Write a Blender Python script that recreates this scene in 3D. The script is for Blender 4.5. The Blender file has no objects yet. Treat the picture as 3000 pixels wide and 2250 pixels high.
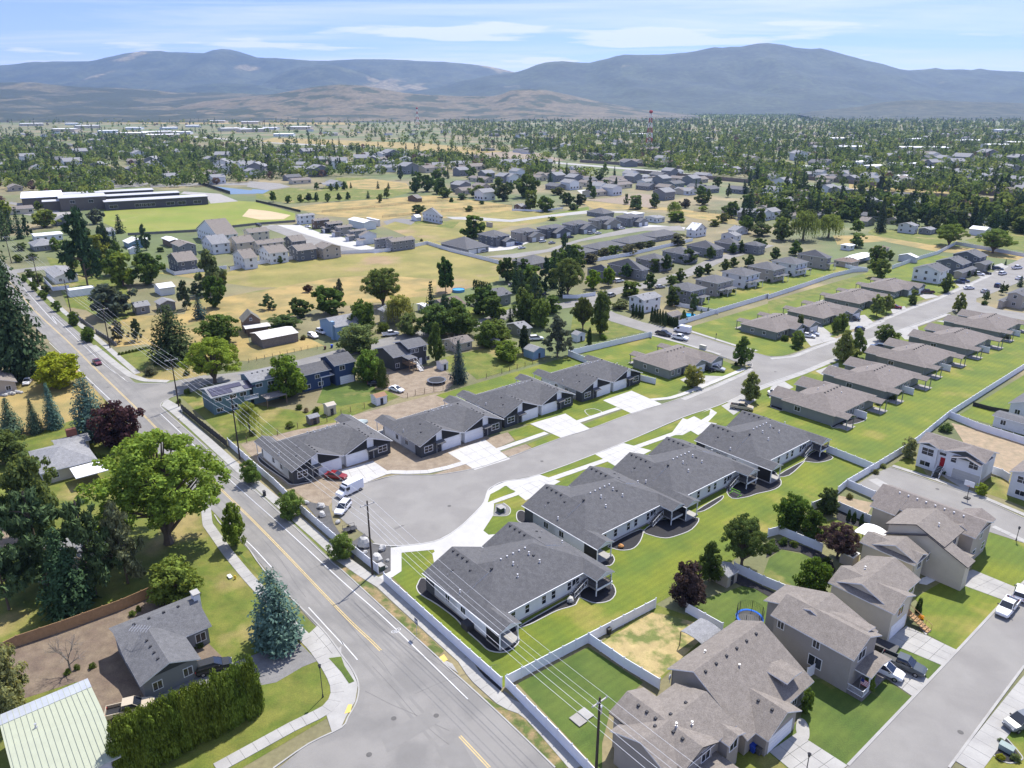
# Suburban valley seen from the air: camera, sky, sun, then the land, then the things on it.
import bpy,math,random
import numpy as np
from math import sin,cos,tan,atan2,hypot,radians,pi
from mathutils import Vector,Matrix
random.seed(7);rng=np.random.default_rng(7)
SC=bpy.context.scene
COL=SC.collection

# ---------------------------------------------------------------- camera
F,YH,H=2200.0,305.0,73.0 # focal length and horizon row of the photograph (3000 px wide), height in metres
PITCH=math.atan((1125-YH)/F)
cam=bpy.data.cameras.new('camera');cam.sensor_width=36;cam.lens=F /3000*36
cam.clip_start=1;cam.clip_end=60000
camo=bpy.data.objects.new('camera',cam);COL.objects.link(camo)
camo.location=(0,0,H);camo.rotation_euler=(pi /2-PITCH,0,0)
SC.camera=camo

# ---------------------------------------------------------------- sky and sun
SUN_EL,SUN_AZ=radians(58),radians(63) # azimuth counter-clockwise from +X
world=bpy.data.worlds.new('World');SC.world=world;world.use_nodes=True
def build_world():
 nt=world.node_tree;nt.nodes.clear();N=nt.nodes.new;L=nt.links.new
 out=N('ShaderNodeOutputWorld');bg=N('ShaderNodeBackground');sky=N('ShaderNodeTexSky')
 sky.sky_type='NISHITA';sky.sun_disc=False;sky.sun_elevation=SUN_EL;sky.sun_rotation=pi /2-SUN_AZ
 sky.altitude=600;sky.air_density=1.0;sky.dust_density=0.6;sky.ozone_density=1.6
 bg.inputs['Strength'].default_value=SKY_STRENGTH
 tc=N('ShaderNodeTexCoord');sep=N('ShaderNodeSeparateXYZ');L(tc.outputs['Generated'],sep.inputs[0])
 def M(op,a,b=None):
  m=N('ShaderNodeMath');m.operation=op
  for i,v in enumerate((a,b)):
   if v is None:continue
   if isinstance(v,(int,float)):m.inputs[i].default_value=v
   else:L(v,m.inputs[i])
  return m.outputs[0]
 zc=M('ADD',M('MAXIMUM',sep.outputs[2],0.0),0.035)
 u=M('DIVIDE',sep.outputs[0],zc);v=M('DIVIDE',sep.outputs[1],zc)
 # thin streaky cirrus
 cb=N('ShaderNodeCombineXYZ');L(M('MULTIPLY',u,0.35),cb.inputs[0]);L(M('MULTIPLY',v,1.1),cb.inputs[1]);cb.inputs[2].default_value=3.1
 n1=N('ShaderNodeTexNoise');n1.inputs['Scale'].default_value=.55;n1.inputs['Detail'].default_value=9;n1.inputs['Roughness'].default_value=.62
 n1.inputs['Distortion'].default_value=.6
 L(cb.outputs[0],n1.inputs['Vector'])
 r1=N('ShaderNodeMapRange');r1.inputs['From Min'].default_value=.43;r1.inputs['From Max'].default_value=.72;r1.inputs['To Max'].default_value=.75
 L(n1.outputs[0],r1.inputs[0])
 # small puffs of cumulus low in the sky
 cb2=N('ShaderNodeCombineXYZ');L(M('MULTIPLY',u,1.0),cb2.inputs[0]);L(M('MULTIPLY',v,1.3),cb2.inputs[1]);cb2.inputs[2].default_value=8.0
 n2=N('ShaderNodeTexNoise');n2.inputs['Scale'].default_value=.42;n2.inputs['Detail'].default_value=7;n2.inputs['Roughness'].default_value=.5
 L(cb2.outputs[0],n2.inputs['Vector'])
 r2=N('ShaderNodeMapRange');r2.inputs['From Min'].default_value=.56;r2.inputs['From Max'].default_value=.62;r2.inputs['To Max'].default_value=.95
 L(n2.outputs[0],r2.inputs[0])
 cl=M('MAXIMUM',r1.outputs[0],r2.outputs[0])
 # veil: milky towards the horizon
 veil=N('ShaderNodeMapRange');veil.inputs['From Min'].default_value=.0;veil.inputs['From Max'].default_value=.32
 veil.inputs['To Min'].default_value=.28;veil.inputs['To Max'].default_value=.0;L(sep.outputs[2],veil.inputs[0])
 fac=M('MINIMUM',M('ADD',cl,veil.outputs[0]),.95)
 tint=N('ShaderNodeMix');tint.data_type='RGBA';tint.blend_type='MULTIPLY';tint.inputs['Factor'].default_value=1
 L(sky.outputs[0],tint.inputs[6]);rp=N('ShaderNodeValToRGB');L(sep.outputs[2],rp.inputs[0]);L(rp.outputs[0],tint.inputs[7]);e=rp.color_ramp.elements
 e[0].position=0;e[0].color=(.53,.56,.84,1);e[1].position=1;e[1].color=(.62,.75,1,1)
 for p_,c_ in ((.05,(.31,.39,.82,1)),(.16,(.13,.23,.76,1)),(.4,(.3,.5,.95,1))):k=e.new(p_);k.color=c_
 mix=N('ShaderNodeMix');mix.data_type='RGBA';L(fac,mix.inputs['Factor']);L(tint.outputs[2],mix.inputs[6]);mix.inputs[7].default_value=CLOUD_COL
 L(mix.outputs[2],bg.inputs['Color']);L(bg.outputs[0],out.inputs[0])
SKY_STRENGTH=.15;CLOUD_COL=(3.9,4.0,4.25,1)
build_world()
sl=bpy.data.lights.new('sun','SUN');sl.energy=4.1;sl.angle=radians(.53);sl.color=(1,.955,.88)
so=bpy.data.objects.new('sun',sl);COL.objects.link(so)
SUNV=Vector((cos(SUN_EL)*cos(SUN_AZ),cos(SUN_EL)*sin(SUN_AZ),sin(SUN_EL)))
so.rotation_euler=SUNV.to_track_quat('Z','Y').to_euler();so.location=(0,0,200)
vs=SC.view_settings;SC.display_settings.display_device='sRGB'
vs.view_transform='Standard';vs.look='None';vs.exposure=0.88;vs.gamma=1;vs.use_curve_mapping=False
SC.cycles.max_bounces=5;SC.cycles.diffuse_bounces=2;SC.cycles.glossy_bounces=2;SC.cycles.transmission_bounces=3;SC.cycles.volume_bounces=0
SC.cycles.use_denoising=True

# ---------------------------------------------------------------- surveying: readings taken off the photograph become places on the land
CROPS={'a':(0,1500,2.212),'b':(1000,1500,2.212),'c':(2000,1500,2.212),'d':(0,900,2.212),'e':(1000,900,2.212),
 'f':(2000,900,2.212),'g':(0,500,2.9493),'h':(750,500,2.9493),'i':(1500,500,2.9493),'j':(2250,500,2.9493),
 'k':(0,0,1.4747),'l':(1500,0,1.4747),'n':(0,0,.73733),'o':(1700,1850,2.765),'p':(2400,1400,3.6867),'q':(550,900,3.6867),'r':(2600,1200,5.53),'s':(1200,1480,3.5677),'t':(1080,1040,3.5677)}
def native(c,x,y):
 o=CROPS[c];return o[0]+x /o[2],o[1]+y /o[2]
def at(c,x,y,z=0.0):
 """world (x, y) of a point seen at this reading and standing z metres up"""
 px,py=native(c,x,y)
 dx,dy=(px -1500)/F,(1125-py)/F
 Y=cos(PITCH)+dy *sin(PITCH);Z=-sin(PITCH)+dy *cos(PITCH)
 t=(H -z)/-Z
 return (dx *t,Y *t)
def P(s,z=0.0):
 """'b 10 20, 30 40, c 5 6' -> list of world points"""
 out=[];c=None
 for tok in s.split(','):
  q=tok.split()
  if len(q)==3:c=q[0];q=q[1:]
  out.append(at(c,float(q[0]),float(q[1]),z))
 return out
def far(c,x,y,D):
 """world point at distance D (along +Y) seen at this reading: x and height"""
 px,py=native(c,x,y)
 dx,dy=(px -1500)/F,(1125-py)/F
 Y=cos(PITCH)+dy *sin(PITCH);Z=-sin(PITCH)+dy *cos(PITCH)
 return dx *D /Y,H +Z *D /Y

 # ---------------------------------------------------------------- object helpers
def link(o,parent=None):
 COL.objects.link(o)
 if parent is not None:o.parent=parent
 return o
def tag(o,label=None,cat=None,group=None,kind=None):
 if label:o['label']=label
 if cat:o['category']=cat
 if group:o['group']=group
 if kind:o['kind']=kind
 return o
def empty(name,loc=(0,0,0),rz=0.0,label=None,cat=None,group=None):
 o=bpy.data.objects.new(name,None);link(o);o.location=loc if len(loc)==3 else (loc[0],loc[1],0);o.rotation_euler=(0,0,rz)
 o.empty_display_size=.5
 return tag(o,label,cat,group)
def copy_tree(src,loc=None,rz=None,parent=None,scale=None,color=None):
 o=src.copy();COL.objects.link(o);o.parent=parent
 if parent is not None:pass
 if loc is not None:o.location=loc
 if rz is not None:o.rotation_euler=(0,0,rz)
 if scale is not None:o.scale=scale if hasattr(scale,'__len__') else (scale,)*3
 if color is not None:o.color=color
 for ch in src.children:
  c=copy_tree(ch,parent=o,color=color)
 return o
class MB:
 """collects faces; build() links them as ONE mesh object"""
 def __init__(s):s.v=[];s.f=[];s.m=[]
 def add(s,vs,fs,mi=0):
  n=len(s.v);s.v.extend(vs);s.f.extend([tuple(n +i for i in f) for f in fs]);s.m.extend([mi]*len(fs));return s
 def box(s,x0,x1,y0,y1,z0,z1,mi=0,rz=0,org=(0,0)):
  c,sn=cos(rz),sin(rz)
  vs=[(org[0]+x *c -y *sn,org[1]+x *sn +y *c,z) for z in (z0,z1) for x,y in ((x0,y0),(x1,y0),(x1,y1),(x0,y1))]
  return s.add(vs,[(3,2,1,0),(4,5,6,7),(0,1,5,4),(1,2,6,5),(2,3,7,6),(3,0,4,7)],mi)
 def prism(s,pts,z0,z1,mi=0):
  n=len(pts)
  a=sum(pts[i][0]*pts[(i +1) % n][1]-pts[(i +1) % n][0]*pts[i][1] for i in range(n))
  if a <0:pts=pts[::-1]
  vs=[(x,y,z0) for x,y in pts]+[(x,y,z1) for x,y in pts]
  return s.add(vs,[tuple(range(n -1,-1,-1)),tuple(range(n,2*n))]+[(i,(i +1) % n,n +(i +1) % n,n +i) for i in range(n)],mi)
 def tube(s,p,q,r0,r1=None,n=6,mi=0,cap=True):
  r1=r0 if r1 is None else r1
  p,q=Vector(p),Vector(q);d=(q -p)
  if d.length <1e-6:return s
  d.normalize();a=d.orthogonal().normalized();b=d.cross(a)
  vs=[]
  for c,r in ((p,r0),(q,r1)):
   for i in range(n):
    t=2*pi *i /n;w=c +a *(r *cos(t))+b *(r *sin(t));vs.append(tuple(w))
  fs=[(i,(i +1) % n,n +(i +1) % n,n +i) for i in range(n)]
  if cap:fs += [tuple(range(n -1,-1,-1)),tuple(range(n,2*n))]
  return s.add(vs,fs,mi)
 def path(s,pts,r,n=4,mi=0):
  for i in range(len(pts)-1):s.tube(pts[i],pts[i +1],r,r,n,mi,cap=False)
  return s
 def ellipsoid(s,c,r,nu=8,nv=5,mi=0,jit=0,rnd=None):
  vs=[(c[0],c[1],c[2]-r[2])]
  for j in range(1,nv):
   ph=-pi /2+pi *j /nv
   for i in range(nu):
    t=2*pi *i /nu;k=1+(rnd.uniform(-jit,jit) if rnd else 0)
    vs.append((c[0]+r[0]*k *cos(ph)*cos(t),c[1]+r[1]*k *cos(ph)*sin(t),c[2]+r[2]*k *sin(ph)))
  vs.append((c[0],c[1],c[2]+r[2]));L=len(vs)-1
  fs=[(0,1+(i +1) % nu,1+i) for i in range(nu)]
  for j in range(nv -2):
   for i in range(nu):
    a=1+j *nu;fs.append((a +i,a +(i +1) % nu,a +nu +(i +1) % nu,a +nu +i))
  a=1+(nv -2)*nu
  fs += [(a +i,a +(i +1) % nu,L) for i in range(nu)]
  return s.add(vs,fs,mi)
 def mesh(s,name,mats,smooth=False):
  me=bpy.data.meshes.new(name);me.from_pydata([tuple(v) for v in s.v],[],s.f)
  mats=mats if isinstance(mats,(list,tuple)) else [mats]
  for m in mats:me.materials.append(m)
  if any(s.m):me.polygons.foreach_set('material_index',s.m)
  if smooth:me.polygons.foreach_set('use_smooth',[True]*len(me.polygons))
  me.update();return me
 def build(s,name,mats,parent=None,smooth=False,loc=None,rz=None):
  o=bpy.data.objects.new(name,s.mesh(name,mats,smooth));link(o,parent)
  if loc is not None:o.location=loc
  if rz is not None:o.rotation_euler=(0,0,rz)
  return o
def inst(name,me,parent=None,loc=(0,0,0),rz=0,scale=None,color=None):
 o=bpy.data.objects.new(name,me);link(o,parent);o.location=loc;o.rotation_euler=(0,0,rz)
 if scale is not None:o.scale=scale
 if color is not None:o.color=color
 return o
def smooth_closed(pts,k=4):
 n=len(pts);out=[]
 for i in range(n):
  p0,p1,p2,p3=pts[i -1],pts[i],pts[(i +1) % n],pts[(i +2) % n]
  for j in range(k):
   t=j /k;out.append(tuple(.5*(2*p1[d]+(p2[d]-p0[d])*t +(2*p0[d]-5*p1[d]+4*p2[d]-p3[d])*t *t +(3*p1[d]-p0[d]-3*p2[d]+p3[d])*t ** 3) for d in (0,1)))
 return out
def smooth_open(pts,k=4):
 n=len(pts);out=[]
 for i in range(n -1):
  p0,p1,p2,p3=pts[max(i -1,0)],pts[i],pts[i +1],pts[min(i +2,n -1)]
  for j in range(k):
   t=j /k;out.append(tuple(.5*(2*p1[d]+(p2[d]-p0[d])*t +(2*p0[d]-5*p1[d]+4*p2[d]-p3[d])*t *t +(3*p1[d]-p0[d]-3*p2[d]+p3[d])*t ** 3) for d in (0,1)))
 out.append(pts[-1]);return out
def offset_line(pts,d):
 out=[]
 for i,p in enumerate(pts):
  a=pts[max(i -1,0)];b=pts[min(i +1,len(pts)-1)]
  dx,dy=b[0]-a[0],b[1]-a[1];l=hypot(dx,dy) or 1
  out.append((p[0]-dy /l *d,p[1]+dx /l *d))
 return out
def ribbon(pts,w0,w1):
 """polygon between two offsets of a line"""
 return offset_line(pts,w0)+offset_line(pts,w1)[::-1]

 # ---------------------------------------------------------------- materials
MATS={}
def nodes_of(m):
 m.use_nodes=True;nt=m.node_tree;nt.nodes.clear();return nt,nt.nodes.new,nt.links.new
def mat(name,col,rough=.85,var=.12,scale=.6,col2=None,bump=0.0,bscale=8,metal=0,spec=.3,detail=5,fine=0,fscale=12,objcol=False,stripes=0,thr=(.38,.62),big=None,bigscale=.03,bigthr=(.42,.6)):
 if name in MATS:return MATS[name]
 m=bpy.data.materials.new(name);MATS[name]=m;nt,N,L=nodes_of(m)
 out=N('ShaderNodeOutputMaterial');b=N('ShaderNodeBsdfPrincipled');L(b.outputs[0],out.inputs[0])
 b.inputs['Roughness'].default_value=rough;b.inputs['Metallic'].default_value=metal;b.inputs['Specular IOR Level'].default_value=spec
 geo=N('ShaderNodeNewGeometry')
 def noise(sc,det=detail,rg=.55):
  n=N('ShaderNodeTexNoise');n.inputs['Scale'].default_value=sc;n.inputs['Detail'].default_value=det;n.inputs['Roughness'].default_value=rg
  L(geo.outputs['Position'],n.inputs['Vector']);return n.outputs[0]
 def rng_(src,a,b_,lo=0.,hi=1.):
  r=N('ShaderNodeMapRange');r.inputs['From Min'].default_value=a;r.inputs['From Max'].default_value=b_;r.inputs['To Min'].default_value=lo;r.inputs['To Max'].default_value=hi
  L(src,r.inputs[0]);return r.outputs[0]
 def mix(f,a,b_,mode='MIX'):
  x=N('ShaderNodeMix');x.data_type='RGBA';x.blend_type=mode
  if isinstance(f,float) or isinstance(f,int):x.inputs['Factor'].default_value=f
  else:L(f,x.inputs['Factor'])
  for i,c in ((6,a),(7,b_)):
   if isinstance(c,tuple):x.inputs[i].default_value=(c[0],c[1],c[2],1)
   else:L(c,x.inputs[i])
  return x.outputs[2]
 if objcol:
  oi=N('ShaderNodeObjectInfo');c=oi.outputs['Color']
  if col2 is None:c=mix(1.0,c,col,'MULTIPLY')
 else:c=col
 if col2 is not None:c=mix(rng_(noise(scale),thr[0],thr[1]),c if not isinstance(c,tuple) else c,col2)
 if big is not None:c=mix(rng_(noise(bigscale,4),bigthr[0],bigthr[1]),c,big)
 if var or fine:
  v=rng_(noise(scale *1.7+.01),.25,.75,1-var,1+var)
  if fine:
   v2=rng_(noise(fscale,2),.25,.75,1-fine,1+fine)
   mm=N('ShaderNodeMath');mm.operation='MULTIPLY';L(v,mm.inputs[0]);L(v2,mm.inputs[1]);v=mm.outputs[0]
  if stripes:
   dp=N('ShaderNodeVectorMath');dp.operation='DOT_PRODUCT';L(geo.outputs['Position'],dp.inputs[0]);dp.inputs[1].default_value=(.643*5.2,-.766*5.2,0)
   sn=N('ShaderNodeMath');sn.operation='SINE';L(dp.outputs['Value'],sn.inputs[0]);m2=N('ShaderNodeMath');m2.operation='MULTIPLY';L(rng_(sn.outputs[0],-.6,.6,1-stripes,1+stripes),m2.inputs[0]);L(v,m2.inputs[1]);v=m2.outputs[0]
  vm=N('ShaderNodeVectorMath');vm.operation='SCALE'
  if isinstance(c,tuple):vm.inputs[0].default_value=c[:3]
  else:L(c,vm.inputs[0])
  L(v,vm.inputs['Scale']);c=vm.outputs[0]
 if isinstance(c,tuple):b.inputs['Base Color'].default_value=(c[0],c[1],c[2],1)
 else:L(c,b.inputs['Base Color'])
 if bump:
  bp=N('ShaderNodeBump');bp.inputs['Strength'].default_value=bump;bp.inputs['Distance'].default_value=.05
  L(noise(bscale,4),bp.inputs['Height']);L(bp.outputs[0],b.inputs['Normal'])
 return m
def leaf_mat(name,transl=.35,var=.3,scale=.35,warm=(1.25,1.1,.7)):
 """foliage: the tint is the plant's own colour (object colour)"""
 if name in MATS:return MATS[name]
 m=bpy.data.materials.new(name);MATS[name]=m;nt,N,L=nodes_of(m)
 out=N('ShaderNodeOutputMaterial');d=N('ShaderNodeBsdfDiffuse');t=N('ShaderNodeBsdfTranslucent');ms=N('ShaderNodeMixShader')
 ms.inputs[0].default_value=transl;L(d.outputs[0],ms.inputs[1]);L(t.outputs[0],ms.inputs[2]);L(ms.outputs[0],out.inputs[0])
 oi=N('ShaderNodeObjectInfo');geo=N('ShaderNodeNewGeometry')
 n=N('ShaderNodeTexNoise');n.inputs['Scale'].default_value=scale;n.inputs['Detail'].default_value=4;L(geo.outputs['Position'],n.inputs['Vector'])
 r=N('ShaderNodeMapRange');r.inputs['From Min'].default_value=.3;r.inputs['From Max'].default_value=.7;r.inputs['To Min'].default_value=1-var;r.inputs['To Max'].default_value=1+var;L(n.outputs[0],r.inputs[0])
 ri=N('ShaderNodeMapRange');ri.inputs['To Min'].default_value=.72;ri.inputs['To Max'].default_value=1.3;L(geo.outputs['Random Per Island'],ri.inputs[0])
 mm=N('ShaderNodeMath');mm.operation='MULTIPLY';L(r.outputs[0],mm.inputs[0]);L(ri.outputs[0],mm.inputs[1])
 vm=N('ShaderNodeVectorMath');vm.operation='SCALE';L(oi.outputs['Color'],vm.inputs[0]);L(mm.outputs[0],vm.inputs['Scale'])
 L(vm.outputs[0],d.inputs[0])
 vt=N('ShaderNodeVectorMath');vt.operation='MULTIPLY';L(vm.outputs[0],vt.inputs[0]);vt.inputs[1].default_value=warm;L(vt.outputs[0],t.inputs[0])
 return m
 # ---------------------------------------------------------------- ground, hills, mountains, air
def structure(o):o['kind']='structure';return o
g_m=mat('valley_floor',(.12,.12,.06),var=.25,scale=.02,col2=(.23,.185,.10),fine=.15,fscale=1.5,big=(.10,.125,.045),bigscale=.006,bigthr=(.45,.56))
mb=MB();mb.add([(-15000,-400,0),(15000,-400,0),(15000,14000,0),(-15000,14000,0)],[(0,1,2,3)])
structure(mb.build('ground',g_m))

def fbm(x,y,s=1.0,o=5,seed=0.0):
 from mathutils import noise as mn
 v=0;a=1;t=0
 for i in range(o):
  v += a *mn.noise(Vector((x *s +seed,y *s -seed,seed *1.7)));t += a;a *= .5;s *= 2.03
 return v /t
def ridge_land(name,crop,prof,D,Yfoot,material,amp=.1,rows=26,step=26,seed=1.0,back=1600,spur=1.0,zfoot=-6):
 """a range of hills: crest line at distance D, front slopes with spurs and gullies down to the plain, and a back slope"""
 pts=[native(crop if len(p)==2 else p[0],p[-2],p[-1]) for p in prof]
 xs=[p[0] for p in pts];ys=[p[1] for p in pts]
 cols=np.arange(xs[0],xs[-1]+step,step /1.0)
 V=[];nc=len(cols)
 for j in range(rows +5):
  for i,px in enumerate(cols):
   py=float(np.interp(px,xs,ys))
   X,Z=far('n',px *.73733,py *.73733,D)
   Z=max(Z,2)
   kx=X /D
   if j <= rows:
    t=j /rows;Y=Yfoot +(D -Yfoot)*t
    x=kx *Y *(1-t)+X *t if True else X
    base=Z *(t ** 1.25)
    w=4*t *(1-t)
    s=abs(fbm(x /1100,Y /2600,1,5,seed))*2
    s2=fbm(x /300,Y /400,1,4,seed +5)
    z=base *(1-w *amp *3.2*s *spur)+Z *amp *.5*w *s2 +(0 if 0<t <1 else 0)
    if t ==1:z=Z *(1+.012*fbm(x /90,3,1,3,seed))+5*fbm(x /40,1,1,3,seed)
    if t ==0:z=zfoot
   else:
    u=(j -rows)/4;Y=D +back *u;x=X *Y /D;z=Z *(1-u) ** 1.5-5*(u >= 1)
   V.append((x,Y,z))
 Fs=[(j *nc +i,j *nc +i +1,(j +1)*nc +i +1,(j +1)*nc +i) for j in range(rows +4) for i in range(nc -1)]
 b=MB();b.add(V,Fs);o=b.build(name,material,smooth=True);return structure(o)
forest=(.015,.026,.014)
mt_a=mat('forest_slope_far',forest,var=.35,scale=.004,col2=(.045,.055,.026),big=(.16,.13,.07),bigscale=.0011,bigthr=(.60,.64),fine=.55,fscale=.022)
mt_b=mat('forest_slope_big',forest,var=.3,scale=.003,col2=(.036,.05,.024),big=(.12,.11,.06),bigscale=.0016,bigthr=(.66,.70),fine=.55,fscale=.022)
hill_m=mat('dry_grass_hill',(.125,.10,.06),var=.3,scale=.01,col2=(.08,.07,.042),big=(.022,.034,.016),bigscale=.006,bigthr=(.50,.56),fine=.4,fscale=.06)
hill_l=mat('wooded_dry_hill',(.105,.09,.05),var=.3,scale=.008,col2=(.04,.045,.026),big=(.02,.03,.015),bigscale=.0035,bigthr=(.42,.49),fine=.45,fscale=.06)
dark_m=mat('dark_forest_rise',forest,var=.4,scale=.012,col2=(.05,.055,.03),fine=.4,fscale=.06)
ridge_land('mountains','k',[(-500,330),(-200,300),(0,283),(60,278),(120,268),(230,265),(400,265),(470,246),(540,230),(600,223),(655,220),(675,213),(700,225),(800,226),(880,230),(935,212),(975,210),(1020,220),(1060,231),(1110,248),(1180,250),(1300,258),(1400,264),(1480,258),(1600,255),(1700,256),(1800,263),(1900,266),(2000,274),(2100,285),(2200,305),('l',120,345),('l',400,400)],10500,7200,mt_a,amp=.16,seed=2.3,spur=.8)
ridge_land('mountain_spur','k',[(1080,395),(1180,335),(1250,302),(1350,281),(1440,281),(1550,311),(1650,347),(1760,395)],9300,7600,mt_a,amp=.12,seed=4.1,rows=18)
ridge_land('forest_foothill','k',[(690,398),(750,388),(850,366),(960,359),(1100,366),(1200,384),(1330,408)],8200,7000,mt_b,amp=.1,seed=6.1,rows=14)
ridge_land('big_mountain','l',[(-470,425),(-430,395),(-300,374),(-200,345),(-100,326),(0,316),(60,300),(130,271),(200,264),(330,272),(400,256),(470,235),(540,238),(640,235),(740,228),(800,220),(870,205),(930,205),(1000,200),(1050,188),(1100,185),(1180,193),(1230,206),(1290,212),(1330,208),(1380,220),(1450,240),(1520,258),(1600,275),(1700,305),(1750,303),(1830,294),(1890,304),(1930,296),(1980,303),(2020,296),(2080,305),(2212,310),(2400,300),(2700,340)],8200,5600,mt_b,amp=.15,seed=9.7,spur=.9,rows=32)
ridge_land('wooded_hill','k',[(-500,370),(-100,360),(0,356),(150,356),(230,366),(330,376),(500,379),(650,388),(760,402),(860,399),(950,399),(1100,406),(1250,412),(1450,440),(1700,480)],5600,3300,hill_l,amp=.18,seed=12.3,rows=26)
ridge_land('brown_hill','k',[(520,500),(700,470),(860,440),(950,430),(1100,415),(1200,404),(1300,384),(1380,372),(1440,366),(1500,364),(1580,371),(1650,384),(1740,400),(1850,410),(2000,416),(2150,415),('l',0,388),('l',60,384),('l',150,390),('l',250,410),('l',330,430),('l',430,450),('l',520,465),('l',620,482),('l',760,492)],4700,3500,hill_m,amp=.17,seed=15.9,rows=30,spur=.8)
ridge_land('forest_rise','l',[(1230,496),(1300,480),(1400,470),(1500,460),(1600,441),(1750,431),(1900,436),(2050,441),(2212,446),(2500,440)],4600,3700,dark_m,amp=.12,seed=19.2,rows=14)

haze_m=bpy.data.materials.new('air');nt,N,L=nodes_of(haze_m)
o_=N('ShaderNodeOutputMaterial');pv=N('ShaderNodeVolumePrincipled');L(pv.outputs[0],o_.inputs['Volume'])
pv.inputs['Color'].default_value=(.38,.58,.96,1);pv.inputs['Density'].default_value=HAZE=4.8e-5;pv.inputs['Anisotropy'].default_value=.3
b=MB();b.box(-14000,14000,-350,13500,-1200,1500) if False else b.box(-14000,14000,-350,13500,-25,1100)
tag(b.build('haze',haze_m),'thin blue summer haze lying over the whole valley','haze',kind='stuff')
# ---------------------------------------------------------------- ground surfaces
M_lawn=mat('mown_lawn',(.084,.124,.012),var=.12,scale=.12,col2=(.135,.158,.012),fine=.22,stripes=.045,fscale=6,big=(.22,.185,.045),bigscale=.06,bigthr=(.56,.70),bump=.3,bscale=15)
M_lawn2=mat('deep_lawn',(.052,.088,.012),var=.15,scale=.15,col2=(.085,.12,.018),fine=.2,stripes=.04,fscale=6,big=(.19,.17,.05),bigscale=.12,bigthr=(.60,.72),bump=.3,bscale=15)
M_lawn3=mat('patchy_lawn',(.085,.115,.013),var=.22,scale=.25,col2=(.14,.145,.025),fine=.22,fscale=5,big=(.24,.19,.07),bigscale=.07,bigthr=(.55,.68),bump=.3,bscale=15)
M_dry=mat('dry_grass',(.33,.235,.085),var=.15,scale=.08,col2=(.20,.165,.06),fine=.15,fscale=3,big=(.12,.14,.035),bigscale=.05,bigthr=(.60,.72),bump=.2,bscale=8)
M_olive=mat('olive_meadow',(.17,.16,.04),var=.15,scale=.05,col2=(.24,.20,.06),fine=.2,fscale=2,big=(.27,.19,.10),bigscale=.022,bigthr=(.54,.66))
M_sport=mat('sports_turf',(.15,.19,.022),var=.1,scale=.03,col2=(.19,.20,.035),fine=.06,fscale=1,big=(.33,.26,.14),bigscale=.02,bigthr=(.66,.74))
M_dirt=mat('bare_dirt',(.20,.155,.11),var=.15,scale=.5,col2=(.25,.20,.145),fine=.15,fscale=5,bump=.4,bscale=6)
M_dirtd=mat('dark_dirt',(.13,.095,.07),var=.2,scale=.4,col2=(.17,.13,.09),fine=.2,fscale=5,bump=.4,bscale=6)
M_mulch=mat('black_mulch',(.022,.021,.024),var=.25,scale=2,fine=.4,fscale=14,bump=.6,bscale=12)
M_gravel=mat('grey_gravel',(.17,.165,.16),var=.15,scale=.5,fine=.2,fscale=10,bump=.5,bscale=12)
M_asph=mat('asphalt',(.225,.215,.20),rough=.9,var=.06,scale=.15,col2=(.20,.19,.178),fine=.04,fscale=9,thr=(.42,.6))
M_asphd=mat('older_asphalt',(.215,.205,.19),rough=.9,var=.08,scale=.12,col2=(.175,.168,.158),fine=.05,fscale=8,thr=(.45,.6))
M_patch=mat('asphalt_patch',(.192,.184,.172),rough=.9,var=.06,scale=.4,fine=.04)
M_conc=mat('concrete',(.34,.33,.31),var=.06,scale=.3,col2=(.29,.28,.265),fine=.05,fscale=6)
M_concw=mat('new_concrete',(.43,.42,.40),var=.05,scale=.3,col2=(.39,.38,.365),fine=.03,fscale=6)
M_conco=mat('old_concrete',(.30,.285,.265),var=.1,scale=.3,col2=(.26,.245,.23),fine=.08,fscale=6)
M_yel=mat('yellow_road_paint',(.52,.39,.17),var=.2,scale=2)
M_wht=mat('white_road_paint',(.55,.55,.55),var=.15,scale=2)
M_dark=mat('dark_plain',(.03,.03,.033),var=.1)

_SHEETS=0
def sheet(name,pts,m,z=.01,kind='structure',parent=None):
 if isinstance(pts,str):pts=P(pts)
 global _SHEETS;_SHEETS=(_SHEETS +1) % 40;z=z +_SHEETS *.0005
 mb=MB();n=len(pts)
 a=sum(pts[i][0]*pts[(i +1) % n][1]-pts[(i +1) % n][0]*pts[i][1] for i in range(n))
 if a <0:pts=pts[::-1]
 mb.add([(x,y,z) for x,y in pts],[tuple(range(n))])
 o=mb.build(name,m,parent)
 if parent is None:o['kind']=kind
 return o
def slabs(name,pts,width,m,L=1.6,z=.09,joint=.03,parent=None,part='slab'):
 """a walk of separate concrete slabs with open joints"""
 if isinstance(pts,str):pts=P(pts)
 # resample
 seg=[hypot(b[0]-a[0],b[1]-a[1]) for a,b in zip(pts,pts[1:])];tot=sum(seg);n=max(1,round(tot /L));st=tot /n
 def walk(d):
  for i,s in enumerate(seg):
   if d <= s or i ==len(seg)-1:
    t=d /s;return (pts[i][0]+(pts[i +1][0]-pts[i][0])*t,pts[i][1]+(pts[i +1][1]-pts[i][1])*t)
   d -= s
 q=[walk(i *st) for i in range(n +1)]
 lf=offset_line(q,width /2);rt=offset_line(q,-width /2)
 root=parent or structure(empty(name,(q[0][0],q[0][1],0)))
 ox,oy=root.location.x,root.location.y
 for i in range(n):
  k=joint /st /2
  def lerp(a,b,t):return (a[0]+(b[0]-a[0])*t -ox,a[1]+(b[1]-a[1])*t -oy)
  mb=MB();mb.prism([lerp(rt[i],rt[i +1],k),lerp(rt[i],rt[i +1],1-k),lerp(lf[i],lf[i +1],1-k),lerp(lf[i],lf[i +1],k)],-.05,z +random.uniform(-.006,.006))
  mb.build(part,m,root)
 return root
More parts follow.
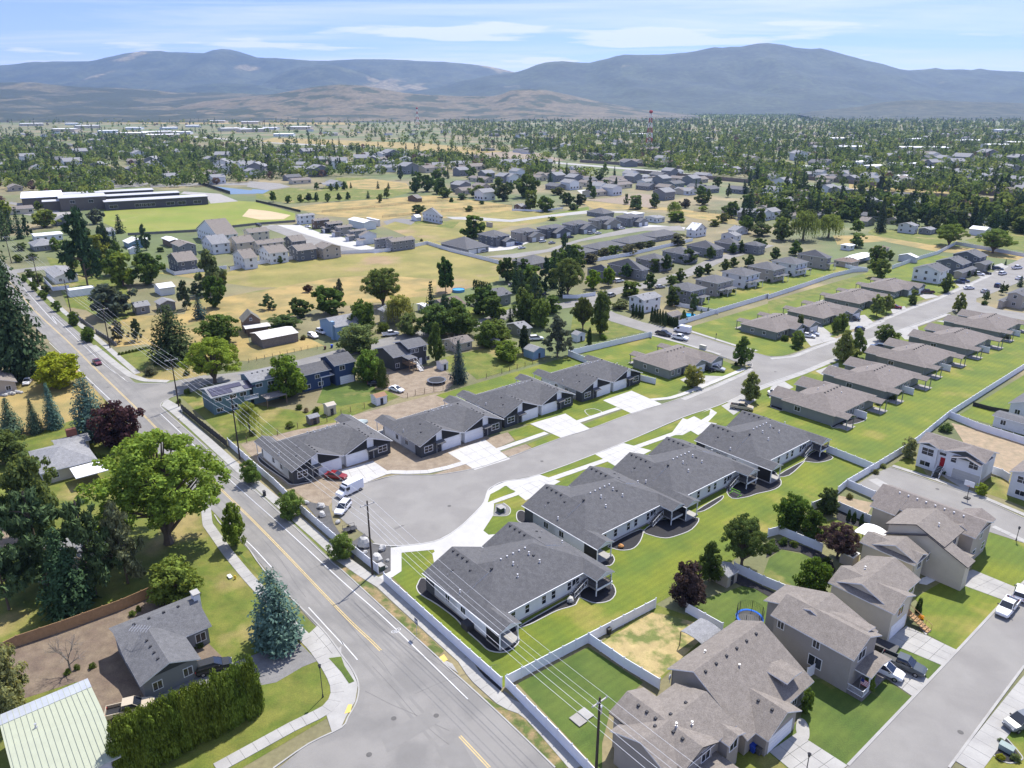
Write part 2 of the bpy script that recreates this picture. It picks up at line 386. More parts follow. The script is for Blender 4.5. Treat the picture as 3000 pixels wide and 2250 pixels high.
def pad(name,s,m,z=.07,nx=3,ny=3,joint=.04):
 """a concrete drive cast in panels: quad corners in order"""
 p=P(s) if isinstance(s,str) else s
 assert len(p)==4
 root=structure(empty(name,(p[0][0],p[0][1],0)))
 def bl(u,v):
  a=[p[0][k]+(p[1][k]-p[0][k])*u for k in (0,1)];b=[p[3][k]+(p[2][k]-p[3][k])*u for k in (0,1)]
  return (a[0]+(b[0]-a[0])*v -p[0][0],a[1]+(b[1]-a[1])*v -p[0][1])
 lx=hypot(p[1][0]-p[0][0],p[1][1]-p[0][1])/nx;ly=hypot(p[3][0]-p[0][0],p[3][1]-p[0][1])/ny
 for i in range(nx):
  for j in range(ny):
   a,b=joint /lx /2/nx,joint /ly /2/ny
   mb=MB();mb.prism([bl(i /nx +a,j /ny +b),bl((i +1)/nx -a,j /ny +b),bl((i +1)/nx -a,(j +1)/ny -b),bl(i /nx +a,(j +1)/ny -b)],-.03,z +random.uniform(-.004,.004))
   mb.build('slab',m,root)
 return root
def kerb(pts,w=.2,h=.13,m=None,closed=False,name='kerb'):
 if isinstance(pts,str):pts=P(pts)
 pts=smooth_closed(pts,3) if closed else smooth_open(pts,3)
 if closed:pts=pts +[pts[0]]
 a=offset_line(pts,w /2);b=offset_line(pts,-w /2);n=len(pts);mb=MB()
 vs=[]
 for i in range(n):vs += [(a[i][0],a[i][1],-.02),(a[i][0],a[i][1],h),(b[i][0],b[i][1],h),(b[i][0],b[i][1],-.02)]
 fs=[]
 for i in range(n -1):
  k=4*i
  for q in range(3):fs.append((k +q,k +q +1,k +q +5,k +q +4))
 mb.add(vs,fs);return structure(mb.build(name,m or M_conc))
def lines(name,pts,w,m,z,dash=None):
 if isinstance(pts,str):pts=P(pts)
 pts=smooth_open(pts,6);a=offset_line(pts,w /2);b=offset_line(pts,-w /2);mb=MB();d=0
 for i in range(len(pts)-1):
  mb.add([(a[i][0],a[i][1],z),(a[i +1][0],a[i +1][1],z),(b[i +1][0],b[i +1][1],z),(b[i][0],b[i][1],z)],[(3,2,1,0)])
 return structure(mb.build(name,m))

 # --- big land-use sheets, far to near (z grows where they overlap)
def field(name,s,m,z):return sheet(name,s,m,z)
field('meadow','h -900 880, 0 1010, 860 1000, 950 1140, 1500 1150, 1700 1050, 2100 950, 2100 800, 1700 640, 1480 600, 1100 700, 0 805, -250 880',M_olive,.02)
field('dry_field','h -300 1100, 0 1040, 640 930, 900 910, 1180 910, 1560 940, 1560 1060, 980 1150, 500 1200, 420 1240, 0 1300, -250 1500, -700 1450, -560 1100',M_dry,.03)
field('sports_field','g 900 345, 1450 320, 1800 285, 2060 260, 2212 270, h 0 270, h 340 370, h 330 440, g 2160 460, 1640 510, 1100 540, 890 450',M_sport,.03)
field('sand_infield','h -60 330, 120 350, 300 385, 240 420, 40 425, -120 395',mat('pale_sand',(.42,.33,.2),var=.1,scale=.05),.05)
field('park_lawn','h 0 190, 300 150, 560 165, 700 60, 900 60, 1300 110, 1360 180, 1150 235, 560 270, 300 285, 0 240',M_lawn3,.03)
field('park_dry_grass','h 780 90, 1000 70, 1300 110, 1340 160, 1000 165, 800 150',M_dry,.05)
field('straw_field','h 290 320, 600 280, 1200 235, 1500 210, 2000 270, 2212 300, 2212 420, 1800 400, 1640 410, 1330 390, 1060 430, 600 390',M_dry,.02)
field('rough_pasture','h 1090 480, 1330 400, 1640 440, 1760 400, 2212 340, i 0 330, 330 370, 640 320, 660 340, 200 460, i 0 480, h 1900 560, 1500 620, 1380 600',M_olive,.04)
field('green_verge','i 200 400, 500 340, 660 310, 670 345, 400 385, 220 420',M_lawn,.06)
field('dry_ground','i 560 250, 1000 300, 1350 320, 1900 390, 1960 470, 1560 410, 1300 340, 700 330',M_dry,.03)
field('house_lawn','h 1330 430, 1620 440, 1760 440, 1700 500, 1400 470',M_lawn3,.07)
for nm,s,m in [('farm_lawn','j 900 500, 1400 540, 1700 620, 1600 700, 1000 590, 860 540',M_lawn3),('farm_lawn','j 1700 600, 2100 510, 2400 520, 2400 720, 1800 640',M_lawn3),
 ('sandy_track','j 560 560, 900 560, 1400 640, 2300 720, 2300 790, 1400 690, 1000 610, 600 640',M_dry),
 ('highway_verge','j 700 110, 1500 140, 1900 180, 1900 210, 1300 190, 700 160',M_dry)]:
 field(nm,s,m,.03)

 # --- neighbourhood ground
field('yard_grass','d -300 560, 430 420, 640 530, 1040 900, 1560 1500, 1720 1720, a 1720 390, 2150 950, 2212 1100, 2180 1300, 1500 1700, -900 1700, d -900 1660, d -900 700',M_lawn3,.012)
field('dry_yard','d -400 600, 250 430, 560 400, 650 560, 700 660, 420 750, 160 840, -400 870',M_dry,.02)
field('dirt_yard','a 60 870, 700 640, 1100 510, 1240 620, 1330 720, 1280 780, 1370 870, 1480 980, 1260 1120, 1000 1240, 700 1380, 500 1100, 0 1260, -200 1100, -100 900',M_dirtd,.02)
field('dry_yard','d 150 1400, -300 1420, -300 1600, 100 1560',M_dirt,.022)
field('gravel_drive','a 1460 1000, 1700 905, 1940 850, 2060 965, 1960 1005, 1790 1105, 1500 1160, 1250 1140, 1000 1270, 830 1330, 800 1250, 1000 1180, 1290 1050',M_gravel,.024)
field('lawn','d 735 310, 950 260, 1300 340, 1320 400, 1100 450, 920 470, 860 440',M_lawn3,.02)
field('dry_yard','d 780 410, 1000 420, 1340 400, 1340 450, 1090 475, 930 470',M_dry,.024)
field('lawn','d 440 0, 560 20, 700 110, 900 130, 820 -130, 560 -260, 300 -330',M_lawn3,.02)
field('dry_yard','d 840 60, 1300 40, 1600 150, 1620 250, 2000 200, 2100 250, 1600 350, 1300 330, 950 240, 740 260, 720 120',M_dry,.022)
field('teal_house_yard','d 1170 580, 1290 540, 1560 620, 2000 680, 2212 560, e 120 520, e 430 560, e 80 700, d 2212 760, 1900 800, 1560 880, 1490 880',M_lawn3,.02)
field('lawn','e -100 480, 200 470, 240 600, 0 640, -160 620',M_lawn2,.026)
field('dirt_yard','e 290 400, 620 380, 760 470, 680 540, 400 590, 250 520',M_dirt,.026)
field('lawn','e 640 330, 1000 250, 1290 300, 1270 360, 880 470, 820 420, 700 420',M_lawn3,.026)
field('lawn','e 800 0, 1090 0, 1060 40, 840 80',M_lawn,.02)
field('lawn','e 1500 60, 1700 80, 1960 160, 1760 200, 1560 240, 1480 200',M_lawn3,.02)
field('dirt_lot','d 1560 890, 1900 800, 2212 740, e 80 700, 620 560, 760 610, 1000 900, 780 1000, 560 1062, 330 1062, 200 1120, 20 1180, d 2212 1180, 2110 1320, 1960 1230, 1660 1000',M_dirt,.02)
field('back_lawn','e 612 572, 1475 318, 1590 350, 2190 540, 2160 590, 1960 600, 1500 760, 1220 760, 1000 760, 800 640',M_lawn,.024)
field('lawn','e 1540 290, 2000 185, 2212 240, f 220 330, f 400 400, f 440 390, f 350 440, f 0 560, e 2212 545, 2040 500, 1700 350',M_lawn,.022)
field('back_lawn','b 388 268, 335 425, 1040 1138, 1605 852, 2035 600, c 300 330, 560 150, f 830 1310, 1010 1205, 1235 1045, 1720 700, 2212 385, n 2300 760, 2300 600, 2212 680, f 2212 100, 1750 60, 1400 170, 500 520, 0 720, e 1830 885, 1290 1090, 1060 1140, 950 1200, 920 1290, 750 1450, 600 1530, b 600 200',M_lawn,.02)
field('row_lawn','f 25 135, 480 0, j 860 880, 900 830, 1060 850, 1440 730, 1560 745, 1500 800, 1700 900, 1700 1000, 1300 1130, 900 1300, 320 1540, 130 1600, f 560 318, 480 300',M_lawn,.02)
field('dry_patch_lawn','j 0 1230, 0 1130, 700 930, 900 890, 1000 900, 800 940, 480 1050, 100 1160',M_lawn3,.03)
field('green_strip','i 1640 1180, 1660 1110, 2212 930, j 0 870, 560 790, 760 850, 300 990, 0 1080, i 1780 1215',M_lawn,.03)
field('yard_grass','f 1360 1020, 1480 960, 1620 1130, 1480 1060',M_lawn3,.02)
field('yard_grass','f 1790 700, 2212 440, 2300 800, 2000 760',M_lawn,.022)
field('dirt_yard','f 1740 750, 2212 860, 2300 1000, 2100 1080, 1900 1000',mat('tan_dirt',(.30,.225,.145),var=.15,scale=.6,fine=.15,col2=(.24,.19,.12)),.022)
field('yard_grass','f 1860 1100, 2100 1100, 2300 1250, 2300 1330, 2100 1250, 1880 1180',M_lawn3,.02)
field('yard_lawn','b 1140 1112, 1600 875, 1955 1105, 1740 1300, 1690 1500, 1690 1700',M_lawn2,.02)
field('dry_yard','b 1680 845, 2035 600, c 60 680, 260 750, b 2212 950, 2050 1110, 1950 1080',M_lawn3,.024)
field('dry_patch','b 1690 850, 1760 800, 1850 750, 1990 650, 2080 660, c 20 700, 200 750, b 2212 940, 2140 1010, 2040 1090, 1960 1060, 1880 990',mat('straw_patch',(.34,.265,.12),var=.2,scale=.35,col2=(.12,.14,.035),fine=.25,thr=(.46,.60)),.028)
field('yard_lawn','c 10 650, 150 560, 420 470, 640 590, 570 760, 260 750',M_lawn2,.026)
field('yard_lawn','c 520 410, 560 300, 640 245, 760 270, 880 300, 720 520',M_lawn2,.026)
field('yard_lawn','c 850 190, 900 70, 1000 45, 1170 90, 1240 150, 1150 200',M_lawn3,.026)
field('dirt_yard','f 1010 1220, 1240 1270, 1200 1340, 1000 1300',mat('tan_dirt',(.3,.2,.1)),.026)
field('front_lawn','c 840 1080, 1050 1100, 1320 1090, 1500 1210, 1070 1645, 700 1700, 560 1560, 760 1340',M_lawn2,.02)
field('front_lawn','c 300 1480, 560 1560, 680 1660, 300 1700',M_lawn3,.022)
field('front_lawn','c 1300 840, 1450 800, 1690 1000, 1600 1090, 1340 950',M_lawn2,.02)
field('front_lawn','c 1500 560, 1700 440, 1860 470, 2075 575, 1780 900, 1580 790, 1540 600',M_lawn,.02)
field('front_lawn','c 1870 370, 1900 250, 2010 110, 2212 200, 2400 300, 2300 560, 2160 490',M_lawn,.02)
field('verge','c 2080 1400, 2400 1250, 2400 1900, 1900 1700',M_lawn,.02)
# ---------------------------------------------------------------- roads, kerbs, walks, drives
ZA=.05
CL=P('g -300 640, -80 800, 0 880, 130 1010, 300 1210, 590 1480, d 640 420, d 940 710, d 1040 810, d 1600 1345, a 2200 640, b 255 900, b 770 1455, b 960 1660')
CL=CL +[(CL[-1][0]+24,CL[-1][1]-30),(CL[-1][0]+44,CL[-1][1]-60)]
CLs=smooth_open(CL,5)
sheet('main_road',ribbon(CLs,5.35,-4.45),M_asphd,ZA)
sheet('road_junction','a 1760 1700, 2000 1500, 2212 1400, b 50 1330, b 100 1230, 110 1120, 70 1020, 0 930, -60 850, 300 900, 900 1500, 1400 1670, 1500 2200, 0 2300',M_asphd,ZA +.004)
sheet('side_road','b 620 940, 660 985, 900 1190, 1385 1660, 1480 1780, 1000 1780, 400 1000',M_asphd,ZA +.008)
sheet('asphalt_patch','b 610 1540, 760 1460, 880 1660, 700 1660',M_patch,ZA +.012)
sheet('asphalt_patch','b 250 1450, 560 1290, 640 1360, 300 1560',M_patch,ZA +.013)
# side street north of the teal house
NS=P('d 900 560, 1000 545, 1120 515, 1300 478, 1700 425, 2212 300, h 1130 1480, 1500 1400, 1990 1310, i 0 1225, 450 1165, 720 1110, 900 1040, 1250 970, 1560 870, 1780 770, 2212 640')
sheet('north_street',ribbon(smooth_open(NS,4),3.9,-3.9),M_asphd,ZA +.004)
sheet('street_mouth','d 780 465, 860 492, 1090 492, 1330 440, 1400 470, 1250 545, 1130 575, 1050 620, 1040 650, 1080 685, 900 720',M_asphd,ZA +.008)
sheet('cross_street','i 700 1130, 900 1235, 1130 1310, 1400 1370, 1540 1405, f 30 165, 330 260, 480 300, 580 325, 700 330, 700 430, 480 430, 440 385, 330 350, 0 225, i 1380 1460, 1190 1405, 850 1300, 640 1180',M_asph,ZA +.004)
sheet('lane','e 150 1145, 350 1092, 600 1090, 870 1045, 1070 980, 1420 850, 1600 795, 1880 690, 2080 630, f 0 585, 200 505, 400 420, 440 395, 450 340, 560 325, 700 312, 830 262, 1000 205, 1300 80, j 870 1330, 1200 1190, 1430 1110, 1560 1050, 1900 900, 2212 750, 2500 610, 2600 760, 2212 950, 1900 1075, 1800 1105, 1800 1135, 2000 1200, 2400 1260, 2400 1330, 1900 1235, 1650 1205, 1560 1225, 1120 1385, f 1200 250, 960 340, 780 415, 500 515, 300 610, 180 657, 0 716, e 1830 880, 1290 1085, 1060 1130, 990 1160, 950 1190, 925 1265, 870 1330, 750 1440, 600 1520, 400 1549, 230 1545, 190 1500, 100 1440, 30 1400, -60 1320, -60 1230, 60 1180',M_asph,ZA +.0)
sheet('right_street','c 1070 1645, 1780 900, 2070 590, 2250 420, 2700 600, 2212 1000, 1725 1660, 1600 1830, 880 1860',M_asph,ZA)
sheet('right_mid_street','f 1130 1150, 1240 1080, 1340 1040, 1620 1130, 1880 1220, 2212 1370, 2600 1520, 2600 1680, 2212 1530, 1900 1430, 1500 1280, 1290 1210',M_asph,ZA)
sheet('far_street','g -100 930, 0 870, 380 825, 600 815, 600 845, 400 855, 150 885, 100 940',M_asphd,ZA +.01)
sheet('school_road','g -100 290, 100 270, 230 290, 280 340, 270 390, 200 380, 210 320, 100 290, -100 330',M_asphd,ZA)
sheet('estate_street','h 30 480, 180 470, 330 520, 700 640, 1030 715, 800 705, 560 660, 400 620, 200 540',M_asph,.07)
sheet('estate_drive','h 100 470, 380 470, 560 540, 700 560, 1000 660, 1180 690, 1030 715, 700 640, 330 520',M_concw,.065)
sheet('estate_street','h 1860 715, 2212 680, i 200 600, 500 520, 1000 480, 1480 520, 1500 490, 1000 455, 640 490, 100 560, 0 560, h 1900 690',M_concw,.06)
sheet('estate_street','i -250 745, 0 720, 300 680, 560 600, 1000 500, 1450 475, 1500 520, 1150 520, 600 610, 330 700, 0 760',M_asph,.07)
sheet('estate_court','i 560 170, 760 155, 860 200, 640 230',M_concw,.07)
sheet('school_court','g 1590 180, 1900 200, 2060 265, 1820 285, 1780 220, 1560 200',M_conco,.06)
sheet('school_forecourt','g 380 280, 520 360, 700 350, 690 420, 500 440, 440 350',M_conco,.06)
sheet('gravel_lane','i -20 425, 300 385, 640 345, 1000 350, 980 365, 640 372, 300 405, 0 445, h 1700 420, h 1640 400, h 1900 400',M_conc,.07)
sheet('house_track','h 1100 440, 1200 415, 1400 420, 1340 470, 1200 440, 1130 470',M_gravel,.06)
sheet('estate_street','i 600 250, 900 235, 1100 200, 1200 210, 1250 330, 700 260',M_dirt,.05)
sheet('far_driveway','g 990 85, 1100 75, 1300 110, 1200 140, 700 160, 700 140, 1100 120',M_asphd,.06)
sheet('far_road','g 1300 120, 1640 110, 2212 100, 2212 125, 1700 130, 1300 145',M_asphd,.06)
# yellow centre lines and white edge lines
CLm=[p for p in CLs]
for off in (.14,-.14):lines('centre_line',offset_line([p for p in CLm if p[1]>86.5],off),.13,M_yel,ZA +.02)
for off in (.14,-.14):lines('centre_line',offset_line(P('b 768 1455, 960 1660'),off),.13,M_yel,ZA +.02)
lines('edge_line','g 200 1010, 480 1320, d 345 60, 640 340, 810 470',.14,M_wht,ZA +.02)
lines('edge_line','d 1040 690, 1250 890, 1500 1130, 1860 1450, b 0 445, 300 710, 820 1215',.14,M_wht,ZA +.02)
lines('edge_line','d 320 230, 640 530, 735 620',.14,M_wht,ZA +.02)
lines('edge_line','a 1440 120, 1585 180, 1760 360',.14,M_wht,ZA +.02)
lines('edge_line','a 2000 620, 2212 850, b 0 840, 105 960',.14,M_wht,ZA +.02)
# bicycle symbol in the bike lane
bx,by=at('b',355,770);mbk=MB();ca=radians(-49)
def ring(cx,cy,r,w=.07,n=14):
 for i in range(n):
  a,b_=2*pi *i /n,2*pi *(i +1)/n
  q=[(cx +rr *cos(t),cy +rr *sin(t)) for rr,t in ((r,a),(r,b_),(r -w,b_),(r -w,a))]
  mbk.add([(bx +x *cos(ca)-y *sin(ca),by +x *sin(ca)+y *cos(ca),ZA +.02) for x,y in q],[(3,2,1,0)])
def bar_(p,q,w=.07):
 d=Vector((q[0]-p[0],q[1]-p[1])).normalized();n_=(-d[1]*w /2,d[0]*w /2)
 qd=[(p[0]+n_[0],p[1]+n_[1]),(q[0]+n_[0],q[1]+n_[1]),(q[0]-n_[0],q[1]-n_[1]),(p[0]-n_[0],p[1]-n_[1])]
 mbk.add([(bx +x *cos(ca)-y *sin(ca),by +x *sin(ca)+y *cos(ca),ZA +.02) for x,y in qd],[(0,1,2,3)])
ring(0,-.45,.32);ring(0,.45,.32)
for p_,q_ in (((0,-.45),(.35,-.2)),((.35,-.2),(.35,.25)),((.35,.25),(0,.45)),((0,-.45),(.0,.05)),((.0,.05),(.35,.25)),((.35,-.3),(.5,-.2)),((0,.05),(.5,-.1))):bar_(p_,q_)
structure(mbk.build('bicycle_marking',M_wht))
def offs(i0,y0,y1,o):return offset_line([p for p in CLs if y0 <p[1]<y1],o)
# kerbs
kerb('d 300 0, 420 110, 540 215, 650 330, 800 468, 860 490, 960 500, 1090 493, 1330 442')
kerb('d 1330 500, 1250 545, 1130 578, 1060 612, 1040 645, 1075 680, 1180 772, 1330 910, 1500 1090, 1660 1200, 1880 1400, 2150 1655, b 0 375, 300 650, 620 940, 665 985, 900 1195, 1150 1430, 1385 1660')
kerb('a 1390 20, 1440 90, 1580 198, 1720 390, 2000 670, b -90 800, 0 925, 70 1020, 112 1120, 100 1230, 45 1330, a 2212 1400, 2000 1505, 1770 1665')
kerb('e 150 1145, 350 1092, 600 1090, 870 1045, 1070 980, 1420 850, 1600 795, 1880 690, 2080 630, f 0 585, 200 505, 400 420, 448 390, 440 360, 330 345, 0 222')
kerb('f 30 165, 330 260, 480 300, 580 322, 700 312, 830 262, 1000 205, 1300 80, j 870 1330, 1200 1190, 1430 1110, 1560 1050, 1900 900, 2212 750')
kerb('b 205 206, 350 223, 600 193, 750 113, e 870 1330, 925 1265, 950 1190, 990 1160, 1060 1130, 1290 1085, 1830 880, f 0 716, 180 657, 300 610, 500 515, 780 415, 960 340, 1200 250, j 1120 1385, 1560 1225, 1650 1205',m=M_concw)
kerb('c 1070 1645, 1780 900, 2070 590, 2250 420',.35)
kerb('c 1725 1660, 2212 1000',.3)
kerb('f 1340 1038, 1620 1130, 1880 1220, 2212 1370');kerb('f 1130 1150, 1290 1210')
# walks
slabs('sidewalk','d 600 250, 760 380, 850 445, 940 475, 1090 482',2.0,M_conc)
slabs('sidewalk',offs(0,199,330,8.1),1.7,M_conc,L=2.4)
slabs('sidewalk','d 1075 635, 1130 675, 1230 760, 1400 915, 1560 1060, 1800 1265, 2060 1490, b 0 300, 150 405, 260 470, 400 600, 600 780, 790 950',1.9,M_conc)
slabs('sidewalk','b 790 950, 870 1070, 960 1150, 1060 1240, 1200 1290, 1340 1440, 1530 1660',1.8,M_conc)
pad('kerb_ramp','b 630 945, 720 985, 760 1050, 670 985',M_conc,.08,2,1)
pad('corner_pavement','d 1045 640, 1075 590, 1180 650, 1160 700',M_conc,.07,2,2)
slabs('sidewalk','a 1335 -20, 1345 80, 1480 270, 1600 415, 1720 545, 1900 740, 2040 880, 2120 990, 2180 1100, 2190 1200, 2110 1290, 1900 1390, 1400 1665',1.75,M_conc)
pad('driveway_apron','a 1990 800, 2060 735, 2212 900, 2110 960',M_conc,.075,2,3)
sheet('corner_pavement','a 2120 950, 2212 870, b 0 925, 70 1030, 108 1120, 90 1230, 30 1330, a 2212 1395, 2150 1425, 2110 1300, 2190 1200, 2180 1100',M_conc,.07)
sheet('corner_grass','a 2130 950, 2212 940, b 20 1000, 85 1100, 50 1115, a 2212 1040',M_lawn2,.1)
structure(sheet('tactile_strip','b 20 1310, 45 1250, 70 1250, 60 1300',mat('tactile_yellow',(.6,.42,.12)),.085))
structure(sheet('tactile_strip','b 635 945, 665 925, 690 960, 660 980',mat('tactile_yellow',(.6,.42,.12)),.095))
# verge between kerb and walk
verge=mat('worn_verge',(.075,.10,.022),var=.2,scale=.5,col2=(.25,.18,.09),fine=.2,fscale=5,thr=(.42,.6))
sheet('verge','b 0 360, 60 350, 665 900, 630 940, 300 650, 0 385',verge,.04)
sheet('verge','b 900 1190, 1160 1310, 1500 1660, 1380 1660',verge,.04)
sheet('verge','d 1180 735, 1330 860, 1620 1100, 1900 1370, 2200 1620, 2150 1655, 1880 1400, 1660 1200, 1500 1090, 1330 910, 1165 760',mat('verge_green',(.085,.12,.02),var=.2,scale=.4,col2=(.12,.13,.03),fine=.15),.045)
sheet('verge',ribbon(offset_line([p for p in CLs if 199<p[1]<330],6.3),.9,-.9),mat('verge_green',(.085,.12,.02)),.045)
sheet('verge','a 1370 20, 1400 80, 1590 300, 1760 480, 1690 430, 1560 290, 1400 130',mat('verge_green',(.085,.12,.02)),.045)
sheet('verge','a 1700 430, 2050 745, 2010 810, 1940 740',mat('verge_green',(.085,.12,.02)),.045)
sheet('shrub_bed','b 790 930, 1040 1140, 1030 1170, 870 1060, 820 980',M_mulch,.04)
sheet('shrub_bed','b 1055 1160, 1200 1270, 1150 1290, 1040 1200',M_gravel,.04)
# new concrete of the lane's north side
def quad(name,s,m=M_concw,z=.07,nx=3,ny=3):return pad(name,s,m,z,nx,ny)
quad('driveway','e -20 1060, 205 998, 300 1062, 20 1180',nx=4)
quad('driveway','e 690 945, 930 858, 1095 985, 865 1056',nx=4)
quad('driveway','e 1222 757, 1452 690, 1612 790, 1430 850',nx=4)
quad('driveway','e 1695 605, 1880 542, 2080 630, 1885 692',nx=4)
slabs('sidewalk','e 120 1140, 300 1068, 420 1072, 560 1068, 690 1040, 815 1003',1.6,M_concw)
slabs('sidewalk','e 1000 930, 1330 815',1.5,M_concw);slabs('sidewalk','e 1520 748, 1800 655',1.5,M_concw)
slabs('sidewalk','e 1970 605, 2130 590, f 0 565, 200 485, 400 400',1.5,M_concw)
sheet('planting_strip','e 590 1085, 800 1018, 862 1048, 720 1078',M_dirt,.045)
sheet('planting_strip','e 1015 945, 1195 888, 1235 912, 1095 970',M_dirt,.045)
sheet('planting_strip','e 1205 888, 1372 822, 1428 850, 1235 912',M_lawn,.045)
sheet('planting_strip','e 1550 765, 1842 660, 1888 690, 1625 780',M_lawn,.045)
sheet('front_lawn','e 1080 810, 1225 762, 1330 808, 1130 866',M_lawn,.045)
sheet('front_lawn','e 1455 692, 1690 612, 1810 650, 1520 745',M_lawn,.045)
sheet('front_dirt','e 930 850, 1080 812, 1125 865, 985 925',M_dirt,.045)
# the lane's south side
sheet('turnaround_walk','b 320 235, 400 222, 600 195, 750 115, e 870 1332, 925 1267, 950 1192, 990 1162, 1060 1132, 1290 1088, 1330 1110, 1130 1160, 1060 1160, 970 1220, 950 1268, 990 1275, 985 1350, 920 1450, 955 1478, b 905 200, 800 215, 700 200, 610 275, 600 246, 390 266, 390 385, 330 425, 215 470, 190 450, 320 385',M_concw,.07)
sheet('entry_grass','e 948 1268, 965 1215, 1060 1165, 1130 1195',M_lawn,.09)
quad('driveway','e 1055 1148, 1290 1088, 1420 1130, 1195 1255',nx=4)
sheet('driveway','b 700 200, 905 195, 955 150, e 1130 1460, 1180 1500, 1000 1600, b 600 330, 590 270',M_concw,.066)
sheet('planting_strip','e 1288 1080, 1590 962, 1600 975, 1625 948, 1700 975, 1340 1110',M_lawn,.05)
sheet('planting_strip','e 1828 880, 2070 785, 2080 800, 2110 770, 2178 790, 1880 905',M_lawn,.05)
slabs('sidewalk','e 1330 1125, 1735 985',1.5,M_concw,z=.095);slabs('sidewalk','e 1890 915, 2200 805',1.5,M_concw,z=.095);slabs('sidewalk','e 950 1275, 1150 1205',1.3,M_concw,z=.095)
quad('driveway','e 1640 952, 1830 882, 2010 930, 1790 1040',nx=4)
quad('driveway','e 2185 755, f 180 658, 280 720, 100 830',nx=4)
quad('driveway','e 2130 830, f 0 720, 130 760, 0 830',nx=3)
sheet('planting_strip','f 70 705, 180 665, 172 700, 120 732',M_lawn,.09)
sheet('front_lawn','f 165 745, 228 680, 310 700, 250 760',M_lawn,.09)
sheet('gravel_bed','e 1000 1277, 1060 1272, 1095 1310, 1080 1350, 985 1352',M_gravel,.06);kerb('e 1050 1270, 1090 1300, 1095 1330, 1070 1353, 985 1354',.15,.1,M_concw)
M_dg=mat('dark_gravel',(.085,.083,.083),var=.2,scale=.6,fine=.3,fscale=12,bump=.5);sheet('gravel_bed','b 80 190, 150 140, 205 205, 320 228, 320 385, 240 410, 160 330',M_dg,.05)
sheet('gravel_bed','d 1945 1250, 2130 1290, 2160 1400, 2212 1480, e 100 1530, 80 1640, e 0 1560, d 1990 1290',M_dg,.05)
# walks and drives in the older row
walkN='f 560 340, 720 330, 850 275, 1000 222, 1300 95, j 880 1355, 1200 1210'
for s,w in (('f 570 335, 720 322, 840 272, 1000 215, 1300 92, j 870 1345, 1210 1200, 1440 1120, 1900 915',1.6),('f 300 622, 500 528, 780 428, 960 352, 1200 262, j 1120 1398, 1560 1240',1.7),('f 0 600, 200 520, 400 430, 445 400',1.5),('f 30 150, 330 245, 480 285',1.4),('i 1210 1420, 1500 1500, 1800 1590',1.4)):
 slabs('sidewalk',s,w,M_conc,L=2.4)
for s in ('e 2195 470, f 60 440, 300 450, 100 540','f 760 170, 860 160, 1000 205, 830 255','f 1100 60, 1180 50, 1250 110, 1080 150','f 570 520, 640 470, 720 520, 560 590','f 860 415, 1010 360, 1010 440, 960 470','f 1190 240, 1280 215, 1320 240, 1180 300','f 1400 170, 1520 110, 1540 210, 1440 210','f 1640 90, 1760 80, 1780 130, 1700 100',
 'j 350 1340, 460 1340, 560 1420, 420 1480','j 690 1280, 860 1300, 860 1330, 700 1340','j 1060 1200, 1180 1170, 1200 1200, 1080 1240','j 1280 1070, 1400 1060, 1480 1090, 1360 1110',
 'j 1600 960, 1700 950, 1780 990, 1680 1030','j 1780 890, 1900 880, 1950 900, 1860 940','j 1900 830, 2020 800, 2080 830, 1980 880','j 800 1480, 920 1440, 1050 1480, 900 1540'):
 quad('driveway',s,M_conc,.066,2,2)
quad('driveway','f 250 640, 400 575, 480 600, 330 700',M_conc,.066,2,2)
# bottom right block
quad('driveway','c 560 1555, 738 1432, 1070 1645, 850 1800',M_conc,.07,3,4)
sheet('garden_path',smooth_closed(P('c 738 1432, 745 1345, 790 1350, 820 1410, 810 1480'),4),M_conc,.06)
quad('driveway','c 1190 990, 1290 905, 1600 1090, 1500 1205',M_conc,.07,3,4)
quad('driveway','c 1310 840, 1450 738, 1785 900, 1690 1000',M_conc,.07,3,4)
quad('driveway','c 1690 430, 1880 375, 2165 492, 2078 572',M_conc,.07,3,4)
quad('garden_path','c 1530 745, 1560 738, 1612 770, 1575 800',M_conc,.075,1,2)
slabs('sidewalk','c 1840 1660, 2212 1180, 2400 950',2.6,M_conc,L=1.8)
slabs('sidewalk','f 1360 1028, 1640 1118, 1880 1205, 2212 1345, 2500 1480',1.2,M_conc,L=1.8)
quad('driveway','f 1660 1080, 1740 1060, 1920 1130, 1840 1190',M_conc,.07,3,3)
quad('driveway','f 1200 1120, 1260 1110, 1480 1230, 1440 1260',M_conc,.07,1,4)
slabs('sidewalk','c 2010 95, 2212 190, 2400 290',1.2,M_conc)
sheet('shrub_bed','c 1990 1530, 2050 1455, 2110 1480, 2190 1590, 2150 1630, 2050 1620',M_mulch,.05);kerb('c 1985 1540, 2040 1600, 2120 1630, 2190 1610, 2195 1580, 2100 1470',.15,.1,M_conc)
sheet('shrub_bed','c 340 395, 640 545, 610 580, 470 500, 380 480, 320 450',M_mulch,.05)
sheet('shrub_bed','c 540 300, 560 180, 700 190, 860 250, 960 300, 990 380, 900 330, 760 262, 640 242',M_mulch,.05)
sheet('shrub_bed','f 990 1310, 1300 1400, 1240 1460, 1000 1380',M_mulch,.05)
sheet('rock_bed','c 1550 430, 1640 400, 1670 430, 1580 475, 1530 465',mat('white_rock',(.6,.6,.6),fine=.2),.06)
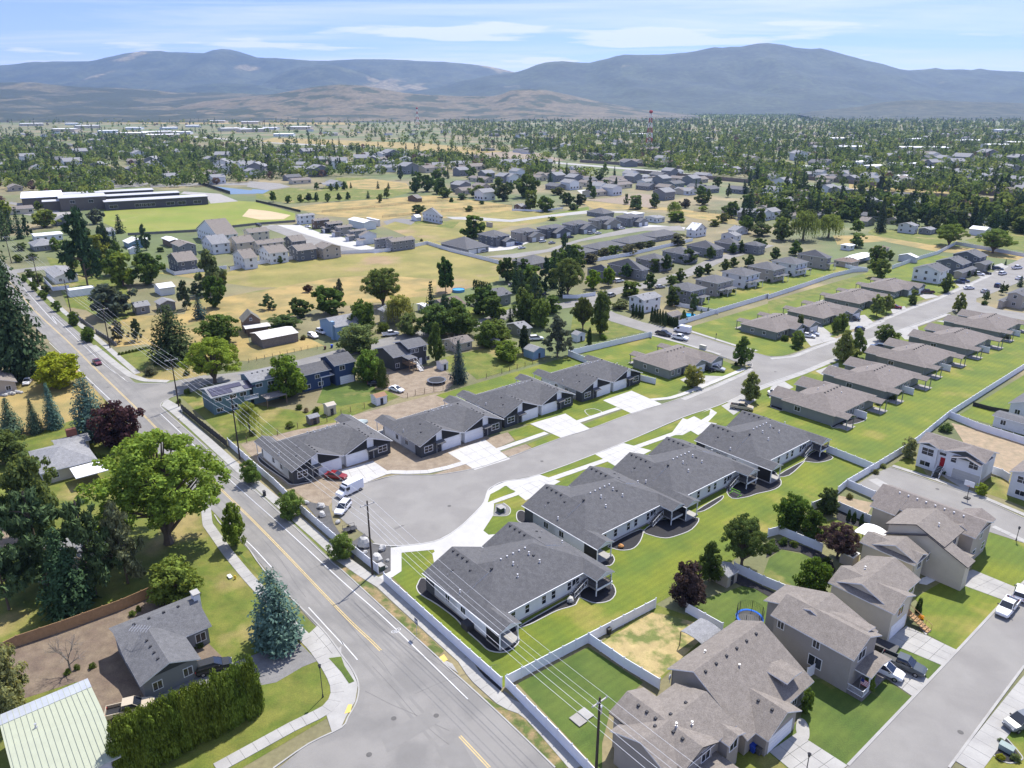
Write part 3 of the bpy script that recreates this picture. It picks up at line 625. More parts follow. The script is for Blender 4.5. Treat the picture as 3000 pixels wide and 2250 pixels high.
# mulch beds with white mow edging behind the new duplexes
def bed(s,m=M_mulch,closed=True):
 p=smooth_closed(P(s),5);sheet('mulch_bed',p,m,.045);kerb(P(s),.16,.1,M_concw,closed=True,name='bed_edging')
bed('b 495 470, 540 430, 720 560, 940 740, 1100 700, 1150 820, 1130 870, 1060 910, 960 900, 890 840, 800 760, 740 690, 620 600, 520 540, 490 500')
bed('b 1160 740, 1520 540, 1525 590, 1500 610, 1400 640, 1300 690, 1220 730')
bed('b 1540 540, 1600 470, 1740 460, 1778 520, 1740 575, 1650 592, 1580 570')
bed('e 1740 1540, 1940 1440, 1945 1500, 1900 1560, 1830 1577, 1760 1565')
bed('e 1960 1450, 2070 1380, 2212 1370, f 105 1370, 60 1440, e 2180 1480, 2100 1498, 2010 1480')
bed('b 1680 300, 1740 270, 1770 310, 1740 350, 1680 340')
bed('e 1140 1330, 1180 1322, 1240 1385, 1180 1400, 1140 1380')
bed('f 90 1320, 250 1225, 250 1250, 140 1320')
bed('f 290 1180, 400 1120, 560 1050, 638 1130, 600 1180, 480 1210, 420 1230, 320 1240')
bed('f 620 1090, 780 1000, 780 1010, 690 1090')
bed('f 790 990, 870 930, 975 975, 900 1005, 830 1005')
bed('f 570 640, 620 600, 650 670, 590 655');bed('f 960 770, 1000 740, 1180 710, 1170 740, 1060 770, 1000 785')
bed('e 1580 668, 1640 660, 1690 685, 1620 706, 1590 692',M_gravel)
bed('d 1680 960, 1700 990, 1880 1120, 2010 1120, 2000 1135, 1890 1150, 1830 1110, 1700 1020, 1672 985')

# wear on the roads: sealed cracks, manhole covers, an old stain
seal=mat('crack_seal',(.11,.107,.104));random.seed(3)
def crack(p,ang,L,w=.045):
 pts=[p]
 for i in range(int(L /1.5)):ang += random.uniform(-.07,.07);pts.append((pts[-1][0]+1.5*cos(ang),pts[-1][1]+1.5*sin(ang)))
 lines('crack_seal',pts,w,seal,ZA +.021)
for c,x,y,a,L in [('d',1700,1500,-50,22),('d',1560,1500,-50,16),('b',60,560,-49,26),('b',200,1000,-50,18),('d',1000,900,-50,24),('d',900,560,30,12),('e',340,1430,30,4),('b',120,700,40,9),('b',480,1180,36,12),('a',2000,380,40,6),('f',60,620,40,16),('b',700,1420,150,14),('a',2150,600,-49,20),('d',560,470,-50,20)]:crack(at(c,x,y),radians(a),L)
for c,x,y in [('b',340,1340),('b',615,1322),('b',180,1575),('d',1160,780),('e',700,1290),('e',1300,1000),('c',1800,1430),('f',600,420),('d',700,520),('f',1650,1180)]:
 X,Y=at(c,x,y);sheet('manhole_cover',[(X +.36*cos(t *pi /6),Y +.36*sin(t *pi /6)) for t in range(12)],mat('iron_cover',(.10,.095,.09)),ZA +.022)
lines('road_stain','e 345 1440, 405 1415',.5,mat('faint_stain',(.155,.148,.14)),ZA +.019)

track=mat('worn_wheel_track',(.188,.180,.168),var=.08,scale=.3)
for o_ in (-3.1,-1.5,1.5,3.1):lines('wheel_track',offset_line(CLm,o_),.42,track,ZA +.016)
# ---------------------------------------------------------------- house building kit
def paint(name,c,**k):return mat(name,c,rough=.75,var=k.pop('var',.05),scale=.5,fine=k.pop('fine',.04),fscale=10,**k)
def siding(name,c):
 """lapped boards: fine horizontal relief"""
 if name in MATS:return MATS[name]
 m=paint(name,c);nt=m.node_tree;N=nt.nodes.new;L=nt.links.new
 b=next(n for n in nt.nodes if n.type =='BSDF_PRINCIPLED');geo=N('ShaderNodeNewGeometry')
 sp=N('ShaderNodeSeparateXYZ');L(geo.outputs['Position'],sp.inputs[0])
 mm=N('ShaderNodeMath');mm.operation='MULTIPLY';mm.inputs[1].default_value=1/.2;L(sp.outputs[2],mm.inputs[0])
 fr=N('ShaderNodeMath');fr.operation='FRACT';L(mm.outputs[0],fr.inputs[0])
 bp=N('ShaderNodeBump');bp.inputs['Strength'].default_value=.35;bp.inputs['Distance'].default_value=.02;L(fr.outputs[0],bp.inputs['Height']);L(bp.outputs[0],b.inputs['Normal'])
 return m
def shingle(name,c,c2=None):
 if name in MATS:return MATS[name]
 m=mat(name,c,rough=.95,var=.10,scale=1.2,col2=c2,fine=.28,fscale=7,detail=3,bump=.4,bscale=9);return m
R_char=shingle('charcoal_shingles',(.088,.087,.090),(.105,.104,.107))
R_char2=shingle('grey_shingles',(.105,.105,.110),(.125,.125,.130))
R_brown=shingle('taupe_shingles',(.165,.143,.128),(.19,.166,.15))
R_tan=shingle('weathered_tan_shingles',(.178,.156,.136),(.203,.179,.157))
R_rust=shingle('brown_shingles',(.155,.118,.098),(.18,.14,.118))
R_lite=shingle('light_grey_shingles',(.20,.20,.205),(.235,.235,.24))
R_white=paint('white_roof_sheet',(.62,.62,.64))
W_white=siding('white_siding',(.66,.67,.67));W_greyw=siding('pale_grey_siding',(.56,.57,.58));W_dark=siding('charcoal_siding',(.055,.058,.062));W_grey=siding('grey_siding',(.20,.205,.21))
W_sage=siding('grey_green_siding',(.20,.215,.195));W_tan=siding('tan_siding',(.40,.35,.29));W_taupe=siding('taupe_siding',(.29,.265,.235));W_teal=siding('teal_siding',(.12,.19,.21));W_blue=siding('navy_siding',(.035,.06,.13))
W_lblue=siding('pale_blue_siding',(.22,.33,.45));W_cream=siding('cream_siding',(.55,.49,.38));W_brown=siding('brown_siding',(.14,.10,.075));W_olive=siding('olive_siding',(.25,.25,.19));W_mid=siding('slate_siding',(.11,.12,.135))
T_white=paint('white_trim',(.72,.72,.72));T_dark=paint('dark_trim',(.04,.04,.045));T_tan=paint('tan_trim',(.42,.37,.30));G_door=paint('white_garage_door',(.70,.70,.71));M_metal=mat('galvanised_metal',(.5,.5,.52),rough=.4,metal=.6,var=.05)
glass=mat('window_glass',(.018,.022,.03),rough=.08,var=0,spec=.6);black=mat('black_plastic',(.02,.02,.022),rough=.5,var=0);soffit=paint('soffit',(.5,.5,.5))
M_wood=mat('weathered_wood',(.20,.14,.09),var=.2,scale=1.2,fine=.25,fscale=8);M_woodl=mat('new_wood',(.36,.22,.11),var=.15,scale=1.2,fine=.15);M_greywood=mat('grey_wood',(.17,.155,.145),var=.25,scale=1.5,fine=.25)
M_brick=mat('red_brick',(.22,.09,.06),var=.15,scale=2,fine=.3,fscale=14)
OH=.45
def roof_mesh(x0,x1,y0,y1,z,pitch,axis,ends,t=.16):
 """closed slab roof over the eave rectangle; ends 'g' gable or 'h' hip for the low and high end of the ridge axis"""
 if axis =='y':
  vs,fs,mi=roof_mesh(y0,y1,x0,x1,z,pitch,'x',ends,t)
  return [(b,a,c) for a,b,c in vs],[f[::-1] for f in fs],mi
 za,zb=z if isinstance(z,tuple) else (z,z)
 ym=(y0 +y1)/2+(zb -za)/(2*pitch);w=ym -y0;zr=za +pitch *w
 xa=x0 +(min(w,(x1 -x0)/2-.01) if ends[0]=='h' else 0);xb=x1 -(min(w,(x1 -x0)/2-.01) if ends[1]=='h' else 0)
 top=[(x0,y0,za),(x1,y0,za),(x1,y1,zb),(x0,y1,zb),(xa,ym,zr),(xb,ym,zr)]
 bot=[(a,b,c -t) for a,b,c in top];vs=top +bot
 fs=[(0,1,5,4),(2,3,4,5)];mi=[0,0]
 fs += [(6,10,11,7),(8,11,10,9)];mi += [2,2]
 if ends[0]=='h':fs += [(3,0,4),(9,10,6)];mi += [0,2]
 if ends[1]=='h':fs += [(1,2,5),(7,11,8)];mi += [0,2]
 fs += [(0,6,7,1),(2,8,9,3)];mi += [1,1]
 if ends[0]=='g':fs += [(0,4,10,6),(4,3,9,10)]
 else:fs += [(3,9,6,0)];mi += [1]
 if ends[0]=='g':mi += [1,1]
 if ends[1]=='g':fs += [(1,7,11,5),(5,11,8,2)];mi += [1,1]
 else:fs += [(1,7,8,2)];mi += [1]
 return vs,fs,mi
_win={}
def win_meshes(w,h,mull,fm):
 k=(round(w,2),round(h,2),mull,fm.name)
 if k not in _win:
  f=MB();t=.09;d=.05
  f.box(-w /2-t,w /2+t,0,d,h,h +t);f.box(-w /2-t,w /2+t,0,d,-t,0);f.box(-w /2-t,-w /2,0,d,0,h);f.box(w /2,w /2+t,0,d,0,h)
  if 'v' in mull:f.box(-.03,.03,0,d *.8,0,h)
  if 'h' in mull:f.box(-w /2,w /2,0,d *.8,h /2-.03,h /2+.03)
  p=MB();p.box(-w /2,w /2,-.01,.02,0,h)
  _win[k]=(f.mesh('window',fm),p.mesh('pane',glass))
 return _win[k]
class House:
 def __init__(s,name,label,cat,o,rz,group=None,z=0):
  s.root=empty(name,(o[0],o[1],z),rz,label,cat,group);s.k=0
 def place(s,x,y): # local to world
  r=s.root.rotation_euler[2];return (s.root.location.x +x *cos(r)-y *sin(r),s.root.location.y +x *sin(r)+y *cos(r))
 def roof(s,x0,x1,y0,y1,z,pitch,axis,ends,m,fascia=None,t=.16,name='roof'):
  s.k += 1;dz=.006*s.k;vs,fs,mi=roof_mesh(x0,x1,y0,y1,(z[0]+dz,z[1]+dz) if isinstance(z,tuple) else z +dz,pitch,axis,ends,t)
  b=MB();b.v=vs;b.f=fs;b.m=mi;return b.build(name,[m,fascia or T_white,soffit],s.root)
 def walls(s,x0,x1,y0,y1,h,m,pitch=0,axis=None,ends='gg',z0=0,name='wall',oh=OH,base=None):
  """walls under a roof whose eave rectangle is given"""
  b=MB();X0,X1,Y0,Y1=x0 +oh,x1 -oh,y0 +oh,y1 -oh;zt=h +pitch *oh -.18
  b.box(X0,X1,Y0,Y1,z0,zt)
  if pitch and axis:
   if axis =='x':w=(y1 -y0)/2;ym=(y0 +y1)/2;zr=h +pitch *w -.2
   else:w=(x1 -x0)/2;ym=(x0 +x1)/2;zr=h +pitch *w -.2
   for e,c in ((0,X0 if axis =='x' else Y0),(1,X1 if axis =='x' else Y1)):
    if ends[e] != 'g':continue
    c2=c +.2*(1 if e ==0 else -1)
    if axis =='x':q=[(c,Y0,zt),(c,Y1,zt),(c,ym,zr),(c2,Y0,zt),(c2,Y1,zt),(c2,ym,zr)]
    else:q=[(X0,c,zt),(X1,c,zt),(ym,c,zr),(X0,c2,zt),(X1,c2,zt),(ym,c2,zr)]
    b.add(q,[(0,1,2),(5,4,3),(0,3,4,1),(1,4,5,2),(2,5,3,0)])
  if base:
   b2=MB();b2.box(X0 -.02,X1 +.02,Y0 -.02,Y1 +.02,0,.35);b2.build('foundation',M_conco,s.root)
  return b.build(name,m,s.root)
 def wing(s,x0,x1,y0,y1,h,pitch,axis,ends,wm,rm,fascia=None,z0=0,base=False,oh=OH):
  w=s.walls(x0,x1,y0,y1,h,wm,pitch,axis,ends,z0,base=base,oh=oh);return w,s.roof(x0,x1,y0,y1,h,pitch,axis,ends,rm,fascia)
 def window(s,x,y,z,face,w=1.1,h=1.3,mull='v',fm=None):
  fmesh,pmesh=win_meshes(w,h,mull,fm or T_white)
  o=inst('window',fmesh,s.root,(x +cos(face)*.004,y +sin(face)*.004,z),face -pi /2);inst('pane',pmesh,o);return o
 def row(s,x0,x1,y0,y1,side,z,at_,w=1.1,h=1.3,mull='v',fm=None,oh=OH):
  """windows at the given distances along one wall of an eave rectangle; side N E S W = +y +x -y -x"""
  for a in at_:
   if side =='S':s.window(x0 +a,y0 +oh,z,-pi /2,w,h,mull,fm)
   elif side =='N':s.window(x0 +a,y1 -oh,z,pi /2,w,h,mull,fm)
   elif side =='W':s.window(x0 +oh,y0 +a,z,pi,w,h,mull,fm)
   else:s.window(x1 -oh,y0 +a,z,0,w,h,mull,fm)
 def garage(s,x,y,face,w=4.9,h=2.2,m=None):
  """sectional garage door: four panels in a frame"""
  k=('garage',round(w,1),(m or G_door).name)
  if k not in _win:
   f=MB();f.box(-w /2-.12,w /2+.12,0,.05,h,h +.14);f.box(-w /2-.12,-w /2,0,.05,0,h);f.box(w /2,w /2+.12,0,.05,0,h)
   p=MB();p.box(-w /2,w /2,-.01,.025,.02,h /4-.015);_win[k]=(f.mesh('garage_door',T_white),p.mesh('panel',m or G_door))
  f,p=_win[k];o=inst('garage_door',f,s.root,(x +cos(face)*.005,y +sin(face)*.005,0),face -pi /2)
  for i in range(4):inst('panel',p,o,(0,0,i *h /4))
  return o
 def door(s,x,y,z,face,m=None,w=.95,h=2.05):
  b=MB();b.box(-w /2,w /2,0,.05,0,h);d=b.build('door',m or T_dark,s.root,loc=(x +cos(face)*.004,y +sin(face)*.004,z),rz=face -pi /2)
  k=MB();k.box(w /2-.14,w /2-.08,.05,.1,.95,1.05);k.build('handle',M_metal,d);return d
 def post(s,x,y,z0,z1,t=.15,m=None):
  b=MB();b.box(-t /2,t /2,-t /2,t /2,0,z1 -z0);return b.build('post',m or T_white,s.root,loc=(x,y,z0))
 def vent(s,x,y,z,kind='roof_vent'):
  k=('vent',kind)
  if k not in _win:
   b=MB()
   if kind =='roof_vent':b.box(-.16,.16,-.16,.16,-.1,.16)
   elif kind =='vent_pipe':b.tube((0,0,-.2),(0,0,.3),.05,n=6)
   elif kind =='cowl':b.tube((0,0,-.2),(0,0,.16),.2,.12,n=8);b.tube((0,0,.1),(0,0,.2),.1,.14,n=8)
   else:b.tube((0,0,-.2),(0,0,.35),.08,n=8);b.tube((0,0,.35),(0,0,.48),.14,.14,n=8);b.tube((0,0,-.2),(0,0,.08),.24,.14,n=8)
   _win[k]=b.mesh(kind,T_dark if kind =='roof_vent' else M_metal)
  return inst('roof_vent' if kind =='roof_vent' else kind,_win[k],s.root,(x,y,z))
 def railing(s,pts,z,h=1.0,m=None):
  b=MB()
  for p,q in zip(pts,pts[1:]):
   L=hypot(q[0]-p[0],q[1]-p[1]);n=max(2,int(L /.14))
   b.tube((p[0],p[1],z +h),(q[0],q[1],z +h),.045,n=4);b.tube((p[0],p[1],z +.1),(q[0],q[1],z +.1),.035,n=4)
   for i in range(n +1):
    t=i /n;x,y=p[0]+(q[0]-p[0])*t,p[1]+(q[1]-p[1])*t;b.tube((x,y,z +.1),(x,y,z +h),.018,n=3,cap=False)
  return b.build('railing',m or T_dark,s.root)
 def stairs(s,p,q,z0,z1,w=1.0,n=7,m=None,wm=None):
  """flight from p (bottom) to q (top)"""
  d=Vector((q[0]-p[0],q[1]-p[1]));L=d.length;d.normalize();a=atan2(d.y,d.x)
  root=inst('staircase',None,s.root,(p[0],p[1],0),a)
  st=MB();st.box(0,L /n +.04,-w /2,w /2,-.05,0);me=st.mesh('step',m or M_greywood)
  for i in range(n):inst('step',me,root,(i *L /n,0,z0 +(z1 -z0)*(i +1)/n))
  for sd in (-1,1):
   b=MB();b.tube((0,sd *w /2,z0 +.05),(L,sd *w /2,z1 -.1),.07,n=4);b.tube((0,sd *w /2,z0 +1),(L,sd *w /2,z1 +.95),.04,n=4)
   for i in range(0,n +1,2):b.tube((i *L /n,sd *w /2,z0 +(z1 -z0)*i /n),(i *L /n,sd *w /2,z0 +(z1 -z0)*i /n +.95),.03,n=4)
   b.build('stringer',wm or T_white,root)
  return root
def roof_z(y,h,pitch):return h +pitch *y

# ---------------------------------------------------------------- the new twin houses along the lane
def twin_house(label,o,rz,side,group,name='duplex_house',front_detail=True,E=3.2,LN=16.4,W=23.7,P1=4.1,PD=3.0):
 """front (garages) at local x=0 facing -x, back towards +x; W along y"""
 H_=House(name,label,'duplex',o,rz,group);p=.42;gw=W /2-.1
 h=H_
 # walls
 h.walls(1.0,LN,0,W,E,W_white,z0=0,base=True)
 for y0,y1 in ((0,gw),(W -gw,W)):h.walls(0,9,y0,y1,E,W_white,p,'x','gg',name='gable_wall')
 # roofs
 h.roof(0,9.5,0,gw,E,p,'x','gg',R_char);h.roof(0,9.5,W -gw,W,E,p,'x','gg',R_char)
 h.roof(.6,LN,0,W,E,.40,'y','hh',R_char)
 for y0,y1 in ((0,P1),(W -P1,W)):
  h.roof(LN -5,LN +PD,y0,y1,E,p,'x','gg',R_char)
  b=MB();ym=(y0 +y1)/2
  b.add([(LN +PD -.3,y0 +.3,E),(LN +PD -.3,y1 -.3,E),(LN +PD -.3,ym,E +p *(y1 -y0)/2-.25),(LN +PD -.4,y0 +.3,E),(LN +PD -.4,y1 -.3,E),(LN +PD -.4,ym,E +p *(y1 -y0)/2-.25)],[(0,1,2),(5,4,3),(0,3,4,1)])
  b.box(LN -.5,LN +PD -.25,y0 +.28,y0 +.42,E -.28,E -.02);b.box(LN -.5,LN +PD -.25,y1 -.42,y1 -.28,E -.28,E -.02);b.box(LN +PD -.42,LN +PD -.28,y0 +.3,y1 -.3,E -.28,E -.02)
  b.build('porch_beam',T_white,h.root)
  # gutters
 g=MB();g.box(-.02,LN +PD,-.1,-.01,E -.12,E -.01);g.box(LN +.0,LN +.1,P1,W -P1,E -.12,E -.01);g.build('gutter',T_white,h.root)
 # windows: left side, back, right side
 for x in (6.2,10.2):h.window(x,OH,1.15,-pi /2,1.1,1.15,'v')
 for x in (6.2,10.2):h.window(x,W -OH,1.15,pi /2,1.1,1.15,'v')
 for y in (5.4,8.2,11.6,13.6,17.0):h.window(LN -OH,y,.95,0,.8,1.4,'h')
 h.window(LN -OH,19.3-.9,1.3,0,1.5,1.1,'v')
 for y in (1.2,W -1.4):h.window(LN -OH,y +.3,.4,0,1.6,1.9,'v')
 # front: charcoal panels, entries, garage doors
 for sgn,base in ((1,0),(-1,W)):
  def yy(v):return base +sgn *v
  b=MB();lo,hi=sorted((yy(.40),yy(4.5)));b.box(OH -.12,OH +.01,lo,hi,0,2.75)
  b.box(OH -.10,2.6,*sorted((yy(OH -.06),yy(OH +.02))),0,2.95)
  y_a,y_b=yy(OH +.1),yy(4.5)
  b.add([(OH -.1,yy(.5),2.75),(OH -.1,yy(4.5),2.75),(OH -.1,yy(4.5),E +p *4.1-.2),(OH -.1,yy(.5),E +.02)],[(0,1,2,3),(3,2,1,0)])
  b.build('accent_wall',W_dark,h.root)
  h.window(OH -.12,yy(2.4),1.0,pi,2.1,1.35,'vh')
  e=MB();lo,hi=sorted((yy(4.6),yy(6.0)));e.box(OH -.03,OH +.012,lo,hi,0,2.5);e.build('entry_recess',W_grey,h.root);h.door(OH -.04,yy(5.3),.1,pi,T_dark)
  c=MB();lo,hi=sorted((yy(4.1),yy(6.4)));c.add([(OH,lo,2.95),(OH,hi,2.95),(OH -1.3,hi,2.6),(OH -1.3,lo,2.6)]+[(OH,lo,2.8),(OH,hi,2.8),(OH -1.3,hi,2.48),(OH -1.3,lo,2.48)],[(0,1,2,3),(7,6,5,4),(0,4,5,1),(1,5,6,2),(2,6,7,3),(3,7,4,0)]);c.build('entry_canopy',[R_char],h.root)
  gr=MB();za=2.75
  gr.add([(OH -.06,yy(6.1),za),(OH -.06,yy(10.9),za),(OH -.06,yy(6.1),E +p *(gw -6.1)-.12 if True else 0),(OH -.06,yy(10.9),E +p *(gw -10.9)-.02)],[(0,1,3,2),(2,3,1,0)])
  gr.build('gable_panel',W_dark,h.root)
  h.garage(OH -.0,yy(8.7),pi,4.8,2.25)
  lm=MB();lm.box(OH -.16,OH,*sorted((yy(5.95),yy(6.05))),1.8,2.05);lm.build('wall_lamp',T_dark,h.root)
  # vents
 for i in range(4):
  for yr,d in ((gw /2,.45),(W -gw /2,-.45)):h.vent(1.0+i *1.25,yr -abs(d) if yr <W /2 else yr -.45,E +p *(gw /2-.45)+.02)
 for i in range(5):h.vent(8.75,9.0+i *1.25,E +.4*(LN -8.75)+.02,'cowl')
 for x,y,k in ((10.3,10.2,'flue'),(9.9,13.8,'flue'),(11.8,14.4,'flue'),(12.3,9.4,'flue'),(10.9,10.6,'vent_pipe'),(9.4,6.6,'roof_vent'),(10.4,14.3,'roof_vent')):h.vent(x,y,E +.4*(LN -x)+.02,k)
 for x,y,k in ((4.2,2.0,'vent_pipe'),(4.0,3.0,'roof_vent'),(8.5,1.2,'flue'),(6.6,4.6,'roof_vent')):h.vent(x,y,E +.41*y +.02,k);h.vent(x,W -y,E +.41*y +.02,k)
 # back porches
 if side =='deck':
  fl=MB();fl.box(LN -OH,LN +PD -.2,.3,P1 -.1,.05,.3);fl.build('patio',M_conc,h.root)
  for y in (.38,P1 -.38):h.post(LN +PD -.35,y,0,E -.25)
  sc=MB();sc.box(LN -OH,LN +PD -.3,.33,.36,.3,E -.3);sc.build('screen',mat('insect_screen',(.02,.02,.022),rough=.6),h.root)
  zf=1.45
  dk=MB();dk.box(LN -OH,LN +PD -.2,W -P1 +.2,W -.3,zf -.25,zf);dk.build('deck',M_greywood,h.root)
  tr=MB();tr.box(LN +PD -.2,LN +PD -.12,W -P1 +.2,W -.3,zf -.3,zf +.02);tr.box(LN -OH,LN +PD -.12,W -.3,W -.22,zf -.3,zf +.02);tr.build('deck_trim',T_white,h.root)
  for y in (W -.38,W -P1 +.38):h.post(LN +PD -.35,y,0,E -.25)
  h.railing([(LN +.9,W -P1 +.3),(LN +PD -.3,W -P1 +.3),(LN +PD -.3,W -.35),(LN -.2,W -.35)],zf)
  h.stairs((LN +.25,W -P1 -2.6),(LN +.25,W -P1 +.3),0,zf,1.1,8)
  und=MB();und.box(LN -OH,LN +.1,W -P1 +.3,W -.4,0,zf -.3);und.build('skirt',W_white,h.root)
 else:
  for y0,y1 in ((0,P1),(W -P1,W)):
   fl=MB();fl.box(LN -OH,LN +PD -.2,y0 +.3,y1 -.3,.02,.15);fl.build('patio',M_conc,h.root)
   for y in (y0 +.38,y1 -.38):h.post(LN +PD -.35,y,0,E -.25)
 return h
S_ANG=radians(-50)
for s,lab in (('b 525 395','charcoal-roofed white duplex in the fenced corner by the main road, nearest one of its row'),
 ('e 1170 1285','charcoal-roofed white duplex beside the gravel bed, second from the main road in the near row'),
 ('e 1738 1062','charcoal-roofed white duplex third from the main road in the near row, behind the green strip'),
 ('f 75 862','charcoal-roofed white duplex farthest from the main road in the near row, beside the tan pickup')):
 o=P(s,3.2)[0];twin_house(lab,o,S_ANG,'deck','new duplexes on the near side of the lane')
 # the four across the lane, fronts turned towards it
N_ANG=radians(130)
def from_front(s,z,ang):
 """origin so that the eave corner seen at s is the local (0, W) corner"""
 x,y=P(s,z)[0];return (x -(-sin(ang))*23.7,y -cos(ang)*23.7)
for s,lab in (('d 1890 1070','charcoal-roofed duplex beside the main road with bare dirt round it, red car in front'),
 ('e 510 905','charcoal-roofed duplex second along the far side of the lane, dirt front yard'),
 ('e 1055 715','charcoal-roofed duplex third along the far side of the lane, black awning over the entry'),
 ('e 1560 553','charcoal-roofed duplex at the upper end of the lane next to the taupe house')):
 twin_house(lab,from_front(s,3.0,N_ANG),N_ANG,'patio','new duplexes on the far side of the lane',E=3.0)
 # ---------------------------------------------------------------- the other houses: a frame with x running south-east and y north-east
GRID=radians(-50)
class Home(House):
 """a house surveyed from its eave corners: L left, B bottom, R right, T top, each (crop, x, y) at eave height"""
 def __init__(s,name,label,crop,L,z,rz=GRID,cat='house',group=None):
  super().__init__(name,label,cat,at(crop,L[0],L[1],z),rz,group);s.crop=crop
 def loc(s,c,x,y,z):
  X,Y=at(c,x,y,z);dx,dy=X -s.root.location.x,Y -s.root.location.y;r=s.root.rotation_euler[2]
  return dx *cos(r)+dy *sin(r),-dx *sin(r)+dy *cos(r)
 def rect(s,z,L=None,B=None,R=None,T=None,dx=None,dy=None,c=None):
  c=c or s.crop;X0,X1,Y0,Y1=[],[],[],[]
  for q,xs,ys in ((L,X0,Y0),(B,X1,Y0),(R,X1,Y1),(T,X0,Y1)):
   if q:a,b=s.loc(c,q[0],q[1],z);xs.append(a);ys.append(b)
  f=lambda v:sum(v)/len(v) if v else None
  x0,x1,y0,y1=f(X0),f(X1),f(Y0),f(Y1)
  if x0 is None:x0=x1 -dx
  if x1 is None:x1=x0 +dx
  if y0 is None:y0=y1 -dy
  if y1 is None:y1=y0 +dy
  return x0,x1,y0,y1
 def block(s,z,pitch,axis,ends,wm,rm,base=False,fascia=None,oh=OH,wz=None,**k):
  x0,x1,y0,y1=s.rect(wz if wz else (z if not isinstance(z,tuple) else max(z)),**k)
  s.last=(x0,x1,y0,y1)
  if isinstance(z,tuple):s.walls(x0,x1,y0,y1,min(z),wm,0,None,ends,oh=oh);s.asym(x0,x1,y0,y1,z,pitch,axis,wm,oh)
  else:s.walls(x0,x1,y0,y1,z,wm,pitch,axis,ends,oh=oh)
  s.roof(x0,x1,y0,y1,z,pitch,axis,ends,rm,fascia);return s.last
 def asym(s,x0,x1,y0,y1,z,pitch,axis,wm,oh):
  if axis =='y':a0,a1,e0,e1=x0,x1,y0 +oh,y1 -oh
  else:a0,a1,e0,e1=y0,y1,x0 +oh,x1 -oh
  am=(a0 +a1)/2+(z[1]-z[0])/(2*pitch);zm=z[0]+pitch *(am -a0)-.2;b=MB()
  A0,A1=a0 +oh,a1 -oh;q=[(A0,z[0]-.2+pitch *oh),(A1,z[1]-.2+pitch *oh),(am,zm)];lo=min(z)-.3
  for e,d in ((e0,.25),(e1,-.25)):
   pr=[(A0,lo)]+[q[0],q[2],q[1]]+[(A1,lo)]
   P3=[((a,e,zz) if axis =='y' else (e,a,zz)) for a,zz in pr]+[((a,e +d,zz) if axis =='y' else (e +d,a,zz)) for a,zz in pr]
   b.add(P3,[(0,1,2,3,4),(9,8,7,6,5)]+[(i,i +5,(i +1) % 5+5,(i +1) % 5) for i in range(5)])
   # long walls up to the higher eave
  if axis =='y':b.box(A1 -.2,A1 +.001,e0,e1,lo,z[1]-.1);b.box(A0 -.001,A0 +.2,e0,e1,lo,z[0]-.1)
  else:b.box(e0,e1,A1 -.2,A1 +.001,lo,z[1]-.1);b.box(e0,e1,A0 -.001,A0 +.2,lo,z[0]-.1)
  b.build('gable_wall',wm,s.root)
 def win(s,side,z,at_,w=1.1,h=1.3,mull='v',fm=None,oh=OH):
  x0,x1,y0,y1=s.last;s.row(x0,x1,y0,y1,side,z,at_,w,h,mull,fm,oh)
 def auto(s,z,sides='SE',fm=None,step=3.6,skip=0,w=1.1,oh=OH):
  x0,x1,y0,y1=s.last;zz=z if not isinstance(z,tuple) else min(z)
  for lv in ([1.0] if zz <4.2 else [1.0,3.75]):
   for sd in sides:
    L=(x1 -x0) if sd in 'SN' else (y1 -y0);n=max(1,int(L /step))
    s.row(x0,x1,y0,y1,sd,lv,[L *(i +.5)/n for i in range(n)],w,1.15,random.choice(['v','h','v']),fm,oh)
 def vents(s,z,pitch,axis,n=4,kind='roof_vent',side=1,d=.6):
  x0,x1,y0,y1=s.last
  for i in range(n):
   t=(i +.5)/n
   if axis =='y':w=(x1 -x0)/2;s.vent((x0 +x1)/2+side *d,y0 +(y1 -y0)*(.15+.7*t),z +pitch *(w -d)+.03,kind)
   else:w=(y1 -y0)/2;s.vent(x0 +(x1 -x0)*(.15+.7*t),(y0 +y1)/2-side *d,z +pitch *(w -d)+.03,kind)

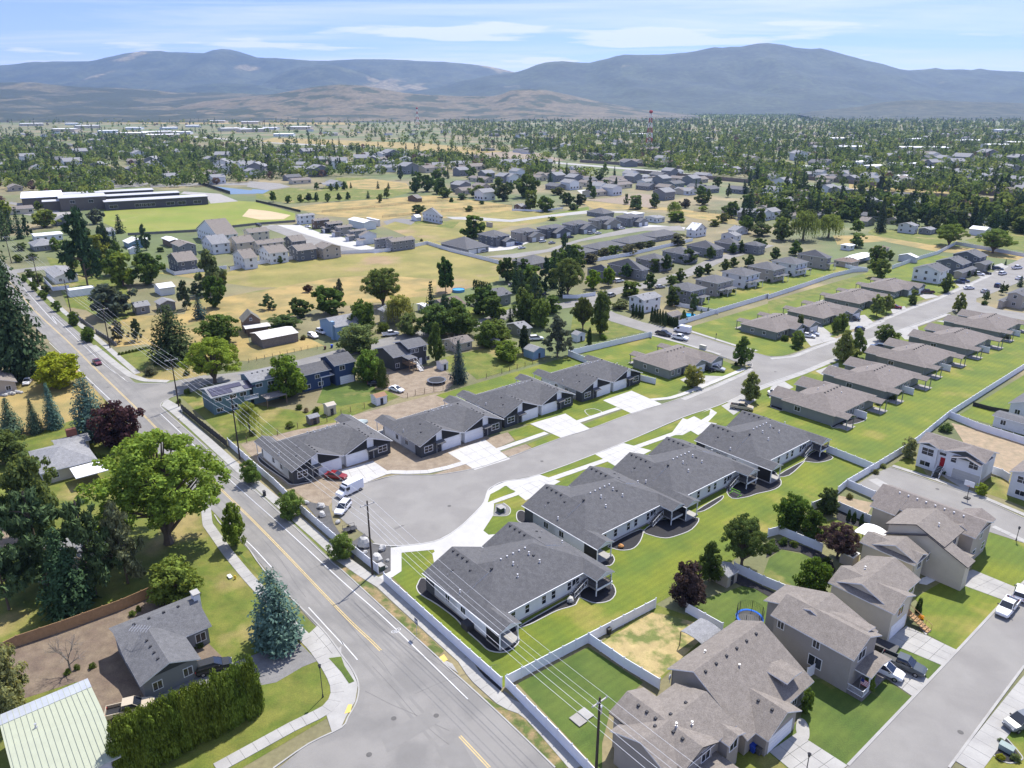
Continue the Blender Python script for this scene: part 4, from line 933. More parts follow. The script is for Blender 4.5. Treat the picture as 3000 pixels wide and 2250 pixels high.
   # ---- the row of taupe duplexes
def brown_duplex(label,crop,L=None,B=None,front='NW',group='taupe duplexes along the upper lane',LN=14.4,W=21.6,rz=GRID,E=2.8,wm=None):
 wm=wm or W_sage
 h=Home('duplex_house',label,crop,L if L else B,E,rz,'duplex',group)
 if L is None: # B corner given: move the origin to the left corner
  r=rz;h.root.location.x -= LN *cos(r);h.root.location.y -= LN *sin(r)
 h.walls(0,LN,0,W,E,wm,base=False);h.roof(0,LN,0,W,E,.36,'y','hh',R_brown,wm)
 sg=-1 if front =='NW' else 1;xf=0 if front =='NW' else LN
 for y0,y1,d in ((1.0,8.6,4.0),(W -8.6,W -1.0,4.0)) if front =='NW' else ((W *.36,W *.36+7.2,2.2),(W -7.2,W -.2,3.4)):
  xs=sorted((xf +sg *d,xf -sg *5))
  h.walls(xs[0],xs[1],y0,y1,E,wm,.4,'x','gg');h.roof(xs[0],xs[1],y0,y1,E,.4,'x','gg',R_brown,T_white)
  gx=(xf +sg *d)-sg *OH;h.garage(gx,(y0 +y1)/2,0 if sg >0 else pi,4.6,2.1)
  # covered patios at the back
 for y0,y1,d in ((0.6,4.6,3.0),(W -5,W -1,3.4)) if front =='NW' else ((2.5,6.5,3),(W -6.5,W -2.5,3)):
  xb=LN if front =='NW' else 0;s2=-sg
  xs=sorted((xb +s2 *d,xb -s2 *3));h.roof(xs[0],xs[1],y0,y1,E -.05,.36,'x','gg',R_brown,wm)
  for yy in (y0 +.3,y1 -.3):h.post(xb +s2 *(d -.3),yy,0,E -.1,.18,wm)
  b=MB();b.box(*sorted((xb +s2 *.0,xb +s2 *(d +.3))),y0,y1,0,.08);b.build('patio',M_conco,h.root)
 if front =='NW':
  b=MB();b.box(LN -OH,LN +2.8,W /2-.06,W /2+.06,0,1.9);b.build('privacy_screen',T_white,h.root)
  h.row(0,LN,0,W,'E',1.0,(6.5,9,12.4,15),1.2,1.2);h.row(0,LN,0,W,'S',1.1,(4.5,),1.5,1.1)
 else:
  h.row(0,LN,0,W,'S',1.0,(5.0,9.5),1.0,1.0);h.row(0,LN,0,W,'E',.9,(2.0,4.6),1.1,1.3);h.door(LN -OH,6.3,.05,0,T_dark)
 for i in range(6):h.vent(LN /2+.5,7+i *1.5,E +.36*(LN /2-.5)+.03)
 for x,y,k in ((4,3.4,'vent_pipe'),(9.5,12,'cowl'),(10.2,8,'vent_pipe'),(3.2,15,'cowl'),(4.3,10,'flue')):
  h.vent(x,y,E +.36*min(x,LN -x,y,W -y)+.03,k)
 return h
brown_duplex('taupe-roofed duplex beside the parked white sedan, across the lawn from the charcoal duplexes','f',L=(635,600))
brown_duplex('taupe-roofed duplex second up the row, two bushes at its back','f',L=(975,455))
brown_duplex('taupe-roofed duplex with two dark cars parked before it','f',L=(1250,315))
brown_duplex('taupe-roofed duplex with blue bins on its driveway','f',L=(1530,205))
brown_duplex('taupe-roofed duplex at the top of the row by the street corner','f',L=(1755,105))
brown_duplex('taupe-roofed duplex on the corner between the lane and the cross street','e',B=(2130,412),front='SE')
brown_duplex('taupe-roofed duplex across the cross street behind the mown corner lawn','f',B=(612,165),front='SE')
brown_duplex('taupe-roofed duplex second beyond the cross street, dark car in front','j',B=(480,1280),front='SE')
brown_duplex('taupe-roofed duplex third beyond the cross street, pair of full trees in front','j',B=(790,1152),front='SE')
brown_duplex('taupe-roofed duplex last beyond the cross street, yellow bushes at its corner','j',B=(1095,1050),front='SE')

# ---- bottom right block
h=Home('family_house','taupe two-storey house cut by the bottom edge, power pole beside its long wall','o',(230,655),5.2)
h.block(5.2,.42,'x','gg',W_taupe,R_tan,L=(230,655),R=(1125,895),fascia=T_dark)
h.win('S',3.6,(5.0,),1.4,.4,'v');h.win('E',3.4,(4.6,),1.5,1.5,'v');h.vents(5.2,.42,'x',6,side=1)
x0,x1,y0,y1=h.last
h.block(4.9,.40,'y','gg',W_taupe,R_tan,R=(1270,760),dx=9,dy=12,fascia=T_white);h.vents(4.9,.4,'y',3,side=-1);h.win('E',3.2,(10.2,),1.6,1.4)
X0,X1,Y0,Y1=h.last
h.walls(X1 -3,X1 +1.2,Y1 -3.2,Y1,4.7,W_taupe,.4,'x','gg');h.roof(X1 -3,X1 +1.2,Y1 -3.2,Y1,4.7,.4,'x','gg',R_tan);h.window(X1 +.75,Y1 -1.6,3.0,0,1.4,1.5,'v')
h.walls(x1 -1,x1 +4,y0 +.4,y1 +.6,2.7,W_taupe);h.roof(x1 -3,x1 +4.4,y0,y1 +.8,2.7,.2,'x','gg',R_tan)
h.garage(x1 +4-OH,(y0 +y1)/2,0);h.vent(x0 +8,y1 -1,6.0,'flue');h.vent(X0 +5.5,Y0 +5,6.6,'flue')
h=Home('family_house','tan-shingled house with a white garage door and long pale driveway, lamp post in front','o',(705,300),5.4)
h.block((5.4,3.0),.55,'y','gg',W_taupe,R_tan,L=(705,300),dx=12.1,dy=15)
x0,x1,y0,y1=h.last;h.auto(3.0,'E',step=6)
for i in range(6):h.vent(x0 +4.6,y0 +1.5+i *2.2,7.15)
h.vent(x0 +2,y0 +5,6.4,'flue');h.vent(x0 +6.2,y0 +6.5,6.1,'flue')
X0,X1,Y0,Y1=h.rect(3.0,B=(1525,893),R=(1795,640),dx=10)
h.walls(X0,X1,Y0,Y1,3.0,W_taupe,.55,'x','gg');h.roof(X0,X1,Y0,Y1,3.0,.55,'x','gg',R_tan);h.garage(X1 -OH,(Y0 +Y1)/2-.1,0,4.9,2.3)
gp=MB();ym=(Y0 +Y1)/2;gp.add([(X1 -OH +.02,Y0 +.7,3.05),(X1 -OH +.02,Y1 -.7,3.05),(X1 -OH +.02,ym,3.0+.55*(ym -Y0)-.4)],[(0,1,2)]);gp.build('gable_panel',W_olive,h.root)
for i in range(3):h.vent(X0 +4.6+i *1.9,ym -.7,3.0+.55*(ym -Y0 -.7)+.03)
h.walls(x0 +6.0,x1 -1.2,y1 -5.2,y1 -2.2,5.1,W_taupe);h.roof(x0 +4.0,x1 -.9,y1 -5.4,y1 -2.0,5.1,.12,'x','gg',R_tan)
h=Home('family_house','grey-brown two-storey house with the white sedan and dark truck in its drive','c',(570,665),5.8)
h.block(5.8,.45,'x','gg',W_tan if False else W_taupe,R_tan,L=(570,665),B=(1110,965),dy=7.7,fascia=T_white)
x0,x1,y0,y1=h.last;h.row(x0,x1,y0,y1,'S',4.2,(1.5,6.8),.9,1.1,'v');h.row(x0,x1,y0,y1,'S',1.2,(7.0,),1.8,1.6,'v');h.row(x0,x1,y0,y1,'E',4.0,(3.3,),1.8,1.4,'v')
h.block(5.2,.33,'y','gg',W_taupe,R_tan,R=(1268,772),dx=14,dy=6)
X0,X1,Y0,Y1=h.last;h.walls(X1 -5,X1 -.4,Y0 +1,Y0 +4.4,6.5,W_taupe);h.roof(X1 -7,X1,Y0 +.8,Y0 +4.8,6.5,.2,'x','gg',R_tan);h.window(X1 -.4-OH,Y0 +2.8,4.6,0,1.3,1.2)
h.garage(X1 -OH,(Y0 +Y1)/2+.3,0,4.9,2.2)
h.roof(x1 -1,x1 +1.8,y0 +2,y1,3.0,.2,'x','gg',R_tan);h.post(x1 +1.5,y0 +2.3,0,2.9);h.railing([(x1 -.5,y0 +.6),(x1 +1.6,y0 +.6),(x1 +1.6,y0 +2.4)],.5,m=T_white)
pt=MB();pt.box(x1 -OH,x1 +1.7,y0 +.5,y1,0,.5);pt.build('porch',M_greywood,h.root)
h=Home('family_house','cream-walled split-level house with wooden front stairs beside orange flowers','p',(145,1115),5.4)
h.block(5.4,.42,'y','gg',W_cream,R_tan,L=(145,1115),R=(1100,1095));x0,x1,y0,y1=h.last
h.win('S',3.8,(5.6,),1.1,1.1,'vh');h.win('E',3.6,(8.8,),1.6,1.2);h.vents(5.4,.42,'y',1,'flue',-1,2)
h.block(5.3,.42,'x','gg',W_cream,R_tan,B=(812,1475),R=(1050,1270),dx=10);X0,X1,Y0,Y1=h.last
h.win('E',3.4,(3.3,),1.6,1.4,'v');h.garage(X1 -OH,(Y0 +Y1)/2,0,4.7,2.2);h.stairs((X1 +2.6,Y1 +.6),(X1 -1.4,Y1 +.6),0,1.9,1.1,9,M_woodl,M_woodl)
h=Home('family_house','pale beige house under a tan hip roof, between its taller neighbours and the rock bed','p',(560,715),5.2)
h.block(5.2,.42,'y','gg',W_cream,R_tan,L=(560,715),R=(1185,825));h.win('E',3.3,(2.2,5.8),1.3,1.2)
h.block(5.0,.42,'x','gg',W_cream,R_tan,R=(1185,825),dx=9,dy=5);h.win('E',3.0,(2.5,),1.4,1.3)
h=Home('family_house','tall beige house with a projecting garage and driveway towards the parked white pickup','p',(715,493),6.6)
h.block(6.6,.42,'y','gg',W_cream,R_tan,L=(715,493),B=(1355,750),dy=8,fascia=T_dark);x0,x1,y0,y1=h.last;h.win('E',4.6,(5.6,),1.4,1.1);h.vents(6.6,.42,'y',1,'flue',1,2)
h.block(4.8,.42,'y','gg',W_cream,R_tan,L=(700,600),dx=13.2,dy=3,fascia=T_dark)
h.block(3.4,.12,'x','gg',W_cream,R_tan,B=(1530,970),R=(1690,830),dx=10.5,fascia=T_dark);X0,X1,Y0,Y1=h.last;h.garage(X1 -OH,(Y0 +Y1)/2,0,4.4,2.2)
h=Home('family_house','long brown-roofed two-storey house at the street corner with a row of white roof vents','p',(545,300),5.2)
h.block(5.2,.42,'x','gg',W_tan,R_brown,L=(545,300),B=(820,405),dy=8)
h.block(5.8,.42,'x','gg',W_tan,R_brown,B=(1690,655),R=(1890,480),dx=17.5);x0,x1,y0,y1=h.last
h.win('S',3.9,(13.6,),.9,1.2,'v');h.win('E',1.0,(2.4,6.4),1.3,1.4,'h');h.win('E',3.9,(4.4,),.9,1.0,'v');h.vents(5.8,.42,'x',8,'cowl',1,.7)
h.block(5.6,.42,'y','gg',W_tan,R_brown,R=(1912,445),dx=5,dy=9)
# ---- split-level white house on the dead-end street
h=Home('family_house','white split-level house with a red front door, dark steps and wide garage','r',(495,525),5.4)
h.block(5.4,.36,'x','gg',W_white,R_brown,L=(495,525),R=(1820,705));x0,x1,y0,y1=h.last
for a,b,o_ in ((x0,x0 +4.6,.5),(x0 +5.4,x1,.35),(x0 +7.2,x1 -.5,.95)):
 if o_ <.9:h.walls(a,b,y0 -o_,y0 +4,5.4,W_white,.36,'y','gg')
 h.roof(a,b,y0 -o_ -(.3 if o_ >.9 else 0),y0 +4,5.4 if o_ <.9 else 4.9,.36 if o_ <.9 else .32,'y','gg',R_brown,T_white)
 g_=MB();m_=(a +b)/2;zz=5.4 if o_ <.9 else 4.9;yq=y0 -o_ +OH -.02 if o_ <.9 else y0 -.35;pp=.36 if o_ <.9 else .32
 g_.add([(a +.5,yq,zz -.12),(b -.5,yq,zz -.12),(m_,yq,zz +pp *(b -a)/2-.3)],[(0,1,2),(2,1,0)]);g_.build('gable_panel',W_sage,h.root)
yf=y0 -.5+OH;h.window(x0 +2.3,yf,3.2,-pi /2,2.3,1.5,'vh');h.window(x0 +2.2,yf,.7,-pi /2,2.0,1.0,'v')
h.door(x0 +5.3,y0 +OH -.02,1.5,-pi /2,paint('red_door',(.30,.01,.015)));h.window(x0 +5.1,y0 +OH -.02,4.0,-pi /2,1.3,.6,'')
h.window(x0 +7.4,y0 +OH -.36,3.4,-pi /2,1.0,1.2,'h');h.window(x0 +11.2,y0 +OH -.36,3.3,-pi /2,1.7,1.5,'vh');h.garage(x0 +10.2,y0 +OH -.35,-pi /2,5.2,2.2,paint('beige_garage_door',(.46,.45,.41)))
h.stairs((x0 +5.6,y0 -2.9),(x0 +5.3,y0 +.2),0,1.5,1.3,8,T_dark)
lw=MB();lw.box(x1 -OH,x1 -OH +.03,y0 +OH,y1 -OH,0,1.0);lw.build('foundation',M_conco,h.root)
h=Home('family_house','white house at the right edge with two wide windows over a stone base','r',(1975,1000),5.2)
h.block(5.2,.36,'y','gg',W_greyw,R_brown,L=(1975,1000),dx=8,dy=8);h.win('S',3.4,(2.5,),1.9,1.3,'vh');h.win('S',.8,(2.5,),1.6,1.0,'v')
h=Home('family_house','grey house with a slate roof beyond the tan dirt yard at the right edge','f',(2110,620),3.4)
h.block(3.4,.4,'y','gg',W_greyw,R_char2,L=(2110,620),dx=9,dy=12);h.auto(3.4,'S')
h.block(2.8,.15,'x','gg',W_greyw,R_char2,L=(2005,700),dx=10,dy=5,c='f');h.auto(2.8,'S')
# ---- house by the green-roofed shop
h=Home('family_house','grey L-shaped house with a charcoal roof and white chimney among bare dirt','a',(710,775),3.0,radians(-49))
h.block((3.9,3.0),.34,'y','gg',W_grey,R_char2,L=(710,775),R=(1370,725),wz=3.3);x0,x1,y0,y1=h.last
h.row(x0,x1,y0,y1,'E',.9,(y1 -y0 -1.6,y1 -y0 -4.2),1.3,1.3,'v');h.vents(3.9,.3,'y',4,'roof_vent',-1,1.2)
h.block(3.0,.40,'x','gg',W_grey,R_char2,B=(905,1125),R=(1305,955),dx=9);X0,X1,Y0,Y1=h.last;h.win('E',1.0,(2.1,6.0),1.1,1.2,'v');h.vents(3.0,.4,'x',4,'roof_vent',1,.8)
gp=MB();ym=(Y0 +Y1)/2;gp.add([(X1 -OH +.02,Y0 +1,3.15),(X1 -OH +.02,Y1 -1,3.15),(X1 -OH +.02,ym,3.0+.4*(ym -Y0)-.3)],[(0,1,2)]);gp.build('gable_panel',W_dark,h.root)
ch=MB();ch.box(x0 +1.6,x0 +2.9,y1 -.5,y1 +.4,0,5.6);c_=ch.build('chimney',T_white,h.root);cc=MB();cc.box(x0 +1.5,x0 +3.0,y1 -.6,y1 +.5,5.6,5.75);cc.build('chimney_cap',M_conc,c_)
an=MB();an.tube((x0 +6,y0 +2.6,4.4),(x0 +6,y0 +2.6,6.2),.03);an.tube((x0 +5.2,y0 +1.9,6.1),(x0 +7.0,y0 +3.5,6.1),.025)
for i in range(7):t=i /6;c0=(x0 +5.2+1.8*t,y0 +1.9+1.6*t);an.tube((c0[0]-.5,c0[1]+.5,6.1),(c0[0]+.5,c0[1]-.5,6.1),.02,n=3)
an.build('television_antenna',M_metal,h.root)
R_green=mat('green_ribbed_roof',(.34,.36,.27),rough=.6,var=.05,scale=.6,fine=.04);R_silver=mat('bare_ribbed_roof',(.42,.44,.48),rough=.4,metal=.3,var=.1,scale=.4)
h=Home('workshop','pale green metal-roofed workshop in the bottom corner beside the tall hedge','a',(-10,1345),4.2,radians(-50),'workshop')
x0,x1,y0,y1=h.rect(4.2,L=(-10,1345),T=(555,1065),R=(790,1580))
h.walls(x0,x1,y0,y1,4.2,paint('white_ribbed_wall',(.5,.5,.55)),.12,'y','gg');h.roof(x0,x1,y0,y1,4.2,.13,'y','gg',R_green,R_silver)
st=MB();st.box(x0 -.05,x0 +2.3,y0 -.02,y1 +.02,-.06,0);
def on_slope(b,x0_,p_):
 b.v=[(x,y,4.2+.13*(x -x0)+.07+z) for x,y,z in b.v];return b
on_slope(st,x0,.13).build('skylight_strip',R_silver,h.root)
for i in range(int((y1 -y0)/.6)):
 b=MB();y_=y0 +.3+i *.6;b.box(x0,(x0 +x1)/2,y_ -.025,y_ +.025,.0,.03);b2=on_slope(b,x0,.13);n_v=len(b.v);b.box((x0 +x1)/2,x1,y_ -.025,y_ +.025,0,.03);xm_=(x0 +x1)/2;b.v=b.v[:n_v]+[(x,y,4.2+.13*(x1 -x)+.07+z) for x,y,z in b.v[n_v:]]
 b2.build('rib',R_green,h.root)
h.vent(x0 +6,y0 +3.2,5.1,'flue')
# ---- left side of the main road
h=Home('family_house','light grey hip-roofed bungalow half hidden behind the big bright maple','d',(180,935),2.8)
h.block(2.8,.3,'y','hh',W_cream,R_lite,L=(180,935),R=(632,985));h.auto(2.8)
h.block(2.7,.3,'y','gg',W_cream,R_lite,L=(330,865),dx=5,dy=7);ch=MB();X0,X1,Y0,Y1=h.last;ch.box(X0 +1,X0 +2,Y0 +3,Y0 +5,0,5.0);ch.build('chimney',M_brick,h.root)
cp=MB();a_,b_=h.loc('d',450,1045,2.5);cp.box(a_,a_ +6,b_,b_ +6,2.4,2.55);cp.build('carport_roof',R_white,h.root)
h=Home('family_house','tan gabled house at the left edge with boulders along its wall','d',(-120,430),3.0)
h.block(3.0,.38,'x','gg',W_tan,R_tan,R=(112,482),dx=11,dy=9);h.auto(3.0)
h=Home('family_house','pale roofed bungalow hidden between the dark conifers at the left edge','d',(60,1440),2.8)
h.block(2.8,.3,'y','gg',W_cream,R_lite,L=(150,1560),dx=9,dy=12)
# ---- houses on the north street
h=Home('family_house','teal split-level house with solar panels on its lower roof','q',(130,880),4.8)
h.block(4.8,.28,'y','gg',W_teal,R_lite,B=(250,985),R=(690,880),dx=8.6);x0,x1,y0,y1=h.last
h.win('E',3.3,(1.9,5.6,8.2),1.6,1.0,'v');h.win('E',.6,(2.0,5.6),1.6,1.0,'v')
spm=mat('solar_cell',(.05,.045,.07),rough=.25,var=.05,spec=.6);pm=MB();pm.box(0,1.7,0,1.0,0,.05);pmesh=pm.mesh('solar_panel',spm)
tilt=math.atan(.28)
for i in range(11):
 for j in range(2):
  if j ==1 and 5 <= i <= 7 or i ==11:continue
  if i ==8 and j ==0:continue
  xx=(x0 +x1)/2+.5+j *1.75;o=inst('solar_panel',pmesh,h.root,(xx,y0 +.6+i *1.02,4.8+.28*(x1 -xx)+.1));o.rotation_euler=(0,tilt,0)
h.block(6.2,.3,'y','gg',W_teal,R_lite,B=(680,815),R=(1010,742),dx=8.5);h.win('E',4.4,(2.2,5.4),1.6,.9,'v');h.vents(6.2,.3,'y',4,side=1)
dk=MB();a_,b_=h.loc('q',600,990,2.2);dk.box(a_ -2,a_ +1.5,b_,b_ +3.5,2.1,2.25);dk.build('deck',T_white,h.root);h.railing([(a_ -2,b_),(a_ +1.5,b_),(a_ +1.5,b_ +3.5)],2.25,m=T_white)
pc=MB();a_,b_=h.loc('q',800,960,2.6);pc.box(a_ -1,a_ +3,b_,b_ +5.5,2.5,2.65);pc.build('patio_cover',M_greywood,h.root)
for u_,v_ in ((a_ +2.9,b_ +.1),(a_ +2.9,b_ +5.3)):h.post(u_,v_,0,2.5,m=M_wood)
h=Home('family_house','navy blue split-level house with a white patio cover','q',(1410,545),6.0)
h.block(6.0,.36,'y','gg',W_blue,R_char,L=(1410,545),R=(1820,580));h.win('E',4.2,(2.6,),1.5,1.2,'v');X0,X1,Y0,Y1=h.last;h.garage(X1 -OH,Y0 +3.8,0,4.0,2.2)
h.block(4.8,.36,'y','gg',W_blue,R_char,B=(1235,745),R=(1550,668),dx=8.5);h.win('E',3.0,(4.6,),1.3,1.0);h.win('E',.7,(1.6,5.4),1.4,1.1,'v')
a_,b_=h.loc('q',1440,765,3.0);pc=MB();pc.box(a_ -2.6,a_,b_,b_ +6.2,3.0,3.15);pc.build('patio_cover',T_white,h.root)
for v_ in (b_ +.1,b_ +6.0):h.post(a_ -.1,v_,0,3.0,m=T_white)
h=Home('barn','long low weathered barn with a peeling white roof','q',(665,280),3.0,GRID,'barn')
h.block(3.0,.22,'y','gg',M_greywood,mat('peeling_roof',(.55,.53,.50),var=.1,scale=1.5,col2=(.25,.22,.19),thr=(.6,.66)),L=(665,280),R=(1200,275),fascia=M_greywood,oh=.25)
h=Home('old_house','abandoned dark timber house with a steep roof behind the barn','q',(552,112),4.0,radians(-62),'house')
h.block(4.0,.9,'x','gg',W_brown,mat('mossy_shingles',(.14,.135,.11),var=.2,fine=.2),L=(552,112),R=(800,142),fascia=M_wood);h.win('E',4.3,(2.8,),.7,.8)
x0,x1,y0,y1=h.last;h.walls(x1 -.5,x1 +4,y0 +.3,y1 +1.6,2.7,W_brown);h.roof(x1 -.6,x1 +4.3,y0,y1 +2,2.9,.12,'y','gg',mat('peeling_roof',(.5,.5,.5)))
h=Home('family_house','pale blue house with a wide chimney, behind two white parked cars','q',(1430,128),4.6)
h.block(4.6,.3,'y','gg',W_lblue,R_lite,L=(1430,128),B=(1570,225),dy=11);x0,x1,y0,y1=h.last;h.win('E',.7,(2.2,4.4),1.4,2.2,'v');h.win('E',3.2,(8,),1.2,1.0)
ch=MB();ch.box(x1 -3,x1 -1.6,y0 -.4,y0 +.6,0,6.2);ch.build('chimney',W_lblue,h.root)
h=Home('family_house','charcoal two-storey house with a rear deck and white stair, behind the round trampoline','e',(330,225),6.0)
h.block(6.0,.3,'y','gg',W_dark,R_char2,L=(335,228),R=(562,240));h.win('E',4.2,(1.8,3.2,6.2),1.0,1.2,'v');h.win('E',1.0,(1.5,7.0),1.1,1.1);x0,x1,y0,y1=h.last;h.door(x1 -OH,y0 +4.4,.1,0,T_white)
h.block(4.4,.3,'y','gg',W_dark,R_char2,L=(205,268),R=(455,300));X0,X1,Y0,Y1=h.last;h.win('E',1.0,(1.6,),1.2,1.2)
h.roof(X1 -1,X1 +3.6,Y0 +3,Y1 -.3,4.2,.1,'x','gg',R_char2)
dk=MB();dk.box(X1 -OH,X1 +3.3,Y0 +3.2,Y1 -.5,2.0,2.2);dk.build('deck',M_wood,h.root);h.railing([(X1 -.3,Y0 +3.2),(X1 +3.3,Y0 +3.2),(X1 +3.3,Y1 -.5)],2.2,m=M_wood)
for v_ in (Y0 +3.3,(Y0 +Y1)/2+1.4,Y1 -.6):h.post(X1 +3.2,v_,0,4.1,m=M_wood)
h.stairs((X1 +4.8,Y1 +.3),(X1 +1.2,Y1 +.3),0,2.2,1.1,8,T_white)

